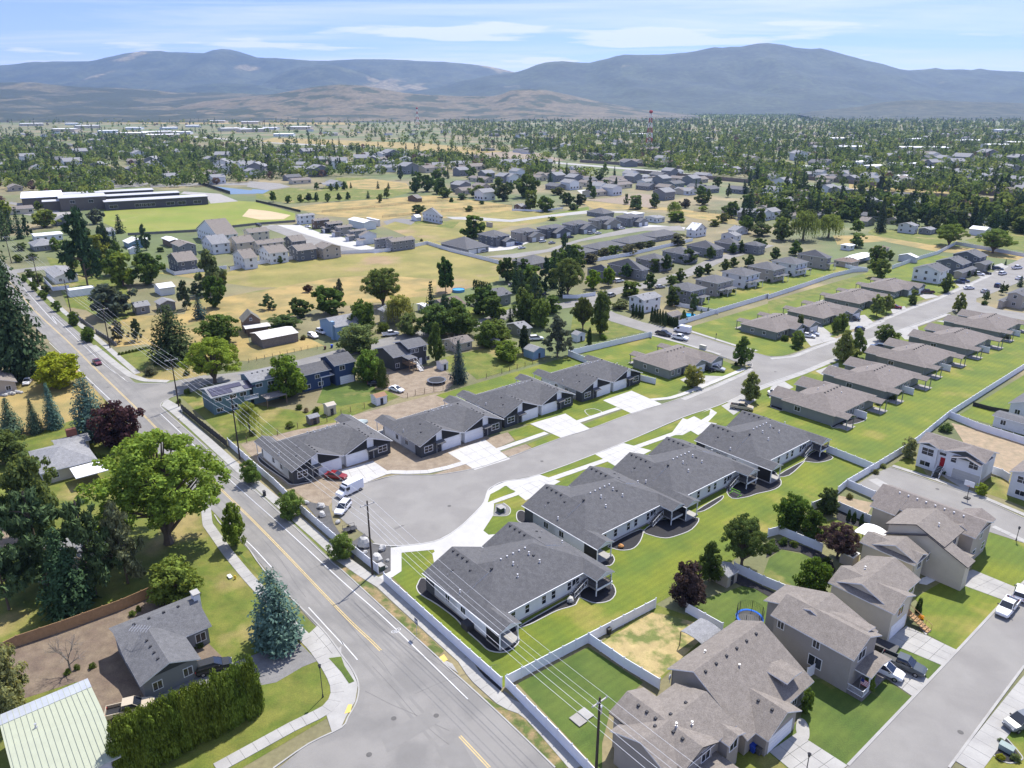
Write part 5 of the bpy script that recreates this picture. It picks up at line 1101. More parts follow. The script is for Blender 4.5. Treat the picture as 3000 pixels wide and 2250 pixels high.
# ---- further houses, one line each: label, crop, L, R, eave height, ridge axis, pitch, wall, roof
ROWS=[
 ('grey-green house with a bare gable wall, under the pale willow','h',(1048,1195),(1270,1195),4.6,'x',.3,W_olive,R_lite),
 ('brown-roofed bungalow behind the round dark tree, white trim posts','h',(1475,1128),(1825,1150),2.9,'y',.3,W_grey,R_rust),
 ('grey raised bungalow with a brick chimney at its gable end','h',(1880,1050),(2215,1060),4.2,'y',.28,W_sage,R_char2),
 ('low white-roofed annex left of the brown-roofed bungalow','h',(1380,1150),(1500,1165),2.6,'y',.15,W_greyw,R_white),
 ('taupe low-roofed house tucked behind the dead pine','e',(650,210),(860,215),2.8,'y',.3,W_tan,R_brown),
 ('grey-roofed house behind the round bushes, olive end wall','e',(1060,110),(1240,130),2.8,'y',.3,W_olive,R_lite),
 ('white lean-to house behind a row of arborvitae by the cross street','i',(1000,1090),(1300,1085),5.0,'y',.3,W_white,R_lite),
 ('white-walled bungalow on the main road corner behind a white fence','g',(375,855),(680,900),2.9,'x',.3,W_white,R_lite),
 ('small white house under the tall spruce beside the main road','g',(580,1035),(805,990),2.9,'y',.35,W_white,R_lite),
 ('grey gabled house right of the big silver maple','g',(1120,1150),(1302,1160),3.0,'y',.35,W_grey,R_lite),
 ('small grey garage between the silver maple and the dark spruces','g',(1330,1130),(1525,1135),3.0,'x',.4,W_grey,R_lite),
 ('white gabled shed standing in the dry yard near the raised beds','g',(1315,985),(1518,1000),3.2,'y',.25,W_white,R_white),
 ('slate blue two-storey house with a pale umbrella, behind a white fence','g',(1437,745),(1712,768),5.6,'y',.38,W_mid,R_tan),
 ('pale blue gabled house in the yard north of the tall cedar','g',(1055,605),(1280,612),3.0,'x',.35,W_lblue,R_white),
 ('small white shed in front of the pale blue gabled house','g',(1105,680),(1205,665),2.6,'x',.35,W_white,R_white),
 ('small white box shed behind the pale blue gabled house','g',(1215,585),(1285,590),2.6,'y',.2,W_white,R_white),
 ('brown garage with a white metal roof beyond the dry yards','g',(1390,580),(1560,600),3.6,'x',.25,W_brown,R_white),
 ('big white flat-roofed store near the left edge','g',(262,545),(545,545),3.2,'y',.08,W_white,R_white),
 ('grey hip-roofed house near the left edge among shrubs','g',(240,620),(490,635),2.9,'y',.35,W_grey,R_lite),
 ('dark grey gabled house below the school, partly behind trees','g',(450,420),(640,420),3.4,'x',.45,W_mid,R_lite),
 ('low white building in the school corner behind the cedar','g',(840,500),(1000,520),2.8,'y',.15,W_greyw,R_lite),
 ('wide two-storey house with white gables beside the sports field','g',(1690,500),(2060,545),5.2,'y',.4,W_white,R_tan),
 ('grey two-storey house with white framed windows left of the solar roof','g',(1470,625),(1700,640),5.4,'x',.35,W_grey,R_tan),
 ('white two-storey house with a block of solar panels on its roof','g',(1730,600),(1990,620),5.4,'y',.4,W_white,R_lite),
 ('cream two-storey house right of the solar roof','g',(1960,600),(2210,610),5.4,'y',.4,W_cream,R_tan),
 ('white two-storey house nearest the meadow fence, four rear windows','g',(2000,720),(2230,745),5.4,'y',.4,W_white,R_tan),
 ('white two-storey house at the meadow fence left of the slate blue one','h',(10,680),(285,695),5.4,'y',.35,W_white,R_tan),
 ('slate two-storey house at the meadow fence with three rear windows','h',(270,665),(530,672),5.4,'y',.35,W_mid,R_tan),
 ('pale taupe two-storey house at the meadow fence by the street end','h',(490,650),(740,655),5.4,'x',.35,W_tan,R_tan),
 ('wide tan-roofed two-storey house in the middle of the estate block','h',(-40,620),(250,610),5.4,'y',.35,W_cream,R_tan),
 ('dark gabled house on the estate block facing the street','h',(230,590),(440,600),5.2,'y',.4,W_mid,R_tan),
 ('tan-roofed house at the head of the estate street, white gable','h',(-120,520),(120,520),5.2,'y',.35,W_cream,R_tan),
 ('white house with a metal roof at the head of the estate street','h',(338,385),(512,380),5.4,'y',.3,W_white,R_lite),
 ('dark brown two-storey house right of the metal-roofed white house','h',(470,425),(640,420),5.2,'y',.35,W_brown,R_tan),
 ('dark two-storey house second in the estate row, black gable','h',(585,455),(755,450),5.2,'y',.4,W_dark,R_tan),
 ('taupe two-storey house third in the estate row','h',(670,485),(840,480),5.2,'y',.35,W_taupe,R_tan),
 ('grey two-storey house with a dark gable, fourth in the estate row','h',(790,520),(960,510),5.2,'y',.4,W_grey,R_tan),
 ('white two-storey house fifth in the estate row, single garage','h',(880,555),(1050,545),5.2,'x',.4,W_white,R_tan),
 ('grey two-storey house sixth in the estate row behind a dark gable','h',(1010,590),(1190,575),5.2,'y',.4,W_grey,R_tan),
 ('grey two-storey house with a blank side wall at the meadow corner','h',(1110,600),(1380,590),5.2,'y',.35,W_grey,R_tan),
 ('big white metal storage building behind the estate row','h',(790,420),(1045,440),4.5,'x',.25,W_white,R_white),
 ('smaller white metal building behind the storage building','h',(950,405),(1080,425),4.0,'x',.2,W_greyw,R_white),
 ('white farmhouse standing alone in the straw field','h',(1430,365),(1618,395),5.0,'y',.4,W_greyw,R_lite),
 ('white quonset shed beside the lone farmhouse','h',(1333,395),(1435,400),2.6,'y',.4,W_white,R_white),
 ('small grey garage on the right of the rough pasture','h',(1990,440),(2045,450),3.0,'x',.4,W_tan,R_lite),
 ('dark open hay shed in the straw field','h',(1305,225),(1440,235),3.0,'y',.3,W_brown,M_greywood),
 ('grey-roofed duplex at the meadow corner with double garage doors','h',(1590,625),(2020,650),3.0,'y',.36,W_grey,R_char2),
 ('white long house with a grey roof in the field beyond the estate','i',(10,300),(130,305),3.0,'y',.35,W_brown,R_lite),
 ('black-framed white gabled house by the vegetable garden','i',(1500,505),(1690,500),4.2,'x',.6,W_white,R_white),
 ('white raised house with an outside stair beyond the dry lot','i',(1880,330),(1995,330),4.6,'y',.3,W_white,R_lite),
 ('white raised bungalow beside the tall spruces','i',(1808,330),(1880,335),4.4,'y',.3,W_cream,R_lite),
 ('white low shop with a long flat roof by the dry lot','i',(1140,395),(1330,400),3.2,'y',.12,W_white,R_lite),
 ('white vaulted metal shed behind the duplex row','i',(960,365),(1150,365),4.0,'y',.15,W_white,R_white),
 ('grey-roofed cottage with a white porch on the right of the garden','i',(1860,510),(2050,500),3.0,'x',.3,W_greyw,R_lite),
 ('low grey roof house between hedges past the garden','i',(1800,545),(1990,555),3.0,'y',.3,W_greyw,R_lite),
 ('pale green farmhouse with an outside stair beyond the farm lawn','j',(1118,462),(1310,470),4.8,'y',.28,W_greyw,R_lite),
 ('grey annex joined to the pale green farmhouse','j',(1295,500),(1460,500),3.0,'y',.25,W_grey,R_lite),
 ('olive gabled house left of the great dark spruce','j',(770,430),(935,425),3.2,'x',.35,W_olive,R_tan),
 ('white metal barn with a low front wing at the right','j',(1735,500),(1940,500),3.6,'x',.25,W_white,R_white),
 ('white barn with a dark loft door behind the round trees','j',(1360,330),(1432,335),4.0,'x',.4,W_white,R_lite),
 ('brown-roofed low duplex behind the white swimming canopy','j',(560,770),(800,775),2.8,'y',.3,W_tan,R_rust),
 ('brown pyramid-roofed house beyond the round elm','j',(880,670),(1060,665),2.8,'y',.35,W_tan,R_rust),
 ('white-roofed low hall left of the lone elm','j',(690,735),(900,720),2.8,'y',.15,W_greyw,R_white),
 ('pale shed roof behind the white fence at the lane head','j',(1120,730),(1310,745),2.8,'y',.3,W_greyw,R_white),
 ('white two-storey house nearest on the upper lane, long side wall','j',(1245,840),(1580,850),5.4,'y',.36,W_white,R_char2),
 ('grey two-storey house second on the upper lane','j',(1440,780),(1760,790),5.2,'y',.36,W_mid,R_char2),
 ('brown-grey two-storey house third on the upper lane','j',(1590,720),(1905,730),5.2,'y',.36,W_mid,R_char2),
 ('grey garage wing between the upper lane houses','j',(1600,870),(1810,840),3.0,'y',.3,W_taupe,R_char2),
 ('taupe garage wing at the far end of the upper lane','j',(1780,800),(1950,790),3.0,'y',.3,W_taupe,R_char2),
 ('tan two-storey house at the right edge by the street corner','j',(2060,1060),(2320,1040),5.2,'y',.36,W_tan,R_char2),
 ('low tan garage wing left of the corner house at the right edge','j',(1980,1120),(2130,1090),2.9,'y',.3,W_tan,R_char2),
 ('white garden store with a white canopy roof at the lane head','j',(620,640),(760,640),2.6,'y',.1,W_white,R_white),
 ]
for lab,c,L,R,z,ax,p,wm,rm in ROWS:
 nm='garage' if 'garage' in lab else ('shed' if 'shed' in lab else ('barn' if 'barn' in lab or 'storage' in lab or 'metal building' in lab else 'family_house'))
 h=Home(nm,lab,c,L,z,cat={'family_house':'house'}.get(nm,nm))
 h.block(z,p,ax,'hh' if ('hip' in lab or 'pyramid' in lab or 'duplex' in lab) else 'gg',wm,rm,L=L,R=R)
 x0,x1,y0,y1=h.last
 if nm =='family_house':h.auto(z);h.vents(z,p,ax,2)
 if 'two-storey' in lab and c in 'hj' and random.random()<.8: # porch or garage wing on the street side
  if 'estate row' in lab:h.walls(x0 +1,x0 +5,y0 -2.5,y0 +1,3,wm);h.roof(x0 +.7,x0 +5.3,y0 -2.8,y0 +2,3,.4,'y','gg',rm);h.garage(x0 +3,y0 -2.5+OH,-pi /2,3.6,2.1)
 if 'duplex' in lab and z >= 3 and 'meadow' in lab:h.garage(x1 -OH,y0 +4,0);h.garage(x1 -OH,y0 +10,0)
 # ---- regular rows
def tall(lab,c,L,R,z=5.6,wm=W_grey,rm=R_char2,group=None,ax='y',ends='hh',porch=True,garage=False):
 h=Home('family_house',lab,c,L,z,group=group);h.block(z,.34,ax,ends,wm,rm,L=L,R=R);h.auto(z,'E',step=3.0);h.auto(z,'S',step=5);x0,x1,y0,y1=h.last
 if porch:
  h.roof(x1 -.3,x1 +1.6,y0 +.5,y0 +3.5,3.0,.25,'x','gh',rm);h.roof(x1 -.3,x1 +2.6,y0 +4.2,y1 -1.5,3.0,.25,'y','hh',rm)
  for v_ in (y0 +4.5,y1 -1.8):h.post(x1 +2.3,v_,0,2.95)
 if garage:
  h.walls(x1 -2,x1 +4,y0 +5,y1 +1,3.1,wm,.4,'x','gg');h.roof(x1 -2,x1 +4,y0 +5,y1 +1,3.1,.4,'x','gg',rm)
  h.garage(x1 +4-OH,y0 +7.2,0,2.6,2.2);h.garage(x1 +4-OH,y1 -1.6,0,2.6,2.2)
  h.walls(x1 -2,x1 +1,y0 +.6,y0 +4.2,z,wm,.5,'x','gg');h.roof(x1 -3,x1 +1.2,y0 +.5,y0 +4.3,z,.5,'x','gg',rm);h.window(x1 +1-OH,y0 +2.4,3.8,0,1.3,1.3)
 return h
gA='two-storey houses backing on the green strip'
for lab,c,L,R,wm in [('teal-grey two-storey house nearest in the row behind the green strip','i',(1340,1000),(1690,1010),W_grey),('brown two-storey house second in the row behind the green strip','i',(1575,935),(1925,940),W_taupe),
 ('white two-storey house third in the row behind the green strip','i',(1805,870),(2155,880),W_greyw),('brown-grey two-storey house fourth in the row behind the green strip','i',(2030,820),(2375,835),W_taupe),
 ('pale grey two-storey house fifth in the row behind the green strip','j',(25,775),(355,785),W_greyw),('taupe two-storey house last in the row behind the green strip','j',(245,715),(560,745),W_taupe)]:
 tall(lab,c,L,R,5.6,wm,R_char2,gA)
gB='new twin houses facing the estate street'
for i,(lab,c,L,R,wm) in enumerate([('slate twin house at the near end of the estate street','h',(1910,545),(2200,555),W_mid),('taupe twin house second on the estate street, dark garage','i',(-20,520),(240,515),W_taupe),
 ('slate twin house third on the estate street, white garage doors','i',(205,490),(470,480),W_mid),('blue-grey twin house fourth on the estate street','i',(425,455),(690,450),W_grey),
 ('brown-grey twin house fifth on the estate street, parked trucks','i',(650,420),(905,410),W_taupe),('grey twin house last on the estate street','i',(890,395),(1140,395),W_grey)]):
 tall(lab,c,L,R,5.4,wm,R_char2,gB,ends='hh',porch=False,garage=True)
gC='grey-roofed bungalows behind the estate street'
for lab,c,L,R in [('grey hip-roofed bungalow above the dark conifers','i',(-10,770),(380,775)),('grey hip-roofed bungalow with a gabled end wall','i',(330,700),(740,690)),('grey hip-roofed bungalow third behind the estate street','i',(600,650),(990,640)),
 ('grey hip-roofed bungalow fourth behind the estate street','i',(850,600),(1250,590)),('grey hip-roofed bungalow last behind the estate street','i',(1090,550),(1450,540)),('grey hip-roofed bungalow at the head of the estate street','i',(640,350),(890,360))]:
 tall(lab,c,L,R,2.9,W_grey,R_char2,gC,porch=False)
gD='grey houses facing the tree-lined street'
for lab,c,L,R in [('grey house first behind the paired street trees','i',(640,840),(900,880)),('grey house second behind the paired street trees','i',(820,800),(1190,850)),('grey house third behind the paired street trees','i',(1060,750),(1400,770)),
 ('grey house fourth behind the paired street trees','i',(1290,690),(1620,710)),('grey house fifth behind the paired street trees','i',(1500,640),(1840,670)),('grey house sixth behind the paired street trees','i',(1740,610),(2010,630)),('grey house last behind the paired street trees','i',(1990,630),(2200,640))]:
 tall(lab,c,L,R,4.6,W_grey,R_char2,gD,porch=False)
 # ---- the school: dark brick wings under pale flat roofs
S_=Home('school','long dark brick school with pale flat roofs beside the sports field','g',(905,275),6.0,radians(-59),'school')
brk=mat('dark_school_brick',(.085,.08,.085),var=.1,scale=.5,fine=.15);brk2=mat('brown_school_brick',(.13,.115,.10),var=.1,fine=.15)
def flat(z,wm,rm,t=.5,**k):
 x0,x1,y0,y1=S_.rect(z,**k);b=MB();b.box(x0,x1,y0,y1,0,z);b.build('wall',wm,S_.root);r_=MB();r_.box(x0 -.6,x1 +.6,y0 -.6,y1 +.6,z,z +t);r_.build('roof',[rm],S_.root);S_.last=(x0,x1,y0,y1)
def bank(a,z,w,h):S_.row(*S_.last,'E',z,[a],w,h,'v',None,0)
sroof=paint('pale_flat_roof',(.40,.40,.42))
flat(6.0,brk,sroof,.35,B=(905,275),R=(1790,222),dx=16)
for px_ in (960,1190,1250,1300,1480,1590,1740):
 a_,b_=S_.loc('g',px_,268,4.4);bank(b_ -S_.last[2],1.4,5.5,2.2)
flat(6.2,brk,sroof,.35,B=(905,225),R=(1550,192),dx=14)
flat(6.2,brk,sroof,.35,B=(540,205),R=(1325,168),dx=14)
flat(9.0,brk2,sroof,.4,B=(510,245),R=(910,220),dx=26);bank(8,5.2,3,2);bank(20,5.2,3,2)
flat(7.5,brk2,paint('white_flat_roof',(.72,.72,.76)),.5,L=(190,190),R=(540,225));S_.last
flat(6.5,brk2,sroof,.3,B=(370,270),R=(540,265),dx=12)
# ---------------------------------------------------------------- plants: real leaf clumps, one mesh per habit, shared between alike plants
leafM=leaf_mat('leaves',transl=.45);needleM=leaf_mat('needles',transl=.12,var=.35,scale=.5,warm=(1.1,1.05,.8))
barkM=mat('bark',(.13,.10,.075),var=.2,scale=3,fine=.2);barkg=mat('grey_bark',(.2,.18,.155),var=.2,scale=3)
R_=np.random.default_rng(11)
def unit(v):return v /(np.linalg.norm(v,axis=1,keepdims=True)+1e-9)
def leaf_mesh(name,c,n,size,m,aspect=1.35,droop=None):
 """quads at centres c with normals n; size per quad"""
 N=len(c);n=unit(n);r=unit(R_.normal(size=(N,3)));
 if droop is not None:r=unit(droop +R_.normal(size=(N,3))*.25)
 u=unit(r -n *np.sum(r *n,1,keepdims=True));v=np.cross(n,u)
 s=np.asarray(size).reshape(-1,1)*np.ones((N,1));a=u *s *aspect *.5;b=v *s *.5/(aspect ** .5)
 k=R_.uniform(.35,1,(N,1))
 V=np.stack([c -a -b *k,c +a *.4-b,c +a +b *.2,c -a *.3+b],1).reshape(-1,3)
 me=bpy.data.meshes.new(name);me.vertices.add(4*N);me.vertices.foreach_set('co',V.astype(np.float32).ravel())
 me.loops.add(4*N);me.loops.foreach_set('vertex_index',np.arange(4*N,dtype=np.int32));me.polygons.add(N)
 me.polygons.foreach_set('loop_start',np.arange(0,4*N,4,dtype=np.int32));me.polygons.foreach_set('loop_total',np.full(N,4,dtype=np.int32))
 me.materials.append(m);me.update(calc_edges=True);return me
def blobs(centres,radii,per,flat=.85):
 cs,ns=[],[]
 for c,r in zip(centres,radii):
  k=max(6,int(per *(r /np.mean(radii)) ** 2));d=unit(R_.normal(size=(k,3)));rr=r *R_.uniform(.55,1.08,(k,1))
  cs.append(c +d *rr *np.array([1,1,flat]));ns.append(d +R_.normal(size=(k,3))*.55+np.array([0,0,.25]))
 return np.vstack(cs),np.vstack(ns)
def crown_centres(n,prof,z0,z1,rmin=.35,jit=.12,fill=.25):
 """lump centres inside a crown whose half-width is prof(t), t from foot to top"""
 out=[];rad=[]
 lob=R_.uniform(0,2*pi,3);la=R_.uniform(.05,.16,3)
 while len(out)<n:
  t=R_.uniform(0,1) ** .9;a=R_.uniform(0,2*pi);W=prof(t)
  if R_.uniform()>W /.5+.15:continue
  W *= 1+sum(la[i]*sin((i +2)*a +lob[i]+5*t) for i in range(3))
  rr=W *(R_.uniform(rmin,.93) if R_.uniform()>fill else R_.uniform(0,.6));rb=R_.uniform(.075,.125)*(1.15-.35*t)
  rr=max(0,min(rr,W -rb *.3));out.append((rr *cos(a),rr *sin(a),z0 +(z1 -z0)*t +R_.normal()*.008));rad.append(rb)
 return np.array(out),np.array(rad)
def trunk_mesh(name,h,r,limbs=(),m=None,z0=-.02):
 b=MB();zs=[z0,.04,h *.5,h];rs=[r *1.5,r,r *.85,r *.6]
 for i in range(3):b.tube((0,0,zs[i]),(0,0,zs[i +1]),rs[i],rs[i +1],7,cap=False)
 for (x,y,z,f) in limbs:
  q0=(0,0,f);mid=(x *.5,y *.5,f +(z -f)*.6);b.tube(q0,mid,r *.55,r *.35,5,cap=False);b.tube(mid,(x,y,z),r *.35,r *.1,4,cap=False)
 return b.mesh(name,m or barkM)
PROTO={}
def proto(key,name,crown,trunk,extra=None):
 root=bpy.data.objects.new(name,None);PROTO[key]=(name,crown,trunk);return root
bpy_objs=[]
def make_protos():
 for q,(nb,per,lf) in {'':(105,66,.045),'m':(50,36,.082)}.items():
  for v in range(3):
  # round crown
   f=lambda t:.5*(max(0,1-(2*t -.95) ** 2)) ** .42
   c,r=crown_centres(nb,f,.10,.97);lc,ln=blobs(c,r,per);me=leaf_mesh('crown',lc,ln,lf *R_.uniform(.7,1.25,len(lc)),leafM)
   limbs=[(c[i][0]*.8,c[i][1]*.8,c[i][2],R_.uniform(.14,.4)) for i in range(0,14)]
   PROTO['round%s%d' % (q,v)]=('crown',me,trunk_mesh('trunk',.6,.028,limbs))
   # oval / teardrop crown
   f=lambda t:.5*min(1,(t /.22) ** .55)*(1-max(0,t -.25)/.78) ** .62 if t <1 else 0
   c,r=crown_centres(nb,f,.1,1.0);r=r *.9;lc,ln=blobs(c,r,per);me=leaf_mesh('crown',lc,ln,lf *R_.uniform(.7,1.25,len(lc)),leafM)
   PROTO['oval%s%d' % (q,v)]=('crown',me,trunk_mesh('trunk',.7,.022,[(c[i][0]*.7,c[i][1]*.7,c[i][2],.2) for i in range(8)]))
   # airy pine
   f=lambda t:.5*min(1,(t /.15) ** .5)*(1-t) ** .55
   c,r=crown_centres(int(nb *.75),f,.12,1.0,jit=.2);r *= .62;lc,ln=blobs(c,r,per *.8,.6);me=leaf_mesh('crown',lc,ln,lf *.9*R_.uniform(.7,1.3,len(lc)),needleM,2.4)
   PROTO['pine%s%d' % (q,v)]=('crown',me,trunk_mesh('trunk',.92,.02,[(c[i][0],c[i][1],c[i][2],max(.1,c[i][2]-.06)) for i in range(22)]))
   # spruce: whorls of drooping boughs
   for sk,ex in (('spruce',.88),('fullspruce',.5)):
    L=30 if q =='' else 15;P_,N_,S_=[],[],[];lop=R_.uniform(0,2*pi,2)
    for i in range(L):
     z=.05+.95*(i /L) ** 1.02;R0=.5*(1-i /L) ** ex *min(1,.72+i /L *1.6)+.012;nbr=int((13 if q =='' else 8)*(1-.45*i /L))+3
     for j in range(nbr):
      a=2*pi *(j +R_.uniform(-.35,.35))/nbr +i *1.3;Rb=R0 *R_.uniform(.68,1.12)*(1+.08*sin(2*a +lop[0])+.06*sin(3*a +8*z +lop[1]));steps=max(2,int(Rb /(.062 if q =='' else .11)))
      for k in range(steps):
       s=(k +.6)/steps;rr=Rb *s;zz=z -.055*s ** 1.5*(1.2-z)+.02*s
       for e in range(3 if q =='' else 2):
        off=R_.normal()*.022*(1+s);P_.append((rr *cos(a)-off *sin(a)*1.2,rr *sin(a)+off *cos(a)*1.2,zz +R_.normal()*.009));N_.append((.45*cos(a)+R_.normal()*.35,.45*sin(a)+R_.normal()*.35,.9));S_.append((.05 if q =='' else .1)*R_.uniform(.7,1.2)*(.5+.5*(1-z)))
    me=leaf_mesh('crown',np.array(P_),np.array(N_),np.array(S_),needleM,1.7);PROTO['%s%s%d' % (sk,q,v)]=('crown',me,trunk_mesh('trunk',.9,.02))
    # tight column (arborvitae)
   f=lambda t:.5*min(1,(t /.1) ** .4)*(1-t) ** .33
   c,r=crown_centres(nb if q =='' else 30,f,.02,.99,rmin=.7,fill=0);r=r *1.3;lc,ln=blobs(c,r,per *.8,1.3);ln[:,2] += .3;me=leaf_mesh('crown',lc,ln,lf *1.1*R_.uniform(.7,1.2,len(lc)),needleM,1.5,np.tile([0,0,1.],(len(lc),1)))
   PROTO['column%s%d' % (q,v)]=('crown',me,trunk_mesh('trunk',.3,.02))
 for v in range(2):
 # great spreading maple: wide open crown on forked limbs
  f=lambda t:.5*min(1,(t /.3) ** .6)*(1-max(0,t -.4)/.62) ** .45
  c,r=crown_centres(250,f,.27,1.0,rmin=.5,fill=.15);r=r *.55;lc,ln=blobs(c,r,100);me=leaf_mesh('crown',lc,ln,.0185*R_.uniform(.7,1.3,len(lc)),leafM)
  limbs=[(c[i][0]*.9,c[i][1]*.9,c[i][2],R_.uniform(.08,.3)) for i in range(0,46)]
  PROTO['maple%d' % v]=('crown',me,trunk_mesh('trunk',.22,.03,limbs +[(.2,.05,.55,.06),(-.2,.06,.55,.06),(.02,-.2,.55,.07),(.05,.12,.6,.06)]))
  # weeping
  c,r=crown_centres(60,lambda t:.42*(max(0,1-(2*t -1) ** 2)) ** .5,.5,1.0);r *= .9;lc,ln=blobs(c,r,40)
  P_=[]
  for _ in range(150):
   a=R_.uniform(0,2*pi);rr=R_.uniform(.2,.5);z=.8-.3*rr;ln_=R_.uniform(.25,.62)
   for k in range(12):P_.append((rr *cos(a)+R_.normal()*.008,rr *sin(a)+R_.normal()*.008,z -ln_ *k /12))
  P_=np.array(P_);lc=np.vstack([lc,P_]);n2=P_ *[1,1,0]+R_.normal(size=P_.shape)*.3;ln=np.vstack([ln,n2]);me=leaf_mesh('crown',lc,ln,.036*R_.uniform(.7,1.2,len(lc)),leafM,2.2,np.tile([0,0,-1.],(len(lc),1)))
  PROTO['weeping%d' % v]=('crown',me,trunk_mesh('trunk',.6,.04))
 for v in range(3):
  d=42;c=unit(R_.normal(size=(d,3)))*R_.uniform(.15,.36,(d,1));c[:,2]=np.abs(c[:,2])*1.7+.08;r=R_.uniform(.09,.17,d);lc,ln=blobs(c,r,26);me=leaf_mesh('foliage',lc,ln,.075*R_.uniform(.6,1.2,len(lc)),leafM)
  b=MB();
  for i in range(5):b.tube((0,0,-.02),(c[i][0],c[i][1],c[i][2]),.03,.01,4,cap=False)
  PROTO['shrub%d' % v]=('foliage',me,b.mesh('stem',barkM))
  # bare tree and dead pine
 for key,n,col in (('bare0',90,barkg),('bare1',60,barkg)):
  b=MB();b.tube((0,0,0),(0,0,.3),.025,.018,6);pts=[(0,0,.3,.018,0)];
  def grow(p,d,L,r,lv):
   q=(p[0]+d[0]*L,p[1]+d[1]*L,p[2]+d[2]*L);b.tube(p,q,r,r *.6,4 if lv <3 else 3,cap=False)
   if lv >= 5:return
   for _ in range(3 if lv <3 else 2):
    e=unit(np.array([d])+R_.normal(size=(1,3))*.5)[0];e[2]=max(e[2],-.1);grow(q,tuple(e),L *R_.uniform(.6,.85),r *.6,lv +1)
  for _ in range(5):e=unit(np.array([[R_.normal()*.6,R_.normal()*.6,1]]))[0];grow((0,0,R_.uniform(.15,.3)),tuple(e),.2,.012,1)
  PROTO[key]=('branches',None,b.mesh('branches',col))
make_protos()
GREEN=(.062,.085,.022);LIME=(.088,.122,.026);DEEP=(.036,.058,.018);PURP=(.038,.020,.026);BLUE=(.052,.085,.078);SPR=(.026,.044,.024);OLV=(.085,.095,.042);YEL=(.17,.17,.02);ARB=(.068,.092,.016);GOLD=(.20,.20,.06);SILV=(.075,.095,.06)
def vheight(X,Y,px,py):
 """height above (X, Y) seen at image row py"""
 dy=(1125-py)/F;k=(-sin(PITCH)+dy *cos(PITCH))/(cos(PITCH)+dy *sin(PITCH));return H +Y *k *1.0
NAMES={'round':'leafy_tree','oval':'poplar_tree','pine':'pine_tree','spruce':'spruce_tree','fullspruce':'spruce_tree','column':'cedar_shrub','maple':'maple_tree','weeping':'willow_tree','shrub':'shrub','bare':'bare_tree'}
CATS={'cedar_shrub':'shrub','shrub':'shrub'}
_cnt={}
def plant_at(kind,X,Y,w,h,col,label,group=None,hi=None,rz=None,name=None):
 hi=(Y <260) if hi is None else hi
 k=kind if kind in ('maple','weeping','shrub','bare') else kind +('' if hi else 'm')
 n=sum(1 for q in PROTO if q[:-1]==k);v=random.randrange(n);part,cm,tm=PROTO['%s%d' % (k,v)]
 nm=name or NAMES[kind];root=empty(nm,(X,Y,0),random.uniform(0,6.28) if rz is None else rz,label,CATS.get(nm,'tree' if 'tree' in nm else nm.split('_')[-1]),group)
 root.scale=(w,w *random.uniform(.92,1.06),h);j=random.uniform(.88,1.14);j *= 2.15 if kind in ('round','oval','maple','weeping') else 1.9;c4=(col[0]*j *random.uniform(.92,1.08),col[1]*j,col[2]*j *.85,1)
 if cm:inst(part,cm,root,color=c4)
 if tm:inst('trunk' if part =='crown' else ('stem' if cm else 'branches'),tm,root,color=c4)
 return root
def plant(kind,crop,bx,by,ty,wpx,col,label,group=None,**k):
 """base seen at (bx, by), top at row ty, crown wpx wide (readings of that crop)"""
 X,Y=at(crop,bx,by);s=CROPS[crop][2];px,py=native(crop,bx,ty)
 h=vheight(X,Y,px,py);w=wpx /s /F *(Y *cos(PITCH)+H *sin(PITCH));return plant_at(kind,X,Y,w *1.04,max(.5,h *.99),col,label,group,**k)
 # ---------------------------------------------------------------- the trees and shrubs one can tell apart
T=plant
# left foreground
T('maple','d',1095,1530,830,840,LIME,'great spreading bright green maple with forked trunk on the lawn by the main road',hi=True)
T('oval','d',1530,1545,1270,175,(.095,.125,.025),'slim young street tree between the sidewalk and the main road, west side')
T('round','a',1150,560,310,350,(.075,.105,.026),'wide low bright tree at the end of the wooden fence')
T('fullspruce','a',1800,850,370,390,BLUE,'full blue spruce beside the gravel drive and sidewalk')
T('fullspruce','d',605,850,450,270,(.04,.065,.062),'tall blue-grey spruce left of the purple maple')
T('round','d',780,890,610,300,PURP,'dark purple maple at the roadside, west of the main road')
T('spruce','d',355,780,485,150,BLUE,'blue spruce third in the row of young spruces by the dry lot')
T('spruce','d',235,810,590,135,(.04,.062,.045),'dark young spruce second in the row by the dry lot')
T('spruce','d',85,830,585,190,(.05,.075,.055),'wide young spruce first in the row at the left edge')
T('round','d',400,510,290,320,(.135,.165,.02),'yellow-green round tree on the west side of the main road')
T('fullspruce','d',140,450,-420,420,SPR,'huge dark fir towering over the left edge of the main road')
T('spruce','d',-60,330,-260,300,SPR,'second dark fir at the very left edge beside the huge one')
T('pine','d',300,1800,1130,520,(.038,.058,.03),'broad dark conifer in the middle of the left clump, pale tufts')
T('pine','d',620,1860,1190,420,(.034,.054,.026),'dark conifer at the front of the left clump near the wooden fence')
T('pine','d',830,1790,1240,330,(.085,.095,.055),'greyer thin conifer with bare trunk at the right of the left clump')
T('round','d',260,1480,950,360,(.06,.085,.035),'grey-green tall tree rising behind the left clump of conifers')
T('pine','d',60,1960,1390,360,(.06,.085,.045),'pale green conifer at the left edge above the workshop')
T('spruce','d',460,1960,1420,420,(.03,.05,.026),'lowest dark conifer of the left clump beside the dirt yard')
T('round','d',60,1010,790,240,(.06,.075,.03),'olive tree at the left edge above the hip-roofed bungalow')
T('bare','a',460,1040,760,260,DEEP,'leafless grey tree in the dirt yard beside the L-shaped house')
T('round','a',60,1300,860,330,(.11,.12,.06),'loose straggly pale shrub tree at the left edge by the workshop',hi=True)
T('bare','d',160,1620,1370,90,DEEP,'dead snag standing in front of the left clump of conifers')
g='tall clipped cedars forming the hedge beside the workshop'
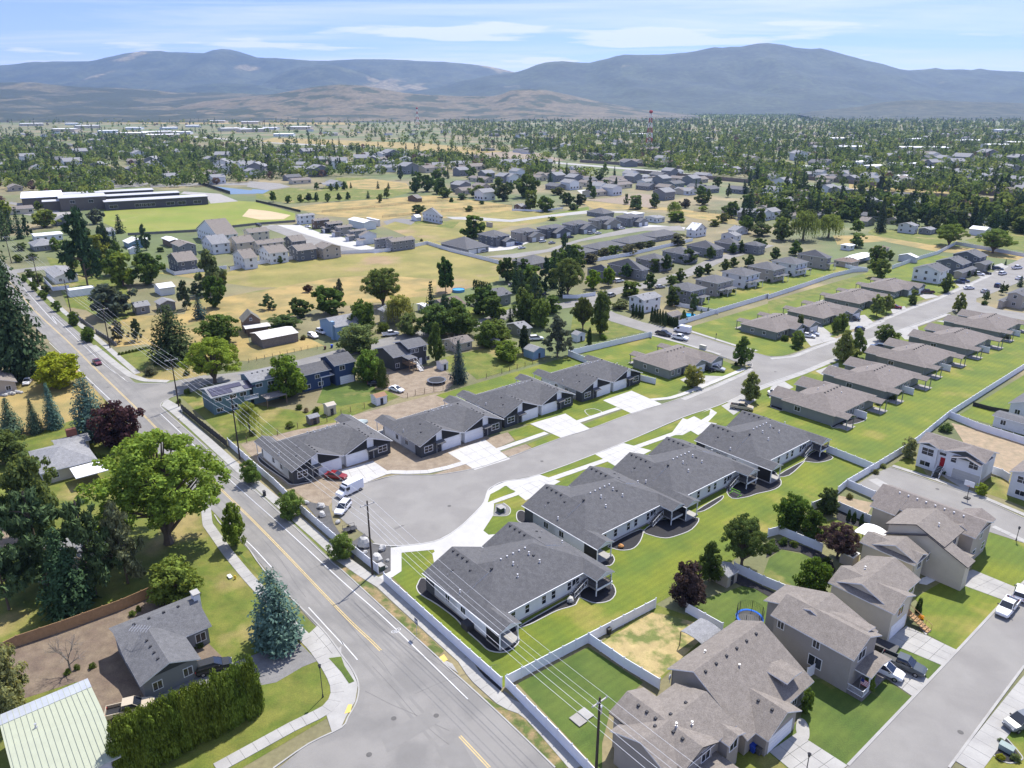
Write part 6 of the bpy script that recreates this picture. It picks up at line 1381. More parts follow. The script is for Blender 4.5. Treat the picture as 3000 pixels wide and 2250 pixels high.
for i in range(21):
 t=i /20;bx=800+(1660-800)*t;by=1730+(1290-1730)*t;ty=by -(345+10*sin(i *2.2))+20*t
 T('column','a',bx,by,ty,random.uniform(115,140),ARB,'tall bright green arborvitae in the long hedge between the workshop and the corner lawn',g,name='hedge_cedar',hi=True)
g='second rank of the hedge beside the workshop'
for i in range(8):
 bx=820+i *70;T('column','a',bx,1600-i *33,1330-i *30,110,ARB,'slightly lower arborvitae behind the long hedge, facing the pickup',g,name='hedge_cedar',hi=True)
for x,y,w in ((860,670,60),(900,640,50),(600,1010,60),(440,1050,60),(500,1020,50)):T('shrub','a',x,y,y -45,w,GREEN,'weedy green clump on the bare dirt of the yard','weedy clumps in the dirt yard')
T('shrub','a',1290,870,820,90,GREEN,'leafy bush under the windows of the L-shaped house')
g='low trimmed bushes beside the hip-roofed bungalow'
for i,x in enumerate((625,650,675)):T('shrub','d',x,980,935,28,DEEP,'small dark rounded bush by the bungalow drive',g)
for i in range(9):T('column','d',-60+i *30,1420-i *4,1230,60,(.022,.04,.014),'dark dense hedge plant at the left edge beside the lawn','dark hedge at the left edge',name='hedge_cedar')
# street trees along the main road, east side
st=[('d',1625,1140,990,130,'young street tree beside the first charcoal duplex, thin trunk'),('d',1885,1365,1190,165,'round street tree at the white fence near the parked van'),('b',10,300,140,155,'dense round street tree beside the boulder bed'),
 ('d',578,225,135,78,'clipped street tree nearest the side street corner, east side of the main road'),('g',645,1335,1215,105,'round street tree second from the side street corner'),('g',500,1215,1120,85,'round street tree third from the side street corner'),
 ('g',378,1115,1030,75,'round street tree fourth from the side street corner'),('g',295,1040,950,80,'round street tree fifth from the side street corner'),('g',215,965,890,60,'round street tree farthest up the main road')]
for c,x,y,t,w,lab in st:T('round',c,x,y,t,w,(.062,.095,.028),lab,'clipped street trees along the main road')
T('round','g',770,1455,1345,100,(.045,.07,.022),'dark round street tree beside the retaining wall by the main road')
# between the roads, north side
T('pine','g',760,1000,330,380,SPR,'towering dark cedar with open branches behind the white houses')
T('spruce','g',1040,540,370,120,(.025,.04,.028),'slender dark cedar beside the sports field')
T('round','g',1070,1000,710,280,(.085,.12,.028),'bright green round tree right of the towering cedar')
T('round','g',1290,980,700,290,(.04,.065,.02),'darker green double-crowned tree behind the white shed')
T('round','g',860,760,550,220,(.10,.12,.03),'yellow-green tree behind the towering cedar')
T('round','g',960,1260,970,400,(.05,.06,.055),'broad grey-purple maple beside the grey gabled house')
T('pine','g',1030,1480,1290,170,(.06,.06,.04),'brownish thin tree behind the retaining wall')
T('pine','g',1190,1470,1270,150,(.04,.055,.03),'dark scrubby tree right of the brownish thin tree')
T('fullspruce','g',1500,1640,1150,440,(.028,.042,.02),'massive dark spruce above the bright maple on the side street')
T('round','g',1900,1500,1240,360,(.05,.075,.022),'full dark green tree left of the old barn')
T('maple','d',1395,490,205,370,(.095,.13,.025),'bright lime maple at the kerb of the side street',hi=True)
T('pine','g',1610,1200,950,170,(.03,.045,.028),'dark pine left of the cottonwood group')
T('spruce','g',1730,1280,1080,150,(.03,.055,.055),'small blue spruce at the edge of the dry field')
T('oval','g',1830,1060,680,260,(.075,.09,.045),'tall pale cottonwood above the dry field')
T('round','g',1860,1180,900,200,(.04,.07,.02),'dark green tree in front of the pale cottonwood')
T('pine','g',1700,1100,960,150,(.035,.05,.03),'small dark pine beside the raised beds')
T('round','d',1870,580,310,260,(.075,.115,.022),'dense round green tree between the teal and navy houses')
T('weeping','d',1620,810,620,150,(.12,.15,.04),'weeping willow beside the power pole in the teal house yard')
T('round','e',180,480,270,185,(.06,.095,.022),'round tree between the navy house and the narrow cedar')
T('column','e',268,520,345,65,(.04,.06,.016),'narrow cedar with a gold edge beside the dry yard')
T('round','h',880,1560,1320,340,(.085,.11,.05),'soft grey-green tree on the bend of the side street')
T('round','h',930,1400,1110,260,(.045,.075,.02),'dark green tree behind the pale blue house')
T('round','h',640,1230,990,310,(.05,.075,.022),'green spreading tree at the edge of the dry field')
T('round','h',385,1260,1095,195,(.035,.05,.02),'small dark round tree beside the spreading tree')
T('pine','h',720,1120,930,130,(.07,.07,.045),'straggly tree rising behind the spreading tree')
T('maple','h',1098,1180,840,350,(.06,.085,.028),'tall loose cottonwood standing at the meadow edge')
T('oval','h',1640,1055,745,190,(.03,.055,.018),'tall dark oval tree alone at the meadow edge')
T('weeping','h',1250,1330,1080,280,(.12,.14,.045),'pale yellow-green willow beside the grey-green house')
T('round','h',1330,1420,1230,200,(.085,.105,.045),'pale rounded willow in front of the yellow one')
T('round','h',1560,1430,1150,330,(.05,.075,.028),'broad dark maple in front of the brown-roofed bungalow')
T('round','h',1780,1370,1220,200,(.06,.085,.03),'green tree right of the broad dark maple')
T('oval','e',620,355,100,110,(.045,.07,.022),'slim dark tree left of the dead pine')
T('bare','e',740,420,100,200,OLV,'grey dead-topped tree behind the charcoal house yard')
T('spruce','e',765,490,210,130,(.035,.05,.05),'drooping blue-grey spruce beside the trampoline yard')
T('round','e',1070,340,215,190,(.08,.115,.025),'low bright tree on the lawn behind the third duplex')
T('oval','e',1185,300,120,80,(.022,.035,.02),'very dark narrow spruce right of the low bright tree')
T('pine','e',1400,320,50,240,(.07,.08,.06),'large grey-green pine behind the far duplexes')
T('round','e',1000,220,80,230,(.06,.085,.025),'green round tree above the low bright tree')
for x,y,t,w,k,c,lab in [(1095,90,0,60,'spruce',(.025,.04,.025),'dark small spruce beside the side street bend'),(1565,140,-60,130,'maple',(.06,.08,.025),'lone elm with tall trunk on the lawn by the cross street'),(1675,175,-90,130,'oval',(.06,.085,.025),'second elm with tall trunk on the lawn by the cross street'),
 (1608,240,140,30,'column',(.03,.05,.018),'pair of narrow cedars by the white fence corner'),(1200,110,-100,150,'round',(.05,.07,.025),'tree behind the side street bend, left of the elms'),(1290,130,-60,130,'round',(.075,.1,.03),'lighter tree behind the side street bend')]:
 T(k,'e',x,y,t,w,c,lab)
mid=[('i',100,1290,1000,160,'round',(.06,.08,.03)),('i',150,1180,980,120,'round',(.05,.075,.025)),('i',345,1230,1080,180,'round',(.055,.08,.03)),('i',290,1060,740,150,'pine',SPR),('i',480,1080,760,300,'maple',(.085,.105,.04)),
 ('i',700,1020,850,150,'round',(.09,.13,.02)),('i',830,1000,820,140,'oval',(.085,.12,.02)),('i',990,930,800,130,'oval',(.03,.05,.02)),('i',1090,920,790,90,'oval',(.03,.05,.02)),('i',1190,1020,880,120,'oval',(.04,.065,.02)),
 ('i',1240,870,760,130,'round',(.04,.06,.02)),('i',1330,870,715,110,'oval',(.035,.055,.02)),('i',1380,990,900,120,'round',(.06,.085,.03)),('i',1450,960,840,120,'oval',(.04,.06,.02)),('i',1520,800,670,160,'oval',(.04,.06,.022)),
 ('i',1610,920,820,110,'oval',(.04,.06,.022)),('i',1690,890,800,100,'oval',(.035,.055,.02)),('i',1710,770,650,90,'oval',(.04,.06,.022)),('i',1780,740,655,80,'oval',(.04,.06,.022)),('i',1840,860,760,100,'oval',(.04,.06,.022)),
 ('i',1905,720,620,90,'oval',(.035,.055,.02)),('i',1975,710,600,80,'oval',(.035,.055,.02)),('i',1910,830,745,90,'oval',(.04,.06,.02)),('i',2050,830,720,110,'round',(.035,.055,.02)),('i',2130,690,580,130,'round',(.035,.055,.02)),
 ('i',1385,1170,1000,170,'round',(.04,.06,.025)),('i',1570,1200,1060,105,'round',(.05,.07,.035)),('i',610,1380,1090,170,'maple',(.065,.08,.03)),('i',770,1410,1030,170,'maple',(.06,.08,.03)),('i',1020,1090,960,220,'round',(.06,.085,.025)),
 ('i',120,980,860,200,'round',(.055,.08,.025)),('i',490,770,650,120,'round',(.05,.075,.03)),('i',940,1190,1110,180,'round',(.08,.095,.05)),
 ('i',870,740,640,150,'round',(.06,.085,.03)),('i',680,800,720,150,'round',(.055,.055,.04)),('i',790,760,660,120,'round',(.07,.075,.05)),('i',1010,730,630,130,'round',(.08,.085,.06)),('i',1110,690,610,120,'round',(.06,.065,.045)),('i',1190,680,600,110,'round',(.05,.065,.03)),('i',1430,640,545,190,'round',(.075,.08,.055)),
 ('i',130,230,10,220,'round',(.05,.075,.025)),('i',160,340,170,150,'round',(.075,.10,.03)),('i',290,350,215,160,'round',(.05,.08,.025)),('i',470,300,180,130,'round',(.03,.045,.02)),('i',590,290,200,120,'round',(.03,.04,.022)),('i',530,340,280,100,'round',(.045,.07,.03)),('i',350,430,395,90,'round',(.07,.10,.02)),
 ('i',400,210,140,130,'round',(.07,.08,.03)),('i',1070,330,210,160,'round',(.075,.10,.045)),('i',1230,320,190,110,'oval',(.05,.07,.03)),('i',985,290,200,40,'column',(.05,.07,.03)),('i',1500,320,240,110,'round',(.06,.055,.05)),('i',1640,295,195,140,'round',(.05,.07,.025)),('i',1400,380,270,130,'weeping',(.10,.13,.04)),
 ('i',1420,440,350,200,'round',(.07,.10,.025)),('i',1655,350,300,80,'round',(.12,.15,.04)),('i',1830,450,360,110,'round',(.08,.095,.04)),('i',1750,480,420,120,'round',(.08,.10,.035)),('i',2035,480,140,150,'spruce',SPR),('i',2110,120,-60,130,'spruce',SPR),('i',2010,200,100,80,'spruce',SPR),('i',2150,560,440,180,'round',(.055,.075,.035)),
 ('h',1880,580,385,240,'round',(.05,.08,.022)),('h',1400,370,290,130,'round',(.05,.065,.03)),('h',1845,350,300,90,'round',(.055,.075,.035)),('h',2170,960,740,170,'round',(.04,.06,.02)),('h',150,270,175,70,'oval',(.05,.08,.02)),('h',280,280,210,60,'round',(.05,.08,.02)),('h',385,275,205,60,'round',(.055,.08,.022)),
 ('h',460,270,190,75,'oval',(.04,.06,.025)),('h',527,265,185,55,'oval',(.045,.07,.03)),('h',620,270,190,58,'round',(.055,.08,.022)),('h',718,265,190,50,'oval',(.04,.06,.025)),('h',795,250,180,55,'oval',(.04,.06,.025)),('h',970,240,170,48,'spruce',(.035,.055,.03)),('h',1075,275,195,55,'round',(.07,.085,.035)),('h',1130,240,145,70,'oval',(.06,.085,.025)),
 ('h',1055,155,85,40,'spruce',SPR),('h',1145,155,100,45,'spruce',SPR),('h',525,165,100,55,'oval',(.05,.08,.025)),('h',650,175,110,50,'oval',(.06,.09,.03)),('h',700,170,95,50,'oval',(.06,.09,.03)),('h',765,165,90,60,'oval',(.05,.08,.03)),('h',820,150,95,35,'spruce',(.04,.06,.03)),
 ('h',1380,190,50,110,'round',(.04,.065,.025)),('h',1480,180,30,140,'round',(.045,.07,.025)),('h',1600,200,60,130,'round',(.05,.08,.025)),('h',1630,230,140,130,'round',(.07,.10,.035)),('h',1920,230,120,160,'round',(.065,.09,.03)),('h',1780,250,190,100,'round',(.05,.07,.04)),('h',2140,260,110,160,'round',(.045,.06,.03)),('h',2020,240,165,60,'round',(.05,.06,.04)),
 ('h',110,1200,1070,170,'pine',(.045,.065,.03)),('h',240,1370,1240,280,'round',(.055,.08,.035)),('h',450,1050,980,90,'round',(.06,.04,.035)),('h',210,800,735,60,'oval',(.07,.10,.025)),('h',2000,1520,1300,240,'round',(.06,.085,.025)),
 ('j',110,600,390,200,'round',(.07,.095,.035)),('j',300,600,350,260,'weeping',(.08,.105,.035)),('j',520,580,380,230,'weeping',(.09,.115,.035)),('j',970,530,270,130,'spruce',(.032,.042,.028)),('j',765,540,415,120,'oval',(.075,.105,.03)),('j',760,660,540,170,'round',(.085,.11,.04)),('j',1560,650,460,280,'maple',(.085,.115,.035)),('j',1940,710,500,300,'maple',(.08,.11,.035)),
 ('j',930,800,640,150,'round',(.055,.085,.025)),('j',1045,770,680,75,'round',(.055,.085,.025)),('j',960,930,755,200,'round',(.075,.105,.035)),('j',640,430,290,160,'round',(.06,.085,.03)),('j',340,320,180,100,'spruce',(.035,.05,.04)),('j',500,350,230,170,'round',(.045,.04,.045)),('j',155,300,170,190,'round',(.08,.10,.04)),('j',790,370,230,170,'round',(.06,.085,.03)),
 ('j',960,250,30,140,'pine',(.035,.045,.035)),('j',1170,430,240,220,'round',(.05,.075,.035)),('j',1330,380,190,110,'oval',(.04,.065,.025)),('j',1480,420,290,160,'round',(.05,.08,.025)),('j',1620,480,340,260,'round',(.045,.055,.04)),('j',1640,300,130,190,'round',(.085,.11,.04)),('j',1900,430,260,260,'round',(.06,.085,.03)),('j',2060,470,400,160,'round',(.07,.10,.03)),('j',2170,400,200,160,'oval',(.04,.06,.03)),
 ('j',2020,300,180,150,'round',(.10,.13,.035)),('j',230,730,600,130,'oval',(.045,.07,.022)),('j',60,770,660,110,'oval',(.04,.06,.022)),('j',880,210,130,50,'spruce',(.03,.04,.03)),('j',800,215,110,110,'round',(.08,.10,.05)),('j',220,160,-20,80,'spruce',SPR),('j',300,170,-20,80,'spruce',SPR),('j',10,380,220,70,'spruce',SPR),
 ('g',50,600,250,130,'spruce',(.035,.055,.025)),('g',180,590,300,100,'spruce',(.03,.045,.028)),('g',100,540,310,110,'spruce',SPR),('g',240,570,390,100,'pine',SPR),('g',400,490,330,220,'round',(.08,.105,.03)),('g',50,420,250,110,'round',(.11,.14,.035)),('g',330,340,260,80,'oval',(.08,.11,.03)),('g',690,540,330,160,'pine',(.04,.055,.035)),('g',840,460,320,140,'round',(.05,.06,.055)),
 ('g',900,690,530,160,'round',(.055,.08,.03)),('g',160,790,720,90,'round',(.06,.08,.02)),('g',280,770,710,100,'round',(.05,.075,.025)),('g',330,980,890,120,'round',(.06,.08,.03)),('g',400,1060,990,100,'round',(.05,.07,.03)),('g',260,920,850,90,'round',(.065,.085,.03)),('g',30,1000,740,160,'pine',(.03,.045,.025)),('g',190,690,620,100,'round',(.05,.07,.03)),('g',620,420,380,80,'round',(.06,.08,.03)),
 ('g',600,700,650,90,'round',(.06,.08,.03)),('g',1390,700,660,80,'round',(.05,.07,.03))]
HUE=lambda c:'purple' if c[1]<c[0] else ('pale green' if c[1]>.1 else ('dark green' if c[1]<.062 else ('grey-green' if c[2]>.04 else 'green')))
FORM={'round':'round-crowned','oval':'egg-shaped','pine':'open-branched','spruce':'pointed dark','maple':'spreading','weeping':'drooping','column':'narrow'}
def near_what(X,Y):
 best=None
 for o in SC.collection.objects:
  if o.get('category') in ('house','duplex','school','barn','garage','shed','workshop') and 'label' in o:
   d=hypot(o.location.x -X,o.location.y -Y)
   if best is None or d <best[0]:best=(d,o)
 return best[1]
def side_of(o,X,Y):
 dx,dy=X -o.location.x,Y -o.location.y
 return ('right of' if dx >0 else 'left of') if abs(dx)>abs(dy) else ('behind' if dy >0 else 'in front of')
SHORT={}
def short(o):
 w=o['label'].split(',')[0].split();return ' '.join(w[:8])
_used=set()
def autolabel(first,X,Y):
 o=near_what(X,Y);base='%s %s the %s' % (first,side_of(o,X,Y),short(o));w=base.split()[:15]
 while w[-1] in ('the','with','a','of','and','by','in','on','under','its','at','along','behind','from','to','beside','beyond','between','one','across','into'):w.pop()
 return ' '.join(w)
for c,x,y,t,w,k,col in mid:
 X,Y=at(c,x,y);big='tall' if (y -t)>150 else ('small' if (y -t)<85 else 'medium')
 T(k,c,x,y,t,w,col,autolabel('%s %s %s tree' % (big,FORM[k],HUE(col)),X,Y))
 # lane-side pears and others near the taupe duplexes
for c,x,y,t,w,k,col,lab in [('f',380,375,190,135,'oval',(.055,.08,.025),'egg-shaped street tree on the corner of the lane and the cross street'),('f',435,610,425,155,'oval',(.11,.125,.05),'pale leaved street tree beside the tan pickup'),('e',2275,515,375,130,'round',(.12,.135,.045),'yellow-tipped street tree before the corner duplex'),
 ('f',745,255,150,95,'round',(.065,.095,.03),'small street tree beside the white cars on the lane'),('f',990,165,60,70,'round',(.06,.09,.03),'small yard tree on the left of a pair before the second duplex'),('f',1030,150,35,80,'round',(.06,.09,.03),'small yard tree on the right of a pair before the second duplex'),
 ('f',1040,350,150,150,'oval',(.10,.12,.045),'big double street tree, left half, on the lane'),('f',1120,320,140,115,'oval',(.09,.115,.04),'big double street tree, right half, on the lane'),('f',1310,225,110,135,'round',(.055,.08,.03),'round dark street tree before the third taupe duplex'),
 ('j',935,1260,1070,150,'oval',(.085,.105,.04),'full pear tree on the far side of the lane, left of a pair'),('j',1020,1230,1065,110,'oval',(.09,.11,.04),'full pear tree on the far side of the lane, right of a pair'),('j',1245,1150,1030,100,'round',(.06,.085,.03),'round yard tree before the last far duplex'),
 ('j',1535,1050,885,120,'oval',(.05,.075,.03),'dark egg-shaped street tree by the white two-storey house'),('j',1640,1220,1050,140,'oval',(.10,.11,.045),'tawny egg-shaped street tree at the top of the lane'),('j',1880,1130,1040,60,'oval',(.055,.08,.04),'small thin street tree by the corner house'),('j',2015,1070,975,50,'oval',(.04,.06,.03),'narrow dark street tree by the right edge'),
 ('j',2055,1050,980,45,'oval',(.04,.06,.03),'second narrow dark street tree by the right edge'),('j',1905,860,810,30,'oval',(.035,.055,.03),'small dark tree before the brown-grey house'),('j',1940,850,800,28,'oval',(.035,.055,.03),'twin small dark tree before the brown-grey house'),('j',1790,910,860,32,'oval',(.035,.055,.03),'small dark tree between the upper lane drives'),('j',1730,920,860,38,'oval',(.035,.055,.03),'small dark tree by the white house garage'),('j',2050,815,760,30,'spruce',SPR,'tiny spruce at the head of the lane'),('j',2175,1000,905,70,'spruce',SPR,'dark spruce at the right edge beyond the lane'),('j',270,1410,1240,70,'round',(.06,.08,.03),'thin double tree before the third far duplex')]:
 T(k,c,x,y,t,w,col,lab)
 # behind the new duplexes, right
for c,x,y,t,w,k,col,lab in [('f',700,1440,1215,215,'round',(.04,.065,.015),'large dense globe tree at the bend of the white fence'),('f',830,1510,1310,165,'round',(.045,.075,.018),'smaller globe tree joined to the large one'),('f',935,1340,1175,155,'round',(.04,.055,.025),'dark loose tree at the corner of the dirt patch'),
 ('c',380,350,30,330,'maple',(.05,.075,.028),'wide dark green tree over the garden shed'),('c',170,450,200,190,'oval',(.05,.075,.025),'upright green tree left of the garden shed'),('c',30,600,330,240,'round',(.04,.028,.032),'dark purple plum tree at the end of the white fence'),('c',1000,300,80,260,'maple',(.05,.035,.04),'spreading purple tree beside the white gazebo'),
 ('c',835,560,300,250,'round',(.045,.07,.014),'dense globe tree behind the grey-brown house'),('f',1700,805,725,100,'shrub',(.05,.08,.03),'bushy shrub in the white fence corner above the split-level'),('f',1462,975,840,100,'round',(.16,.17,.09),'small tree with pale flowers beside the split-level house'),('f',1930,1215,1140,80,'round',(.10,.14,.025),'little bright green tree by the basketball hoop'),
 ('c',800,1300,1140,90,'round',(.06,.09,.022),'small tree at the corner of the tan-shingled house'),('c',1205,1160,1050,80,'round',(.09,.12,.025),'little bright tree beside the flag'),('c',1525,650,560,40,'column',(.03,.05,.014),'narrow cedar at the side stairs of the split-level'),('c',870,640,560,60,'column',(.035,.055,.02),'narrow shrub in the yard below the globe tree')]:
 T(k,c,x,y,t,w,col,lab,hi=True)
for i,(x,y) in enumerate(((1073,1380),(1108,1388),(1155,1405))):T('column','f',x,y,y -62,27,(.03,.05,.016),'small narrow cedar in the row by the white fence','three little cedars by the fence')
for c,x,y,w,col in [('f',1195,1430,60,GREEN),('f',1255,1440,60,(.16,.13,.06)),('c',600,245,60,DEEP),('c',650,210,80,DEEP),('c',720,220,70,GREEN),('c',580,210,60,GREEN),('c',560,270,50,DEEP),('c',930,330,80,DEEP),('c',960,380,70,PURP),('c',2060,1490,50,(.08,.1,.06)),('c',2055,1600,70,YEL),('c',2155,1610,80,(.07,.09,.04)),
 ('c',1545,690,45,(.45,.24,.02)),('c',1610,420,40,DEEP),('c',1580,380,40,DEEP),('f',1270,630,70,(.045,.06,.03)),('f',1360,600,60,(.045,.06,.03)),('f',1030,760,25,GREEN),('f',2105,205,50,(.07,.09,.07)),('f',345,375,40,DEEP),('f',655,215,60,DEEP),('f',720,270,35,DEEP),('f',740,280,35,DEEP),('f',855,145,30,DEEP),('f',1690,1080,60,DEEP),('f',1650,1060,40,DEEP),('f',1250,1080,50,OLV),('f',1300,1040,50,OLV),('f',1080,1240,60,OLV),('f',1620,1045,30,GREEN),
 ('j',1115,1085,35,DEEP),('j',1150,1075,50,YEL),('j',1320,1025,50,YEL),('j',1530,1060,45,DEEP),('j',1260,1160,40,DEEP),('j',1870,1160,70,DEEP),('j',150,1470,80,DEEP),('j',405,1380,30,DEEP),('j',380,1385,40,DEEP),('e',1690,200,50,GREEN),('i',790,1460,80,(.08,.12,.03)),
 ('d',1215,560,60,GREEN),('d',1160,620,45,DEEP),('d',1880,780,75,GREEN),('d',1940,660,60,DEEP),('d',1985,680,50,(.12,.09,.07)),('d',2050,680,60,GREEN),('d',1970,200,40,OLV),('d',1640,830,60,GREEN),('d',980,440,110,(.07,.075,.055)),('d',1210,440,60,(.08,.09,.04)),('h',405,1460,60,(.07,.06,.04)),('i',1660,650,50,DEEP),('h',1950,290,60,DEEP),('h',1690,270,60,DEEP),('h',1430,610,40,OLV),('h',960,1380,120,DEEP),('h',1100,1390,150,GREEN)]:
 X,Y=at(c,x,y);s=CROPS[c][2];ww=w /s /F *(Y *cos(PITCH)+H *sin(PITCH));hue='yellow' if col ==YEL else ('orange flowering' if col[0]>.4 else ('tan' if col[0]>col[1]*1.15 else HUE(col)))
 plant_at('shrub',X,Y,ww,ww *.85,col,autolabel('%s garden shrub' % hue,X,Y))
g='shrubs along the back of the two-storey row'
for i in range(13):
 t=i /12;a=at('i',1690,1110);b=at('j',590,790);X,Y=a[0]+(b[0]-a[0])*t,a[1]+(b[1]-a[1])*t -1
 plant_at('shrub',X,Y,2.2,2.0,DEEP,'dark rounded shrub in the line behind the two-storey houses at the green strip',g)
g='clipped arborvitae by the cross street'
for k_,(x0,y0,x1,y1,n,hh) in enumerate([(1045,1255,1125,1275,4,105),(1205,1300,1320,1345,6,120),(1340,1330,1425,1355,6,75)]):
 for i in range(n):
  t=i /(n -1);T('column','i',x0 +(x1 -x0)*t,y0 +(y1 -y0)*t,y0 +(y1 -y0)*t -hh,27,(.028,.045,.018),'dense arborvitae in the clipped rows beside the cross street',g,hi=True)
for x,y,w in ((1480,1315,60),):T('oval','i',x,y,1205,w,(.055,.085,.03),'small upright tree beside the blue pool by the white fence')
for i,(x,y) in enumerate(((1555,1290),(1632,1270),(1692,1250))):T('column','i',x,y,y -68,26,(.025,.045,.018),'lone narrow cedar along the long white fence','three lone cedars by the long fence')
g='clipped hedge at the meadow edge'
for i in range(8):T('column','h',1885+i *19,1020+i *3,940+i *4,32,(.03,.048,.016),'tight dark cedar in the short hedge at the meadow edge',g,name='hedge_cedar')
g='low hedge plants along the side street lawn'
for i in range(9):T('shrub','d',775+i *22,310-i *5,285-i *5,30,GREEN,'low shrub in the hedge line before the massive spruce',g)

# yard trees filling in between the houses
occ_h=[(o.location.x,o.location.y) for o in COL.objects if o.get('category') in ('house','duplex','barn','shed','garage','school')]
def in_poly(x,y,poly):
 c=False;j=len(poly)-1
 for i in range(len(poly)):
  if (poly[i][1]>y) != (poly[j][1]>y) and x <(poly[j][0]-poly[i][0])*(y -poly[i][1])/(poly[j][1]-poly[i][1])+poly[i][0]:c=not c
  j=i
 return c
random.seed(5)
for s_,n in (('i 0 830, 640 800, 880 900, 1000 1000, 700 1060, 450 1110, 200 1180, 0 1200',18),('e 480 60, 1250 -40, 1480 100, 1350 200, 900 240, 560 120',9),('g 200 600, 900 560, 1400 720, 1400 900, 950 960, 500 900',14),('h 1000 30, 2200 0, 2200 230, 1700 260, 1350 110',24),('i 0 0, 1000 0, 1300 60, 700 260, 0 300',16),('i 1500 150, 2212 0, 2212 620, 1900 560, 1650 300',26),('j 0 150, 2212 150, 2212 480, 1700 420, 1100 400, 300 330',34)):
 pl=P(s_);bx0,bx1=min(p[0] for p in pl),max(p[0] for p in pl);by0,by1=min(p[1] for p in pl),max(p[1] for p in pl);k=t=0
 while k <n and t <2000:
  t += 1;X,Y=random.uniform(bx0,bx1),random.uniform(by0,by1)
  if not in_poly(X,Y,pl) or any((X -a -5) ** 2+(Y -b) ** 2<90 for a,b in occ_h):continue
  kd,w,h_,col=random.choice([('round',9,9,(.055,.085,.025)),('round',11,10,(.045,.07,.024)),('oval',7,10,(.06,.09,.028)),('round',8,8,(.075,.105,.035)),('spruce',6,14,SPR),('pine',8,14,(.04,.058,.032)),('round',7,7,(.035,.055,.02))])
  f=random.uniform(.75,1.2);plant_at(kd,X,Y,w *f,h_ *f,col,autolabel('%s %s yard tree' % (FORM[kd],HUE(col)),X,Y));k += 1
  # ---------------------------------------------------------------- the town beyond: trees and roofs out to the hills
occ=[]
for o in list(COL.objects):
 if o.get('category') in ('house','duplex','barn','shed','garage','school','workshop'):occ.append((o.location.x,o.location.y,11 if o.get('category') != 'school' else 50))
def pix(X,Y,Z=0.0):
 z=Z -H;c=Y *cos(PITCH)-z *sin(PITCH);u=Y *sin(PITCH)+z *cos(PITCH);return 1500+F *X /c,1125-F *u /c
 # open ground where nothing tall grows: native-pixel outlines read off the photograph
OPEN=[[(0,640),(300,610),(640,610),(860,690),(1190,740),(1480,790),(1480,900),(700,960),(560,900),(0,900)],
 [(280,590),(330,560),(850,560),(1200,520),(1390,560),(1900,590),(2040,640),(2400,660),(2900,690),(3000,700),(3000,2250),(0,2250),(0,650)],
 [(0,600),(60,560),(280,600),(640,540),(900,520),(1450,500),(1500,520),(2200,520),(2200,640),(0,700)]]
ROADS_FAR=[[(0,372),(640,384),(1100,424),(1500,462),(2000,512),(2300,548),(3000,590)],[(640,398),(900,420),(1200,440),(1560,474)]]
def inside(x,y,poly):
 c=False;j=len(poly)-1
 for i in range(len(poly)):
  if (poly[i][1]>y) != (poly[j][1]>y) and x <(poly[j][0]-poly[i][0])*(y -poly[i][1])/(poly[j][1]-poly[i][1])+poly[i][0]:c=not c
  j=i
 return c
def road_d(x,y):
 m=1e9
 for pl in ROADS_FAR:
  for (a,b),(c,d) in zip(pl,pl[1:]):
   if a <= x <= c:
    e=y -(b +(d -b)*(x -a)/(c -a));m=min(m,abs(e)*(.27 if x >1600 and e >0 and b >= 462 else 1))
 return m
 # highway with sound walls, and far roads
def npts(l,z=0):return [at('n',x *.73733,y *.73733,z) for x,y in l]
hw=npts([(1250,432),(1560,470),(1750,487),(1950,505),(2160,527),(2400,548),(2700,572),(3100,600)])
sheet('highway',ribbon(smooth_open(hw,3),9,-9),M_conc,.12)
hw2=npts([(560,400),(900,424),(1250,432)]);sheet('highway',ribbon(smooth_open(hw2,3),14,-14),M_conc,.12)
wallm=mat('sound_wall_block',(.21,.175,.15),var=.1,scale=.2,fine=.1)
for nm,lab,pts,hh in (('sound_wall','long brown sound wall on the far side of the highway',[(1700,476),(1950,492),(2200,512),(2420,532),(2560,545),(2720,556),(3050,586)],3.6),('sound_wall','long brown sound wall on the near side of the highway',[(1850,506),(2050,523),(2190,536),(2400,560),(2560,572),(2740,580),(3050,606)],3.6)):
 pl=npts(pts);root=empty(nm,(pl[0][0],pl[0][1],0),0,lab,'wall','sound walls of the highway');n_=0
 for a,b in zip(pl,pl[1:]):
  L=hypot(b[0]-a[0],b[1]-a[1]);n=max(1,int(L /9));an=atan2(b[1]-a[1],b[0]-a[0])
  for i in range(n):
   m_=MB();m_.box(0,L /n -.15,-.15,.15,-.1,hh);m_.box(-.25,.25,-.28,.28,-.1,hh +.3);m_.build('panel',wallm,root,loc=(a[0]+(b[0]-a[0])*i /n -pl[0][0],a[1]+(b[1]-a[1])*i /n -pl[0][1],0),rz=an)
   # open tan and green land in the distance
for i,(nm,pts,m) in enumerate([('airfield_grass',[(0,340),(300,342),(700,350),(1000,358),(1060,366),(400,362),(0,356)],M_dry),('highway_verge',[(800,404),(1250,420),(1500,446),(1480,462),(1100,430),(760,416)],M_dry),('straw_field',[(1500,455),(1590,448),(1590,468),(1500,464)],M_dry),('construction_ground',[(1380,452),(1540,440),(1660,470),(1500,480)],M_dirt),('pasture',[(1990,338),(2300,336),(2360,342),(2000,346)],M_sport),('pale_field',[(2230,326),(2290,322),(2370,330),(2370,337),(2240,336)],M_dry),('pale_field',[(2140,328),(2190,322),(2200,334),(2140,336)],M_dry)]):
 sheet(nm,npts(pts),m,.15)
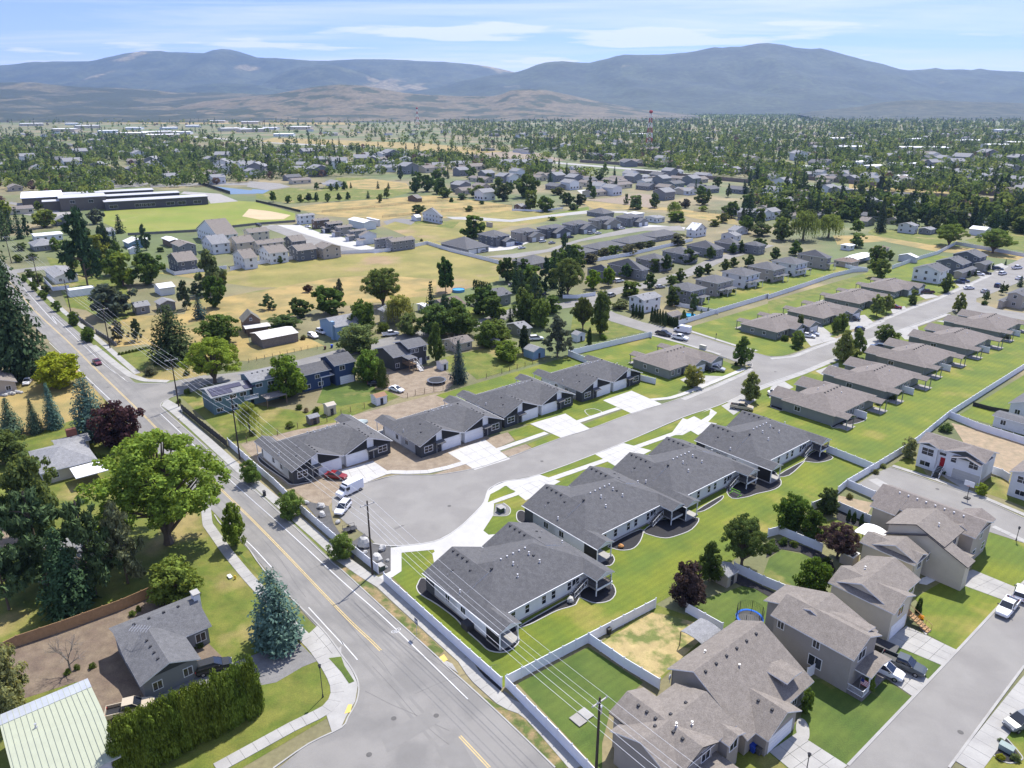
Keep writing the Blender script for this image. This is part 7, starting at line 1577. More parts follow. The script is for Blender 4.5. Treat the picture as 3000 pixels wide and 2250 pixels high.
 # house prototypes for the town
fam=[]
def town_proto(w,d,h,p,ax,wm,rm,ends='gg'):
 r=House('town_house','x','house',(0,-9000),0);r.walls(0,w,0,d,h,wm,p,ax,ends);r.roof(0,w,0,d,h,p,ax,ends,rm,T_white)
 for k in range(3):r.window(2+k *(w -4)/2,OH,1.0,-pi /2,1.6,1.2,'v')
 for k in range(2):r.window(w -OH,2.5+k *(d -5),1.0,0,1.4,1.2,'v')
 return r.root
M_shed=paint('white_big_roof',(.72,.72,.74))
PR=[(town_proto(14,9,2.9,.35,'x',W_white,R_lite),'white','pale grey'),(town_proto(12,9,2.9,.4,'x',W_tan,R_tan),'tan','tan'),(town_proto(13,10,3.0,.35,'x',W_grey,R_char2),'grey','dark grey'),(town_proto(16,9,3,.3,'x',W_cream,R_brown),'cream','brown'),
 (town_proto(10,11,5.2,.4,'y',W_white,R_lite),'two-storey white','light grey'),(town_proto(11,11,5.2,.4,'x',W_grey,R_lite),'two-storey grey','light grey')]
HALL=[(town_proto(40,22,5,.08,'x',W_white,M_shed),'white','flat white'),(town_proto(60,30,7,.05,'x',W_cream,M_shed),'cream','flat white')]
placed=[]
def free(X,Y,r):
 for a,b,q in occ:
  if (a -X) ** 2+(b -Y) ** 2<(q +r) ** 2:return False
 return True
GR_T='houses scattered through the wooded town'
FARB=MB();FARM=[W_white,W_grey,R_lite,R_char2,R_brown,W_cream]
def town(pr,X,Y,rz,k,group,s=1.0):
 root,wc,rc=pr
 if 'hall' not in group and Y >1150: # too many and too small to tell apart: walls and roofs joined in one distant mass
  b=MB();w,d,h=13*s,9.5*s,random.choice([3,3,5.2]);b.box(.4,w -.4,.4,d -.4,0,h,random.choice([0,0,1,5]));rv,rf,_=roof_mesh(0,w,0,d,h,.36,'x',random.choice(['gg','hh']));b.add(rv,rf,random.choice([2,2,3,3,4]))
  c_,s_=cos(rz),sin(rz);FARB.v,n0=FARB.v +[(X +x *c_ -y *s_,Y +x *s_ +y *c_,z) for x,y,z in b.v],len(FARB.v);FARB.f += [tuple(n0 +i for i in f) for f in b.f];FARB.m += b.m;occ.append((X,Y,9*s));return
 o=near_what(X,Y) if Y <900 else None
 zone='the left' if pix(X,Y)[0]<1000 else ('the middle' if pix(X,Y)[0]<2000 else 'the right')
 band='nearer' if Y <800 else ('half-way out' if Y <1300 else 'distant')
 lab='%s %s house with a %s roof among town trees towards %s' % (band,wc,rc,zone) if 'hall' not in group else '%s long %s hall with a %s roof in the business district towards %s' % (band,wc,rc,zone)
 c=copy_tree(root,loc=(X,Y,0),rz=rz,scale=s);c['label']=lab;c['group']=lab;c.name='town_house' if 'hall' not in group else 'warehouse'
 if 'hall' in group:c['category']='warehouse'
 occ.append((X,Y,9*s +(20 if 'hall' in group else 0)));placed.append(c)
random.seed(21)
# estates of look-alike houses in the middle distance (read off the photograph)
def spots(c,lst):return [at(c,x,y) for x,y in lst]
est=spots('i',[(300,75),(380,100),(450,110),(540,90),(560,130),(640,120),(700,140),(770,110),(830,90),(880,130),(960,100),(1030,80),(1100,90),(1180,60),(1060,160),(1150,130),(1240,100),(1300,130),(1230,170),(1400,150),(1350,90),(1440,100),(1500,170),(1560,130),(1620,110),(920,160),(870,220),(680,230),(760,200),(1320,260),(1390,200),(1480,210),(1700,200),(1780,210),(1850,190),(1930,200),(280,160),(410,150),(500,170),(600,170),(40,60),(120,80),(200,60),(350,40),(470,30),(1560,60),(1480,60),(1280,50),(1400,40)])+spots('h',[(1760,50),(1830,90),(1900,100),(1980,80),(2060,100),(2130,70),(2190,110),(1740,150),(1860,160),(1680,180),(1880,250),(1780,210),(270,90),(320,120),(600,130)])+spots('j',[(40,140),(60,240),(300,230),(420,210),(520,210),(1060,250),(560,90),(400,90),(680,90),(1150,100),(1380,100),(1850,110),(1930,190),(2060,130),(2160,140),(2150,220),(1450,40),(1300,30),(900,100),(640,240)])+spots('g',[(60,170),(350,70),(580,100),(850,120),(1000,40),(1080,30),(1130,60),(1220,70),(1400,100),(1460,50),(1720,70),(290,20),(640,10),(2150,60),(1800,110),(750,50),(20,390),(540,160),(1500,30),(900,20)])
for i,(X,Y) in enumerate(est):
 if free(X,Y,0):town(random.choice(PR[:4] if (i % 3==0) else PR[2:]),X,Y,GRID +random.choice([0,pi /2]),i,GR_T,1.25)
 # business halls on the left, storage rows on the right
for c,x,y,k in [('k',90,545,1),('k',220,570,1),('k',330,555,1),('k',430,575,0),('k',500,590,1),('k',620,585,1),('k',700,560,0),('k',640,600,1),('k',900,530,1),('k',1040,535,1),('k',960,568,1),('k',1040,572,1),('k',1130,560,0),('k',1240,560,1),('k',800,550,0),('k',280,540,0),('k',1180,590,0),('k',540,560,0),('k',150,520,1),('k',1320,520,0),('k',1010,460,0),('k',740,580,0),
 ('l',1250,735,0),('l',1500,715,0),('l',1560,735,0),('l',1640,720,0),('l',1420,740,0),('l',1760,740,0),('l',1660,770,0),('l',1420,650,0),('l',1680,660,1),('l',2050,640,0),('l',2150,635,1),('l',520,590,0),('l',790,725,0),('l',2100,570,0),('l',1740,615,0),('l',1930,620,0),('l',1380,610,0)]:
 X,Y=at(c,x,y);s=.8 if Y <1200 else 1.2
 if c =='l' and Y <900:s=.55
 town(HALL[k],X,Y,random.choice([.05,-.12,GRID +pi /2]),0,'hall',s)
n=0;tries=0
while n <95 and tries <4000:
 tries += 1;px=random.uniform(2080,3040);py=random.uniform(500,660);X,Y=at('n',px *.73733,py *.73733)
 if any(inside(px,py,q) for q in OPEN) or road_d(px,py)<12 or not free(X,Y,5):continue
 town(random.choice(PR),X,Y,random.choice([GRID,GRID +pi /2]),n,GR_T);n += 1
n=0;tries=0
while n <300 and tries <9000:
 tries += 1;px=random.uniform(-40,3040);py=random.uniform(385,520) ** 1.0;X,Y=at('n',px *.73733,py *.73733)
 if any(inside(px,py,q) for q in OPEN) or road_d(px,py)<9 or not free(X,Y,9):continue
 if 500<px <1500 and 400<py <440:continue
 town(random.choice(PR),X,Y,random.choice([GRID,GRID +pi /2,.1,.1+pi /2]),n,GR_T,random.uniform(1.3,1.9));n += 1
tag(FARB.build('distant_houses',FARM),'small pale houses scattered through the distant wooded town','houses',kind='stuff')
for pr in PR +HALL:
 for ch in list(pr[0].children_recursive):bpy.data.objects.remove(ch)
 bpy.data.objects.remove(pr[0])
 # individual trees of the nearer town, the rest as one wood
GT={}
def trees_far():
 n=0;far_pts=[]
 occ_n=np.array([(a,b,q) for a,b,q in occ])
 def ok(X,Y,r):
  d=(occ_n[:,0]-X) ** 2+(occ_n[:,1]-Y) ** 2;return not np.any(d <(occ_n[:,2]*.75+r) ** 2)
 cells=set();tries=0
 while tries <80000:
  tries += 1
  py=338+350*random.random() ** 2.1;px=random.uniform(-60,3060);X,Y=at('n',px *.73733,py *.73733)
  if Y >7000:continue
  if any(inside(px,py,q) for q in OPEN) or road_d(px,py)<(8 if py >440 else 4):continue
  dens=.62 if py >385 else .8
  if px <1750 and 352<py <405:dens=.10 if px <1300 else .5
  if px <700 and py <350:dens=.2
  if 330<px <2050 and py >548:continue
  if 560<px <1500 and 400 <= py <440:dens=.10
  if 1280<px <2300 and 520>py >470:dens=.4
  if px >2050 and py >480:dens=.62
  from mathutils import noise as mn
  dens *= 1.3*max(0.06,min(1,.62+1.5*mn.noise(Vector((X /130,Y /130,3)))))
  if random.random()>dens:continue
  cell=(int(X /7.5),int(Y /(7.5+Y *.006)))
  if cell in cells or not ok(X,Y,2.5):continue
  cells.add(cell);far_pts.append((X,Y,px,py))
 far_pts.sort(key=lambda q:q[1]);return far_pts
FP=trees_far()
def pick():
 r=random.random()
 if r <.14:return 'spruce',random.uniform(5,7.5),random.uniform(13,22),(.022,.036,.02)
 if r <.22:return 'pine',random.uniform(6,9),random.uniform(12,19),(.035,.05,.03)
 if r <.27:return 'round',random.uniform(6,9),random.uniform(6,9),(.055,.04,.042)
 c=random.choice([(.045,.07,.024),(.058,.085,.028),(.07,.095,.032),(.085,.108,.035),(.038,.058,.024),(.05,.068,.036)])
 return ('round' if r <.8 else 'oval'),random.uniform(7,13),random.uniform(7.5,13),c
NEAR_N=130
for X,Y,px,py in FP[:NEAR_N]:
 k,w,h,col=pick();zone='left' if px <1000 else ('middle' if px <2000 else 'right')
 lab='%s %s tree among the houses of the town, towards the %s' % (FORM[k],HUE(col),zone);plant_at(k,X,Y,w,h,col,lab,lab,hi=False)
 # the rest: one mesh of small leafy clumps
def wood(name,pts,m,label):
 cs,ns,ss,cols=[],[],[],[]
 for X,Y,px,py in pts:
  k,w,h,col=pick();col=(col[0]*2.1,col[1]*2.1,col[2]*1.9);nq=60 if Y <1500 else (26 if Y <3000 else 12);sz=(2.0 if Y <1500 else (3.0 if Y <3000 else 4.6))
  t=R_.uniform(0,1,nq);a=R_.uniform(0,2*pi,nq)
  if k in ('spruce','pine'):W=w *.5*(1-t) ** .8;sz *= .75
  else:W=w *.5*np.sqrt(np.maximum(0,1-(2*t -1) ** 2))
  rr=W *R_.uniform(.75,1.05,nq);z=h *(.08+.92*t) if k in ('spruce','pine') else h *(.15+.85*t)
  c=np.stack([X +rr *np.cos(a),Y +rr *np.sin(a),z],1);nn=np.stack([np.cos(a),np.sin(a),(2*t -.6)],1)+R_.normal(size=(nq,3))*.4
  cs.append(c);ns.append(nn);ss.append(np.full(nq,sz)*R_.uniform(.7,1.2,nq));cols.append(np.tile([*col,1],(nq,1)))
 c=np.vstack(cs);me=leaf_mesh(name,c,np.vstack(ns),np.concatenate(ss),m);C=np.repeat(np.vstack(cols),4,0).astype(np.float32)
 at_=me.color_attributes.new('tint','FLOAT_COLOR','CORNER');at_.data.foreach_set('color',C.ravel())
 o=bpy.data.objects.new(name,me);link(o);tag(o,label,'trees',kind='stuff');return o
wm_=leaf_mat('wood_leaf_base',transl=.5,var=.35).copy();wm_.name='wood_leaves';nt=wm_.node_tree;oi=next(n for n in nt.nodes if n.type =='OBJECT_INFO');ca=nt.nodes.new('ShaderNodeAttribute');ca.attribute_name='tint'
for l in list(nt.links):
 if l.from_node ==oi:nt.links.new(ca.outputs['Color'],l.to_socket)
wood('town_wood',FP[NEAR_N:],wm_,'dense mixed trees of the town out to the foot of the hills')
print('far trees',len(FP),'town',len(placed))
# ---------------------------------------------------------------- fences
T_vinyl=paint('white_vinyl',(.74,.75,.78));M_block=mat('grey_block',(.17,.165,.16),var=.1,scale=1,fine=.15);M_slat=mat('dark_slats',(.045,.045,.04),var=.15,scale=2)
_fm={}
def fence(label,pts,h=1.83,kind='vinyl',name='fence',step=2.44,group=None):
 if isinstance(pts,str):pts=P(pts)
 m={'vinyl':T_vinyl,'wood':M_woodl,'dark':M_slat,'block':M_block,'rail':M_wood,'wire':M_wood}[kind];root=empty(name,(*pts[0],0),0,label,'wall' if kind =='block' else 'fence',group)
 if kind not in _fm:
  a=MB();t=.03 if kind in ('vinyl','wood','dark') else .1
  if kind in ('rail',):[a.box(0,1,-.03,.03,z,z +.12) for z in (.35,.8,1.25)]
  elif kind =='wire':[a.box(0,1,-.008,.008,z,z +.02) for z in (.3,.7,1.1)]
  else:a.box(0,1,-t,t,.05,.93 if kind != 'block' else 1)
  if kind =='vinyl':a.box(0,1,-.045,.045,.90,.96);a.box(0,1,-.045,.045,.04,.10);a.box(.495,.505,-.034,.034,.1,.9)
  if kind =='wood':[a.box(.1*k +.005,.1*k +.095,-.045,.045,.02,.97) for k in range(10)]
  b=MB();w=.065 if kind in ('vinyl','wood') else (.2 if kind =='block' else .055);b.box(-w,w,-w,w,0,1.0 if kind != 'block' else 1.06)
  if kind =='vinyl':b.add([(-.09,-.09,1),(.09,-.09,1),(.09,.09,1),(-.09,.09,1),(0,0,1.06)],[(0,1,4),(1,2,4),(2,3,4),(3,0,4),(3,2,1,0)])
  _fm[kind]=(a.mesh('panel',m),b.mesh('post',m))
 pm,qm=_fm[kind]
 for a,b in zip(pts,pts[1:]):
  L=hypot(b[0]-a[0],b[1]-a[1]);n=max(1,round(L /step));an=atan2(b[1]-a[1],b[0]-a[0])
  for i in range(n):
   x,y=a[0]+(b[0]-a[0])*i /n -pts[0][0],a[1]+(b[1]-a[1])*i /n -pts[0][1]
   inst('panel',pm,root,(x,y,0),an,(L /n,1,h));inst('post',qm,root,(x,y,0),an,(1,1,h *1.03))
 inst('post',qm,root,(pts[-1][0]-pts[0][0],pts[-1][1]-pts[0][1],0),0,(1,1,h *1.03));return root
fence('long white vinyl fence between the sidewalk and the nearest charcoal duplex','b 278 452, 1040 1142')
fence('white vinyl fence along the sidewalk at the bottom, past the power pole','b 1065 1135, 1400 1480, 1690 1790')
fence('white vinyl fence between the near back lawn and the fenced green yard','b 1075 1125, 1600 850, 2035 622')
fence('white vinyl fence between the fenced green yard and the dry yard','b 1605 852, 1830 1010, 2060 1150')
fence('white vinyl fence between the dry yard and the trampoline lawn','c 20 650, 140 720, 255 785')
fence('white vinyl fence behind the garden shed and purple plum','c 330 385, 520 475, 715 555')
fence('white vinyl fence curving round the globe trees','c 550 165, 625 145, 730 190, 850 240, 900 260')
fence('white vinyl fence below the dirt patch behind the globe trees','f 830 1318, 900 1290, 1010 1315, 1180 1390, 1320 1445')
fence('white vinyl fence along the dead end of the right street','f 1000 1215, 1060 1165, 1240 1245')
fence('long diagonal white vinyl fence from the dead-end street to the right edge','f 1060 1165, 1235 1062, 1425 945, 1520 880, 1720 715, 1960 560, 2212 400, n 2300 715',group=None)
fence('white vinyl fence from the farthest near duplex to the diagonal fence','f 930 940, 1235 1062')
fence('white vinyl fence around the tan dirt yard, to the right edge','f 1725 718, 1900 790, 2212 890')
fence('short white vinyl fence beside the white split-level house','f 1975 1070, 2060 1100, 2110 1130')
fence('short white fence panel between the grey-brown house and its neighbour','c 800 1085, 880 1030',1.9)
fence('white vinyl fence along the main road beside the first far duplex','d 1480 895, 1640 1040, 1780 1160, 1950 1330')
fence('white vinyl fence beside the boulder bed','d 1950 1330, 2212 1560');fence('white vinyl fence ending at the power pole by the entry walk','b 60 255, 240 400')
fence('tall white vinyl fence behind the taupe corner duplex','e 1470 318, 2000 195, 2010 200',2.0);fence('white vinyl fence running from the corner towards the fourth far duplex','e 1470 318, 1590 365',2.0)
fence('short white vinyl fence right of the fourth far duplex','e 1930 475, 2035 500')
fence('very long white vinyl fence behind the far taupe duplexes','i 1435 1340, 1780 1230, 2212 1100, j 0 1110, 300 1010, 560 920, 730 880, 860 870',1.9)
fence('white vinyl fence between the green strip and the canopy yard','j 590 815, 730 855, 860 870');fence('white vinyl fence of the lane head yards','j 1070 850, 1300 770, 1460 725',1.9);fence('white vinyl fence beyond the elm at the lane head','j 1460 725, 1620 640, 2300 760',1.9)
fence('long white vinyl fence on the near edge of the estate, along the meadow','h -220 865, 0 815, 300 770, 640 725, 1100 705, 1300 675, 1480 638',1.9)
fence('white vinyl fence at the meadow corner by the hip-roofed duplex','h 1480 638, 1680 700, 1900 755, 2110 810',1.9)
fence('white vinyl fence round the slate blue house','g 1440 870, 1510 905, 1700 880, 1960 850',1.8)
fence('white vinyl fence round the corner bungalow on the main road','g 385 960, 460 1040, 600 1025',1.8);fence('white fence of the dead-end yard behind the trees','i 440 1105, 560 1105, 720 1080',1.6)
fence('white fence below the dark round tree on the green strip','i 1410 1170, 1550 1195, 1780 1240',1.6)
fence('grey rail fence round the sports field','g 1110 560, 1680 530, 2212 470, h 340 445',1.5,'block',step=5)
fence('dark chain fence beside the park path','h 0 270, 180 310, 385 360',1.8,'dark',step=5)
fence('split rail fence across the straw field','h 570 365, 900 335, 1320 290, 1660 265',1.3,'rail',step=6);fence('post fence below the lone farmhouse','h 1090 410, 1330 385',1.3,'rail',step=6);fence('split rail fence of the right-hand straw field','h 1600 360, 1850 340, 2212 310',1.3,'rail',step=6)
fence('cedar board fence behind the dirt yard of the L-shaped house','a 0 930, 120 870, 420 770, 800 630, 1050 520',1.9,'wood')
fence('dark slatted fence along the sidewalk by the teal house','d 1175 665, 1300 770, 1475 910',1.9,'dark',step=2)
fence('wire fence on dark posts behind the first far duplexes','d 1600 880, 1700 840, 1800 830, 1930 785, 2120 745, 2212 700, e 60 680, 150 655, 300 615, 430 590',1.5,'wire',step=4.2);fence('wire fence on wooden posts along the back lawn','e 480 570, 540 560, 600 545, 660 540',1.5,'wire',step=4);fence('wire fence on wooden posts beside the trampoline yard','e 940 460, 1040 430, 1140 400, 1240 370, 1400 330',1.4,'wire',step=4)
fence('low wire fence along the side street by the barn','q 660 600, 1000 520, 1300 455, 1400 450',1.2,'wire',step=2.5)
fence('grey block retaining wall by the main road, nearer part','g 835 1400, 960 1480, 1005 1515',1.2,'block',name='retaining_wall');fence('grey block retaining wall by the main road, farther part','g 640 1250, 760 1340, 808 1375',1.1,'block',name='retaining_wall')
fence('low stone wall beside the raised bungalow lawn','h 1830 1165, 1960 1205, 2060 1248',.7,'block',name='garden_wall');fence('white fence round the white house yard in the field','i 0 345, 250 355, 440 330',1.4)
fence('low black railing at the lawn of the slate roofed house','f 1880 640, 1990 670, 2110 690',1.2,'dark',step=4)
fence('long grey fence behind the tree-lined houses','i 640 800, 1000 740, 1560 610',1.9,'vinyl',step=4)
fence('brown fence behind the dry lot houses','i 1570 360, 1760 375, 1960 400',1.8,'rail',step=5)

# ---------------------------------------------------------------- power poles and wires
polem=mat('creosoted_pole',(.055,.042,.034),var=.2,scale=2);armm=mat('weathered_crossarm',(.42,.40,.38));wirem=mat('bright_wire',(.55,.56,.58),rough=.5,var=0);insm=paint('porcelain',(.5,.5,.5))
def pole(label,c,bx,by,ty,arm=2.6,lamp=False,xf=False,az=radians(40)):
 X,Y=at(c,bx,by);px,py=native(c,bx,ty);h=vheight(X,Y,px,py);r=empty('utility_pole',(X,Y,0),az,label,'power pole','power poles along the main road')
 b=MB();b.tube((0,0,0),(0,0,h),.19,.12,8);b.build('pole',polem,r)
 if arm:
  a=MB();a.box(-arm /2,arm /2,-.07,.07,h -.75,h -.62);a.build('crossarm',armm,r);im=MB();im.tube((0,0,0),(0,0,.24),.06,.035,6);me=im.mesh('insulator',insm)
  for x in (-arm /2+.1,-.4,arm /2-.1):inst('insulator',me,r,(x,0,h -.62))
 if xf:t=MB();t.tube((.35,.2,h -2.6),(.35,.2,h -1.6),.24,n=10);t.tube((.35,.2,h -1.6),(.35,.2,h -1.5),.26,.1,n=10);t.build('transformer',M_metal,r)
 if lamp:l=MB();l.tube((0,0,h -3.2),(-1.2,0,h -2.9),.04);l.ellipsoid((-1.3,0,h -2.95),(.25,.15,.12));l.build('street_light',M_metal,r)
 return (X,Y,h,az,arm)
PO=[pole('power pole at the bottom edge, transformer on top, beside the taupe house wall','b',1648,1740,1200,2.4,xf=True),pole('power pole at the end of the white fence beside the boulder bed','b',203,408,-72,2.6),pole('power pole between the main road sidewalk and the first far duplex','d',1555,985,575,2.2),
 pole('power pole on the corner of the side street','d',1160,645,325,3.2,lamp=True),pole('power pole beside the retaining wall north of the side street','g',952,1535,1180,3.2),pole('plain pole on the lawn north of the broad grey-purple maple','g',612,1222,940,0),pole('power pole beside the corner bungalow on the main road','g',340,1005,740,3.0),pole('farthest power pole on the main road near the left edge','g',100,800,560,3.0)]
PO.insert(0,(PO[0][0]+26,PO[0][1]-32,15,PO[0][3],2.4))
def wires(label,A,B,offs_=((-1.1,-.4),(-.3,-.4),(1.1,-.4),(0,-3.2),(.1,-4.6)),sag=.8):
 r=empty('power_line',(A[0],A[1],0),0,label,'power line')
 for ox,dz in offs_:
  b=MB();pts=[]
  for i in range(13):
   t=i /12;x=A[0]+(B[0]-A[0])*t +ox *cos(A[3]);y=A[1]+(B[1]-A[1])*t +ox *sin(A[3]);z=(A[2]+dz)*(1-t)+(B[2]+dz)*t -4*sag *t *(1-t);pts.append((x -A[0],y -A[1],z))
  b.path(pts,.016 if dz >-2 else .022,4);b.build('wire',wirem,r)
for i,(a,b,l) in enumerate([(0,1,'wires leaving the bottom pole past the taupe house'),(1,2,'wires crossing in front of the nearest charcoal duplex'),(2,3,'wires between the poles at the boulder bed and the first far duplex'),(3,4,'wires over the teal house yard'),(4,5,'wires over the side street lawn and massive spruce'),(5,7,'wires along the retaining wall and white houses'),(7,8,'wires at the far upper left of the main road')]):wires(l,PO[a],PO[b])
# lamp posts, signs, hydrant, mailboxes
def lamp(label,c,bx,by,ty):
 X,Y=at(c,bx,by);px,py=native(c,bx,ty);h=vheight(X,Y,px,py);r=empty('street_lamp',(X,Y,0),0,label,'street lamp');b=MB();b.tube((0,0,0),(0,0,.5),.13,.08);b.tube((0,0,.5),(0,0,h -.5),.06,.05);b.build('pole',T_dark,r)
 b=MB();b.tube((0,0,h -.55),(0,0,h -.1),.12,.2,8);b.tube((0,0,h -.1),(0,0,h +.08),.24,.04,8);b.build('lantern',T_dark,r)
lamp('black lamp post on the corner lawn beside the long hedge','a',2093,1200,988);lamp('black lamp post beside the driveway at the bottom edge','c',798,1700,1562);lamp('black lamp post on the corner lawn at the right edge','c',2160,185,95)
lamp('black lamp post on the corner lawn across the cross street','f',215,205,170);lamp('black lamp post far up the lane','j',2030,1010,955)
def sign(label,c,bx,by,ty,w,hgt,m,text=None,col=None,az=radians(-50)):
 X,Y=at(c,bx,by);px,py=native(c,bx,ty);h=vheight(X,Y,px,py);r=empty('sign',(X,Y,0),az,label,'sign');b=MB();b.tube((0,0,0),(0,0,h),.035);b.build('post',M_metal,r);b=MB();b.box(-w /2,w /2,-.03,.0,h -hgt,h);b.build('board',m,r)
 if text is not None:
  b=MB();b.box(-w /2+.08,w /2-.08,-.04,-.031,h -hgt *.5,h -hgt *.35);b.box(-w /2+.08,w /2-.2,-.04,-.031,h -hgt *.72,h -hgt *.62);b.build('lettering',T_white,r)
sign('small grey sign board on a thin post in the verge by the bike lane','b',490,805,690,.8,1.0,mat('slate_sign',(.10,.12,.16)),'')
sign('small white sign on a post at the side street corner','d',1185,715,660,.6,.7,T_white)
X,Y=at('a',1525,435);r=empty('fire_hydrant',(X,Y,0),0,'yellow fire hydrant on the lawn beside the west sidewalk','hydrant');b=MB();b.tube((0,0,0),(0,0,.6),.14,n=8);b.ellipsoid((0,0,.62),(.15,.15,.14));b.tube((-.24,0,.42),(.24,0,.42),.07);b.build('body',mat('hydrant_yellow',(.6,.4,.03)),r)
def boxes(label,c,x,y,cat='utility box',w=.9,d=.7,h=.8,m=None,cap=None,name='utility_box',rz=GRID):
 X,Y=at(c,x,y);r=empty(name,(X,Y,0),rz,label,cat);b=MB();b.box(-w /2,w /2,-d /2,d /2,0,h);b.build('cabinet',m or mat('utility_green',(.05,.07,.05)),r);b=MB();b.box(-w /2-.04,w /2+.04,-d /2-.04,d /2+.04,h,h +.08);b.build('lid',cap or m or M_conc,r);return r
boxes('green transformer box in the gravel bed by the turnaround','e',1035,1325,w=1.3,d=1.2,h=1.0);boxes('white meter box beside the transformer','e',1060,1330,w=.3,d=.2,h=.9,m=T_white);boxes('dark utility box by the white fence and boulders','b',258,372,w=1.2,d=.9,h=.9)
boxes('black air conditioner beside the nearest charcoal duplex wall','b',822,752,'air conditioner',1.5,1.5,1.0,T_dark,name='air_conditioner');boxes('white electric meter cabinet on the lawn by the hydrant','a',1490,425,w=1.0,d=.5,h=.25,m=T_white)
boxes('pale concrete well cover in the fenced green yard, nearer the pole','b',1585,1312,'well cover',1.7,1.1,.12,M_conc,name='well_cover');boxes('grey concrete well cover in the fenced green yard','b',1535,1352,'well cover',1.8,1.3,.12,M_conco,name='well_cover')
boxes('white utility cabinets behind the taupe corner duplex','f',130,272,w=2.2,d=.8,h=1.3,m=mat('pale_cabinet',(.5,.48,.42)));boxes('small mailbox cluster in the verge of the main road','d',1715,1222,'mailbox',.7,.4,1.0,T_dark,name='mailbox')
boxes('grey utility box on the flower island at the right edge','c',2095,1545,w=1.5,d=.9,h=.7,m=mat('grey_green_box',(.25,.3,.28)))
for i,(lab,c,x,y,col) in enumerate([('green wheelie bin beside the taupe house','c',372,1490,(.02,.07,.04)),('blue wheelie bin beside the garage of the tan-shingled house','c',455,1555,(.02,.06,.35)),('grey wheelie bin right of the blue bin','c',492,1570,(.09,.09,.09)),('left blue bin on the driveway of the taupe duplex','f',1490,188,(.03,.09,.5)),('right blue bin on the driveway of the taupe duplex','f',1512,190,(.03,.07,.4)),
 ('blue bin on the side street verge by the barn field','q',1557,440,(.02,.07,.5)),('brown bin on the side street verge by the barn field','q',1485,455,(.12,.06,.04)),('black bin in the dry yard corner by the white fence','b',1732,790,(.02,.02,.02))]):
 X,Y=at(c,x,y);m=mat('bin_%d' % i,col,rough=.5);r=empty('wheelie_bin',(X,Y,0),.6,lab,'bin');b=MB();b.add([(-.24,-.24,.08),(.24,-.24,.08),(.24,.24,.08),(-.24,.24,.08),(-.32,-.32,1.0),(.32,-.32,1.0),(.32,.38,1.0),(-.32,.38,1.0)],[(3,2,1,0),(0,1,5,4),(1,2,6,5),(2,3,7,6),(3,0,4,7),(4,5,6,7)]);b.build('body',m,r)
 b=MB();b.box(-.35,.35,-.37,.42,1.0,1.07);b.build('lid',m,r);b=MB();b.tube((-.34,.3,.1),(.34,.3,.1),.1,n=8);b.build('wheel',black,r)
rockm=mat('pale_boulder',(.42,.41,.39),var=.2,scale=2,bump=.6,bscale=3)
def boulder(label,c,x,y,s,g=None,m=None):
 X,Y=at(c,x,y);rr=random.Random(int(x *7+y));b=MB();b.ellipsoid((0,0,s *.3),(s *.5,s *.42,s *.42),7,5,0,.22,rr);o=b.build('boulder',m or rockm,loc=(X,Y,0),rz=rr.uniform(0,6));tag(o,label,'rock',g)
for x,y,s in ((150,220,2.6),(265,250,1.5),(235,325,2.2),(155,270,.9),(300,320,.7),(290,365,.7)):boulder('pale boulder in the gravel bed beside the power pole and white fence','b',x,y,s,'boulders of the gravel bed')
for x,y,s in ((1985,1275,1.1),(2080,1300,1.6),(2090,1355,1.5),(2190,1400,1.0)):boulder('pale boulder in the gravel bed beyond the fence, by the parked van','d',x,y,s,'boulders near the parked van')
for i in range(9):boulder('whitish boulder in the row along the tan house at the left edge','d',5+i *17,575-i *3+(i % 3)*4,random.uniform(.8,1.3),'boulders along the tan house')
boulder('white boulder at the foot of the back wall of the nearest charcoal duplex','b',1485,583,1.3);boulder('orange boulder behind the second charcoal duplex','e',1812,1558,1.0,None,mat('orange_rock',(.45,.22,.08)))

# ---------------------------------------------------------------- vehicles
tyre=mat('tyre_rubber',(.02,.02,.02),var=0);rimm=mat('wheel_rim',(.35,.35,.37),rough=.35,metal=.7,var=0);carM=mat('car_paint',(1,1,1),rough=.22,var=0,objcol=True,spec=.5);headl=mat('headlight_glass',(.7,.7,.7),rough=.1,var=0);taill=mat('tail_light',(.35,.01,.01),rough=.2,var=0)
def loft(b,st,mi=0):
 """closed body from stations (x, half-width low, half-width high, z low, z high)"""
 n=len(st);vs=[]
 for x,wl,wh,zl,zh in st:
  m=zl +(zh -zl)*.62;vs += [(x,-wl *.94,zl),(x,-wl,zl +.12),(x,-wl,m),(x,-wh,zh),(x,wh,zh),(x,wl,m),(x,wl,zl +.12),(x,wl *.94,zl)]
 fs=[(i *8+j,i *8+(j +1) % 8,(i +1)*8+(j +1) % 8,(i +1)*8+j) for i in range(n -1) for j in range(8)]
 fs=[f[::-1] for f in fs]+[tuple(range(8)),tuple((n -1)*8+j for j in range(7,-1,-1))];b.add(vs,fs,mi);return b
wm=MB();wm.tube((0,-.11,0),(0,.11,0),.34,n=14);wheel_me=wm.mesh('wheel',tyre);rm_=MB();rm_.tube((0,-.12,0),(0,.12,0),.2,n=10);rim_me=rm_.mesh('rim',rimm)
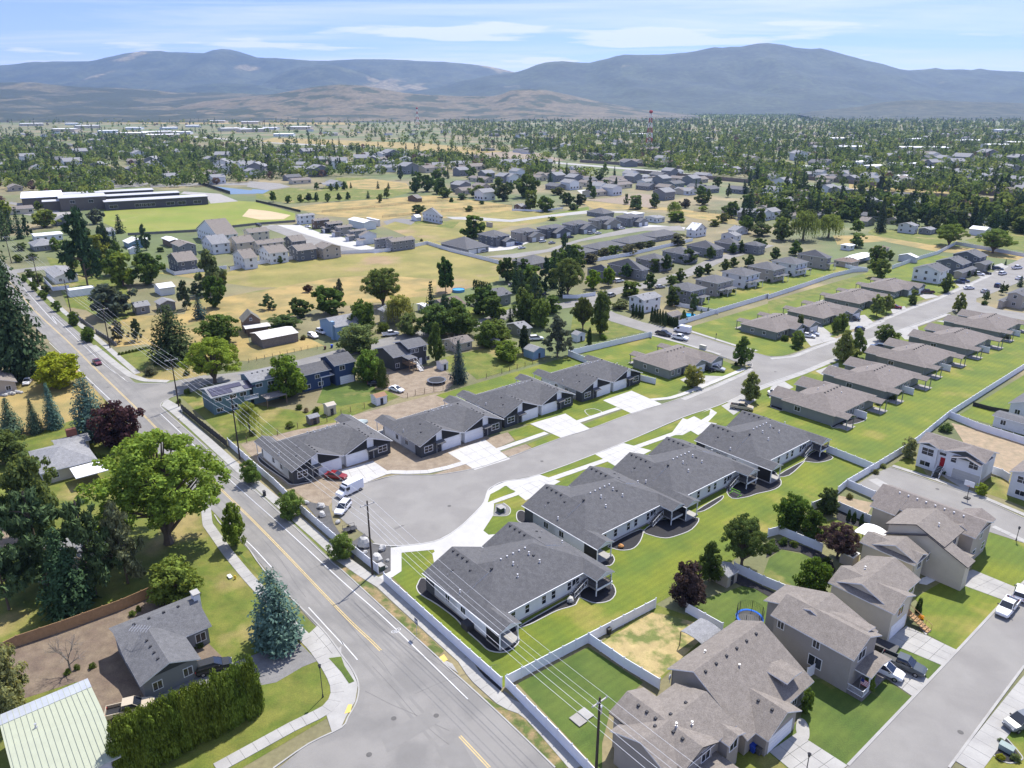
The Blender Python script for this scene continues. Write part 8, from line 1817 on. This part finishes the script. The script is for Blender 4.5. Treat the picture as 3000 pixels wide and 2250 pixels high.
def vehicle(kind):
 Ls={'sedan':4.7,'suv':4.75,'pickup':5.7,'van':5.9}[kind];a=Ls /2;W={'sedan':.9,'suv':.94,'pickup':.98,'van':1.0}[kind]
 r=empty('parked_'+('car' if kind =='sedan' else kind),(0,-9000,0));b=MB();zb=.28 if kind in ('sedan',) else .38
 hood={'sedan':.92,'suv':1.05,'pickup':1.15,'van':1.15}[kind]
 if kind =='van':st=[(-a,.93*W,.86*W,zb,2.3),(-a +.1,W,.93*W,zb,2.5),(a -2.0,W,.9*W,zb,2.5),(a -1.5,W,.86*W,zb,2.1),(a -1.0,W,.84*W,zb,hood +.15),(a -.15,W *.97,.84*W,zb,hood -.1),(a,W *.8,W *.75,zb +.1,.8)]
 else:
  back={'sedan':.98,'suv':1.08,'pickup':1.12}[kind];st=[(-a,W *.86,W *.8,zb +.1,back -.12),(-a +.15,W *.96,W *.88,zb,back),(-a +1.2,W,W *.92,zb,back +.02),(a -1.5,W,W *.92,zb,hood +.06),(a -.4,W *.96,W *.86,zb,hood -.1),(a -.05,W *.82,W *.74,zb +.05,hood -.25),(a,W *.74,W *.66,zb +.15,hood -.4)]
 if kind =='pickup': # cab body ends before the bed
  bed0=-a;bed1=-a +1.95;loft(b,[(bed1,W,W *.94,zb,1.12)]+st[3:]);b.box(bed0,bed1,-W,-W +.1,zb +.1,1.12);b.box(bed0,bed1,W -.1,W,zb +.1,1.12);b.box(bed0,bed0 +.08,-W +.1,W -.1,zb +.1,1.1);b.build('body',carM,r)
  f_=MB();f_.box(bed0 +.08,bed1,-W +.1,W -.1,.6,.68);f_.build('bed_floor',black,r)
 else:loft(b,st).build('body',carM,r,smooth=False)
 g=MB()
 if kind =='sedan':cab=[(-a +.55,.8,.64,.93,.96),(-a +1.3,.83,.66,.93,1.42),(a -2.35,.83,.66,.93,1.44),(a -1.35,.8,.7,.93,.97)]
 elif kind =='suv':cab=[(-a +.12,.84,.7,1.03,1.2),(-a +.45,.86,.7,1.03,1.68),(a -2.3,.86,.7,1.03,1.72),(a -1.25,.84,.74,1.03,1.1)]
 elif kind =='pickup':cab=[(-a +1.98,.88,.74,1.1,1.2),(-a +2.1,.9,.74,1.1,1.84),(a -2.35,.9,.74,1.1,1.86),(a -1.45,.88,.78,1.1,1.18)]
 if kind != 'van':
  loft(g,cab).build('window',glass,r);t=MB();(x1_,_,w1,_,z1_),(x2_,_,w2,_,z2_)=cab[1],cab[2]
  t.add([(x1_ -.05,-w1,z1_ +.015),(x2_ +.05,-w2,z2_ +.015),(x2_ +.05,w2,z2_ +.015),(x1_ -.05,w1,z1_ +.015),(x1_ -.05,-w1,z1_ -.05),(x2_ +.05,-w2,z2_ -.05),(x2_ +.05,w2,z2_ -.05),(x1_ -.05,w1,z1_ -.05)],[(0,1,2,3),(7,6,5,4),(0,4,5,1),(1,5,6,2),(2,6,7,3),(3,7,4,0)]);t.build('roof',carM,r)
  p=MB()
  for s_ in (-1,1):
   for (q1,q2) in ((cab[0],cab[1]),(cab[3],cab[2])):p.tube((q1[0],s_ *q1[1]*.98,q1[4]-.02),(q2[0],s_ *q2[2]*1.02,q2[4]),.035,n=4)
   xm=(x1_ +x2_)/2;p.tube((xm,s_ *cab[1][1]*1.0,cab[0][3]),(xm,s_ *w1 *1.02,z1_),.035,n=4)
  p.build('pillar',carM,r)
 else:
  g.add([(a -1.95,-.84,2.44),(a -1.95,.84,2.44),(a -1.02,.8,1.36),(a -1.02,-.8,1.36)],[(0,3,2,1)]);g.v=[(x +.06,y,z +.06) for x,y,z in g.v];g.build('windscreen',glass,r)
  g=MB();[g.box(a -2.3,a -1.35,s_ *1.0-.012,s_ *1.0+.012,1.35,2.0) for s_ in (-1,1)];g.build('side_window',glass,r)
 for sx in (-1,1):
  for sy in (-1,1):
   w=inst('wheel',wheel_me,r,(sx *(a -.92-(.15 if kind in ('pickup','van') else 0)),sy *(W -.09),.34));inst('rim',rim_me,w)
 for sy in (-1,1):
  h_=MB();h_.box(a -.16,a -.015,sy *W *.66-.14,sy *W *.66+.14,hood -.42,hood -.27);h_.build('headlight',headl,r);h_=MB();h_.box(-a -.01,-a +.14,sy *W *.76-.1,sy *W *.76+.1,.72,1.0);h_.build('tail_light',taill,r)
 mr=MB();[mr.box(a -1.75,a -1.6,sy *(W +.02),sy *(W +.18),hood +.02,hood +.18) for sy in (-1,1)] if False else [mr.box(a -1.75,a -1.6,min(sy *W *.95,sy *(W +.16)),max(sy *W *.95,sy *(W +.16)),hood +.04,hood +.2) for sy in (-1,1)];mr.build('mirror',black,r)
 return r
VP={k:vehicle(k) for k in ('sedan','suv','pickup','van')};_vu=set()
WH,SI,DK,BLU,RED,TANC,NV=(.72,.72,.74,1),(.38,.39,.41,1),(.02,.021,.024,1),(.02,.05,.16,1),(.20,.012,.015,1),(.42,.36,.27,1),(.03,.04,.08,1)
def car(kind,lab,c,x,y,deg,col,g=None):
 X,Y=at(c,x,y);o=copy_tree(VP[kind],loc=(X,Y,.06),rz=radians(deg),color=col);o['label']=lab;o['category']={'sedan':'car','suv':'car','pickup':'pickup truck','van':'van'}[kind]
 if g:o['group']=g
 return o
PL_='beside the grey corner house, before the white fifth house, before the dark second house, before the dark brown house, at the far left court, before the hip-roofed duplex, left of the second twin drive, right of the second twin drive, left on the third twin drive, right on the third twin drive, before the fourth twin garage, beyond the fourth twin garage, left on the fifth twin drive, right on the fifth twin drive, left of the last twin house, right of the last twin house'.split(', ')
for q in [('van','white delivery van parked at the end of the turnaround','e',55,1205,232,WH),('suv','white car parked beside the delivery van at the turnaround','e',12,1320,258,WH),('sedan','red sedan on the dirt in front of the first far duplex','d',2180,1108,-15,RED),('sedan','dark red car driving up the main road','d',632,368,-49,(.11,.015,.03,1)),
 ('suv','white crossover with a sunroof in the driveway of the grey-brown house','c',1308,1048,-41,WH),('pickup','dark grey pickup towing a covered trailer in the driveway','c',1425,1010,-41,(.07,.08,.085,1)),('pickup','white pickup with ladders parked on the right street','c',2098,640,222,WH),('suv','white car parked ahead of the white pickup at the right edge','c',2185,545,50,WH),
 ('suv','dark grey car at the right edge near the flower island','c',2185,1385,200,(.16,.17,.18,1)),('pickup','beige pickup with a loaded bed between the workshop and the hedge','a',850,1300,20,TANC),('suv','black off-road car behind the hedge beside the L-shaped house','a',1390,1025,25,DK),('pickup','tan pickup parked at the kerb by the last near duplex','f',382,662,-25,TANC),('sedan','white sedan in the drive of the nearest taupe duplex','f',608,572,-12,WH),
 ('sedan','dark sedan in the drive of the taupe corner duplex','f',160,412,-25,DK),('suv','silver car beside the dark sedan on the corner duplex drive','f',222,412,-30,SI),('sedan','navy sedan on the drive before the third taupe duplex, nearer','f',1215,298,160,NV),('suv','blue-grey car on the drive before the third taupe duplex, farther','f',1265,268,160,(.12,.15,.2,1)),('sedan','silver sedan in front of the duplex across the cross street','f',838,182,-30,SI),('sedan','white sedan beside the silver sedan across the cross street','f',812,195,-30,WH),('suv','navy car parked on the lane by the big double tree','f',1147,155,40,NV),('suv','dark grey car before the second far duplex','f',1105,85,-30,(.06,.07,.08,1)),
 ('sedan','red sedan half behind the pair of pear trees','j',1098,1190,-30,RED),('pickup','maroon pickup parked before the last far taupe duplex','j',1370,1062,170,(.05,.02,.025,1)),('sedan','white sedan parked on the upper lane by the kerb','j',1735,1025,10,WH),('sedan','silver sedan driving up the lane','j',1875,1053,30,SI),('suv','dark car driving on the upper lane','j',1985,1005,40,NV),('sedan','navy car left of a pair before the white two-storey house','j',1650,975,-30,NV),('suv','grey car right of a pair before the white two-storey house','j',1690,965,-30,NV),('suv','white car in the second upper lane drive','j',1820,905,-30,WH),('sedan','black car in the second upper lane drive','j',1880,895,-30,DK),('suv','dark blue car in the third upper lane drive','j',1985,860,-30,NV),('suv','bright white car parked on the upper lane','j',2025,900,30,WH),('pickup','white pickup parked at the top of the lane','j',2150,850,20,WH),('sedan','white car at the right edge of the upper lane','j',2170,940,30,WH),
 ('van','white van parked on the cross street','i',1470,1398,142,WH),('pickup','white pickup with green racks on the cross street','i',1450,1460,142+180,WH),('pickup','dark flatbed truck loaded with equipment on the cross street','i',1310,1425,142+180,(.05,.05,.05,1)),('suv','white off-roader parked behind the grey-green pine','i',210,1465,10,WH),('pickup','white pickup with a canopy on the side street','e',320,185,20,WH),('suv','left white car in front of the pale blue house','q',1355,330,-45,WH),('suv','right white car in front of the pale blue house','q',1445,285,-45,WH),('sedan','white car on the dry ground behind the yard shed','e',358,545,-35,WH),('sedan','white car with black hood beside the narrow cedar','e',225,505,10,DK),('sedan','white sedan beside the tan house at the left edge','d',180,495,-70,WH),('sedan','dark car in the shade at the left edge','d',15,380,10,DK),
 ('sedan','silver car on the dead-end yard behind the trees','i',1280,1015,20,SI),('sedan','dark blue car under the trees of the dead-end street','i',250,1075,10,NV),('suv','white car by the tree-lined houses','i',925,965,30,WH),('suv','silver van on the near end of the dead-end street','i',860,1090,50,SI),('sedan','silver car beside the meadow hedge','i',15,1000,10,SI)]+[('sedan' if i % 2 else 'suv','%s car parked %s on the estate street' % (n_,PL_[i]),'hi'[i >4],x,y,40 if i >4 else -40,col) for i,(x,y,n_,col) in enumerate([(1075,665,'white',WH),(800,590,'silver',SI),(590,535,'dark',DK),(450,490,'white',WH),(25,480,'black',DK),(1970-2212,705,'silver',SI),(60,645,'blue',BLU),(85,675,'white',WH),(265,620,'white',WH),(345,632,'silver',SI),(450,590,'black',DK),(505,582,'navy',NV),(680,550,'silver',SI),(745,548,'white',WH),(900,515,'dark',DK),(950,505,'white',WH)])]:car(*q)
for v in VP.values():
 for ch in list(v.children_recursive):bpy.data.objects.remove(ch)
 bpy.data.objects.remove(v)
def T_(name,lab,cat,c,x,y,rz=GRID):X,Y=at(c,x,y);return empty(name,(X,Y,0),rz,lab,cat)
r=T_('trailer','low black covered trailer behind the dark grey pickup','trailer','c',1300,900,radians(-41));b=MB();b.box(-1.9,1.7,-.95,.95,.5,1.15);b.build('body',mat('black_cover',(.03,.03,.035),rough=.5),r);b=MB();b.tube((1.7,0,.5),(2.8,0,.5),.05);b.build('drawbar',M_metal,r)
for sy in (-1,1):inst('wheel',wheel_me,r,(0,sy *1.0,.34))
r=T_('trailer','small flatbed trailer parked at the turnaround edge beside the fence','trailer','e',55,1450,radians(30));b=MB();b.box(-1.2,1.2,-.7,.7,.4,.5);b.build('bed',T_dark,r);b=MB();[b.tube((x,y,.5),(x,y,1.1),.03) for x in (-1.1,0,1.1) for y in (-.65,.65)];[b.tube((-1.1,y,1.1),(1.1,y,1.1),.03) for y in (-.65,.65)];b.build('rail',T_dark,r)
for sy in (-1,1):inst('wheel',wheel_me,r,(0,sy *.8,.34))
# loads, garden things
def tramp(lab,c,x,y,R,col,net):
 r=T_('trampoline',lab,'trampoline',c,x,y);b=MB();b.tube((0,0,.85),(0,0,.88),R *.86,n=24);b.build('mat',black,r);b=MB();n=24
 for i in range(n):
  a,a2=2*pi *i /n,2*pi *(i +1)/n;q=[(k *cos(t),k *sin(t)) for k,t in ((R *.86,a),(R *1.04,a),(R *1.04,a2),(R *.86,a2))];b.prism(q,.84,.93)
 b.build('pad',col,r);b=MB();[b.tube((R *cos(t),R *sin(t),0),(R *cos(t),R *sin(t),.85),.04) for t in [i *pi /3 for i in range(6)]];b.build('leg',M_metal,r)
 if net:
  b=MB();k=44
  for i in range(k):t=2*pi *i /k;b.tube((R *cos(t),R *sin(t),.9),(R *cos(t),R *sin(t),2.6),.012 if i % 7 else .05,n=3,cap=False)
  for z in np.arange(1.0,2.65,.16):b.path([(R *cos(2*pi *i /24),R *sin(2*pi *i /24),z) for i in range(25)],.012,3)
  b.build('safety_net',black,r)
tramp('blue-rimmed trampoline with a black safety net on the back lawn','c',430,715,1.95,mat('blue_pad',(.03,.15,.6)),True);tramp('round grey trampoline without a net in the dry yard','e',618,490,2.6,mat('grey_pad',(.12,.13,.16)),False)
def shed(lab,c,x,y,w,d,h,wm,rm,ax='y',cat='shed',name='shed'):
 X,Y=at(c,x,y);q=House(name,lab,cat,(X,Y),GRID);q.walls(-w /2,w /2,-d /2,d /2,h,wm,.4,ax,'gg',oh=.15);q.roof(-w /2,w /2,-d /2,d /2,h,.4,ax,'gg',rm);q.door(w /2-.15,0,.05,0,T_dark,.8,min(1.7,h -.3));return q
shed('grey garden shed under the wide dark green tree','c',265,445,3.4,3.0,2.2,W_tan,R_lite);shed('white shed with a brown patched roof beside the dry yard','e',655,400,3,2.6,2.2,T_white,M_greywood);shed('octagonal pale blue shed behind the back lawn','e',1250,320,5,5,2.6,W_lblue,R_lite,'x');shed('white playhouse shed with cream roof in the teal yard','d',2140,690,2.6,2.6,2.6,W_cream,T_tan);shed('small grey shed by the wire fence','d',2030,750,2.4,2.8,1.9,M_greywood,R_lite)
shed('shed with a rusty red roof beside the wrapped boat','e',245,620,3.2,3.4,2.2,T_white,mat('rusty_roof',(.26,.15,.09)));shed('white shed by the white fence corner beyond the lawn','e',1535,215,3,4,2.4,W_white,R_lite,'x');shed('grey lean shed near the round bushes','e',980,250,3.5,3.5,2.0,M_greywood,R_lite)
shed('dark shed with a striped roof beside the hedge rows','i',1380,1290,5,6,2.2,W_tan,R_brown)
def canopy(lab,c,x,y,w,d,h,m,name='gazebo',cat='gazebo',arch=0):
 r=T_(name,lab,cat,c,x,y);b=MB()
 [b.box(sx *w /2-.05,sx *w /2+.05,sy *d /2-.05,sy *d /2+.05,0,h) for sx in (-1,1) for sy in (-1,1)];b.build('post',M_wood if arch else T_dark,r);b=MB();n=8
 for i in range(n):u,v=i /n,(i +1)/n;f=lambda t:h +arch *4*t *(1-t);b.add([(-w /2+w *u,-d /2,f(u)),(-w /2+w *v,-d /2,f(v)),(-w /2+w *v,d /2,f(v)),(-w /2+w *u,d /2,f(u))]+[(-w /2+w *u,-d /2,f(u)+.08),(-w /2+w *v,-d /2,f(v)+.08),(-w /2+w *v,d /2,f(v)+.08),(-w /2+w *u,d /2,f(u)+.08)],[(3,2,1,0),(4,5,6,7),(0,1,5,4),(2,3,7,6),(1,2,6,5),(3,0,4,7)])
 b.build('roof',m,r);return r
canopy('bright white arched gazebo roof behind the beige houses','c',1200,215,4.2,4.6,2.5,mat('bright_sheet',(.8,.8,.8)),arch=.5);canopy('grey patio gazebo behind the tan-shingled house','c',110,860,3.6,4.6,2.4,R_lite,arch=.25);canopy('bright white swimming canopy beyond the green strip','j',770,790,7,15,2.6,mat('bright_sheet',(.8,.8,.8)),arch=.6,cat='canopy',name='canopy');canopy('grey picnic shelter in the park','h',610,150,9,11,3.5,R_lite,arch=1.5,name='picnic_shelter',cat='shelter')
r=T_('hot_tub','square hot tub on the deck behind the cream split-level','hot tub','c',1075,330);b=MB();b.box(-1.1,1.1,-1.1,1.1,0,1.9);b.build('body',W_tan,r);b=MB();b.box(-.8,.8,-.8,.8,1.9,1.95);b.build('cover',black,r);b=MB();[b.box(*q,1.9,2.0) for q in ((-1.15,1.15,-1.15,-.95),(-1.15,1.15,.95,1.15),(-1.15,-.95,-.95,.95),(.95,1.15,-.95,.95))];b.build('rim',T_white,r)
r=T_('basketball_hoop','basketball hoop with a white backboard at the kerb of the dead-end street','basketball hoop','f',1842,1240,radians(-50));b=MB();b.tube((0,0,0),(0,0,3.2),.07);b.box(-.5,.5,-.5,.5,0,.25);b.build('pole',black,r);b=MB();b.box(-.9,.9,-.55,-.5,2.9,4.0);b.build('backboard',T_white,r);b=MB();b.path([(.23*cos(i *pi /6),-.8+.23*sin(i *pi /6),3.05) for i in range(13)],.02,4);b.build('rim',mat('orange_rim',(.6,.15,.02)),r)
r=T_('flag','striped flag hanging at the porch of the grey-brown house','flag','c',1140,1160);b=MB();b.tube((0,0,0),(0,0,2.3),.03);b.build('pole',M_metal,r);
for k in range(9):b=MB();b.box(.03,1.1,-.01,.01,1.2+k *.11,1.2+k *.11+.11);b.build('stripe',mat('flag_red',(.4,.03,.04)) if k % 2==0 else T_white,r)
b=MB();b.box(.02,.45,-.014,.014,1.7,2.19);b.build('canton',mat('flag_blue',(.02,.03,.15)),r)
r=T_('wrapped_boat','long boat wrapped in pale plastic by the wire fence','boat','d',2290,790,radians(38));b=MB();loft(b,[(-3.6,.6,.4,.5,1.2),(-3,1.1,.5,.4,1.9),(0,1.2,.4,.4,2.2),(2.6,1.0,.4,.5,1.8),(3.8,.3,.15,.8,1.4)]);b.build('cover',mat('pale_tarp',(.32,.38,.38),rough=.6,var=.2,scale=1),r);b=MB();b.box(-3,2.5,-.8,.8,.25,.4);b.build('trailer_frame',T_dark,r)
for lab,c,x,y,R in (('pale blue round pool by the white fence and cedars','i',1530,1270,2.4),('blue rectangular-looking pool on the lawn by the meadow hedge','h',1750,1045,2.6)):
 r=T_('swimming_pool',lab,'pool',c,x,y);b=MB();b.tube((0,0,0),(0,0,1.1),R,n=20,cap=False);b.build('wall',mat('pool_blue',(.10,.28,.45)),r);b=MB();b.tube((0,0,.9),(0,0,.95),R *.98,n=20);b.build('water',mat('pool_water',(.05,.3,.55),rough=.1),r)
r=T_('workbench','green metal climbing frame left on the mulch behind the third duplex','frame','f',340,1215);b=MB();[b.tube(p_,q_,.05) for p_,q_ in (((-1,0,0),(-1,0,1.1)),((1,0,0),(1,0,1.1)),((-1,0,1.1),(1,0,1.1)),((-1,.8,.1),(-1,-.8,.1)),((1,.8,.1),(1,-.8,.1)),((-1,0,.6),(1,0,.6)))];b.build('tube',mat('bright_green',(.2,.5,.05)),r)
for lab,c,x,y in (('satellite dish on the corner of the tan-shingled house','o',725,385),('satellite dish on the brown roof of the corner house','p',890,340)):
 z=5;X,Y=at(c,x,y,z);r=empty('satellite_dish',(X,Y,z),1,lab,'satellite dish');b=MB();b.ellipsoid((0,0,.3),(.4,.12,.4),10,6);b.tube((0,0,-.6),(0,0,.3),.03);b.build('dish',M_metal,r)
 # striped towers over the town
def tower(lab,c,x,by,ty,D):
 X,_=far(c,x,by,D);zt=far(c,x,ty,D)[1];r=empty('radio_tower',(X,D,0),0,lab,'tower');n=7;w=zt *.2
 for i in range(n):
  b=MB();z0,z1=zt *i /n,zt *(i +1)/n;f=lambda z:w /2*(1-.8*z /zt)
  for sx,sy in ((1,1),(1,-1),(-1,-1),(-1,1)):b.tube((sx *f(z0),sy *f(z0),z0),(sx *f(z1),sy *f(z1),z1),.5,n=4)
  for (ax_,ay),(bx_,by_) in (((1,1),(-1,1)),((-1,-1),(1,-1)),((1,-1),(1,1)),((-1,1),(-1,-1))):b.tube((ax_ *f(z0),ay *f(z0),z0),(bx_ *f(z1),by_ *f(z1),z1),.3,n=3);b.tube((ax_ *f(z1),ay *f(z1),z1),(bx_ *f(z1),by_ *f(z1),z1),.3,n=3)
  b.build('section',mat('tower_red',(.35,.05,.05)) if i % 2 else T_white,r)
 b=MB();b.ellipsoid((0,0,zt +1.5),(3.4,3.4,3));b.build('tank',mat('tower_red',(.35,.05,.05)),r)
tower('red and white lattice tower rising from the wooded town','l',595,578,487,1400);tower('distant red and white lattice tower near the brown hill','k',1803,522,470,2600)
# pavement marks on lawns, concrete mow covers, court lines
for s,m in (('g 1720 120, 1980 150, 2212 175, 2212 200, 1990 205, 1880 150',mat('court_blue',(.11,.17,.26))),('h -30 160, 120 170, 60 200, -60 195',mat('court_blue',(.11,.17,.26)))):sheet('sports_court',s,m,.09)
sheet('park_parking','h -60 90, 200 110, 300 140, 100 170, -80 140',M_asph,.08)
fence('dark blue windscreen fence of the tennis courts','g 1715 115, 1990 205',3,'dark',step=6)
# ---- labels: where two things would read alike, say which is nearer
by={}
for o in COL.objects:
 if 'label' in o and 'group' not in o:by.setdefault(o['label'],[]).append(o)
ORD=['nearest','second nearest','third nearest','fourth nearest','fifth nearest','sixth nearest','seventh nearest','eighth nearest','ninth nearest','tenth nearest','eleventh nearest','twelfth nearest','thirteenth nearest','fourteenth nearest']
for l,os_ in by.items():
 if len(os_)>1:
  os_.sort(key=lambda o:o.location.y)
  for o,w in zip(os_,ORD):o['label']=' '.join((w +' '+l).split()[:16])
for o in COL.objects:
 if 'label' in o and len(o['label'].split())>16:o['label']=' '.join(o['label'].split()[:16])
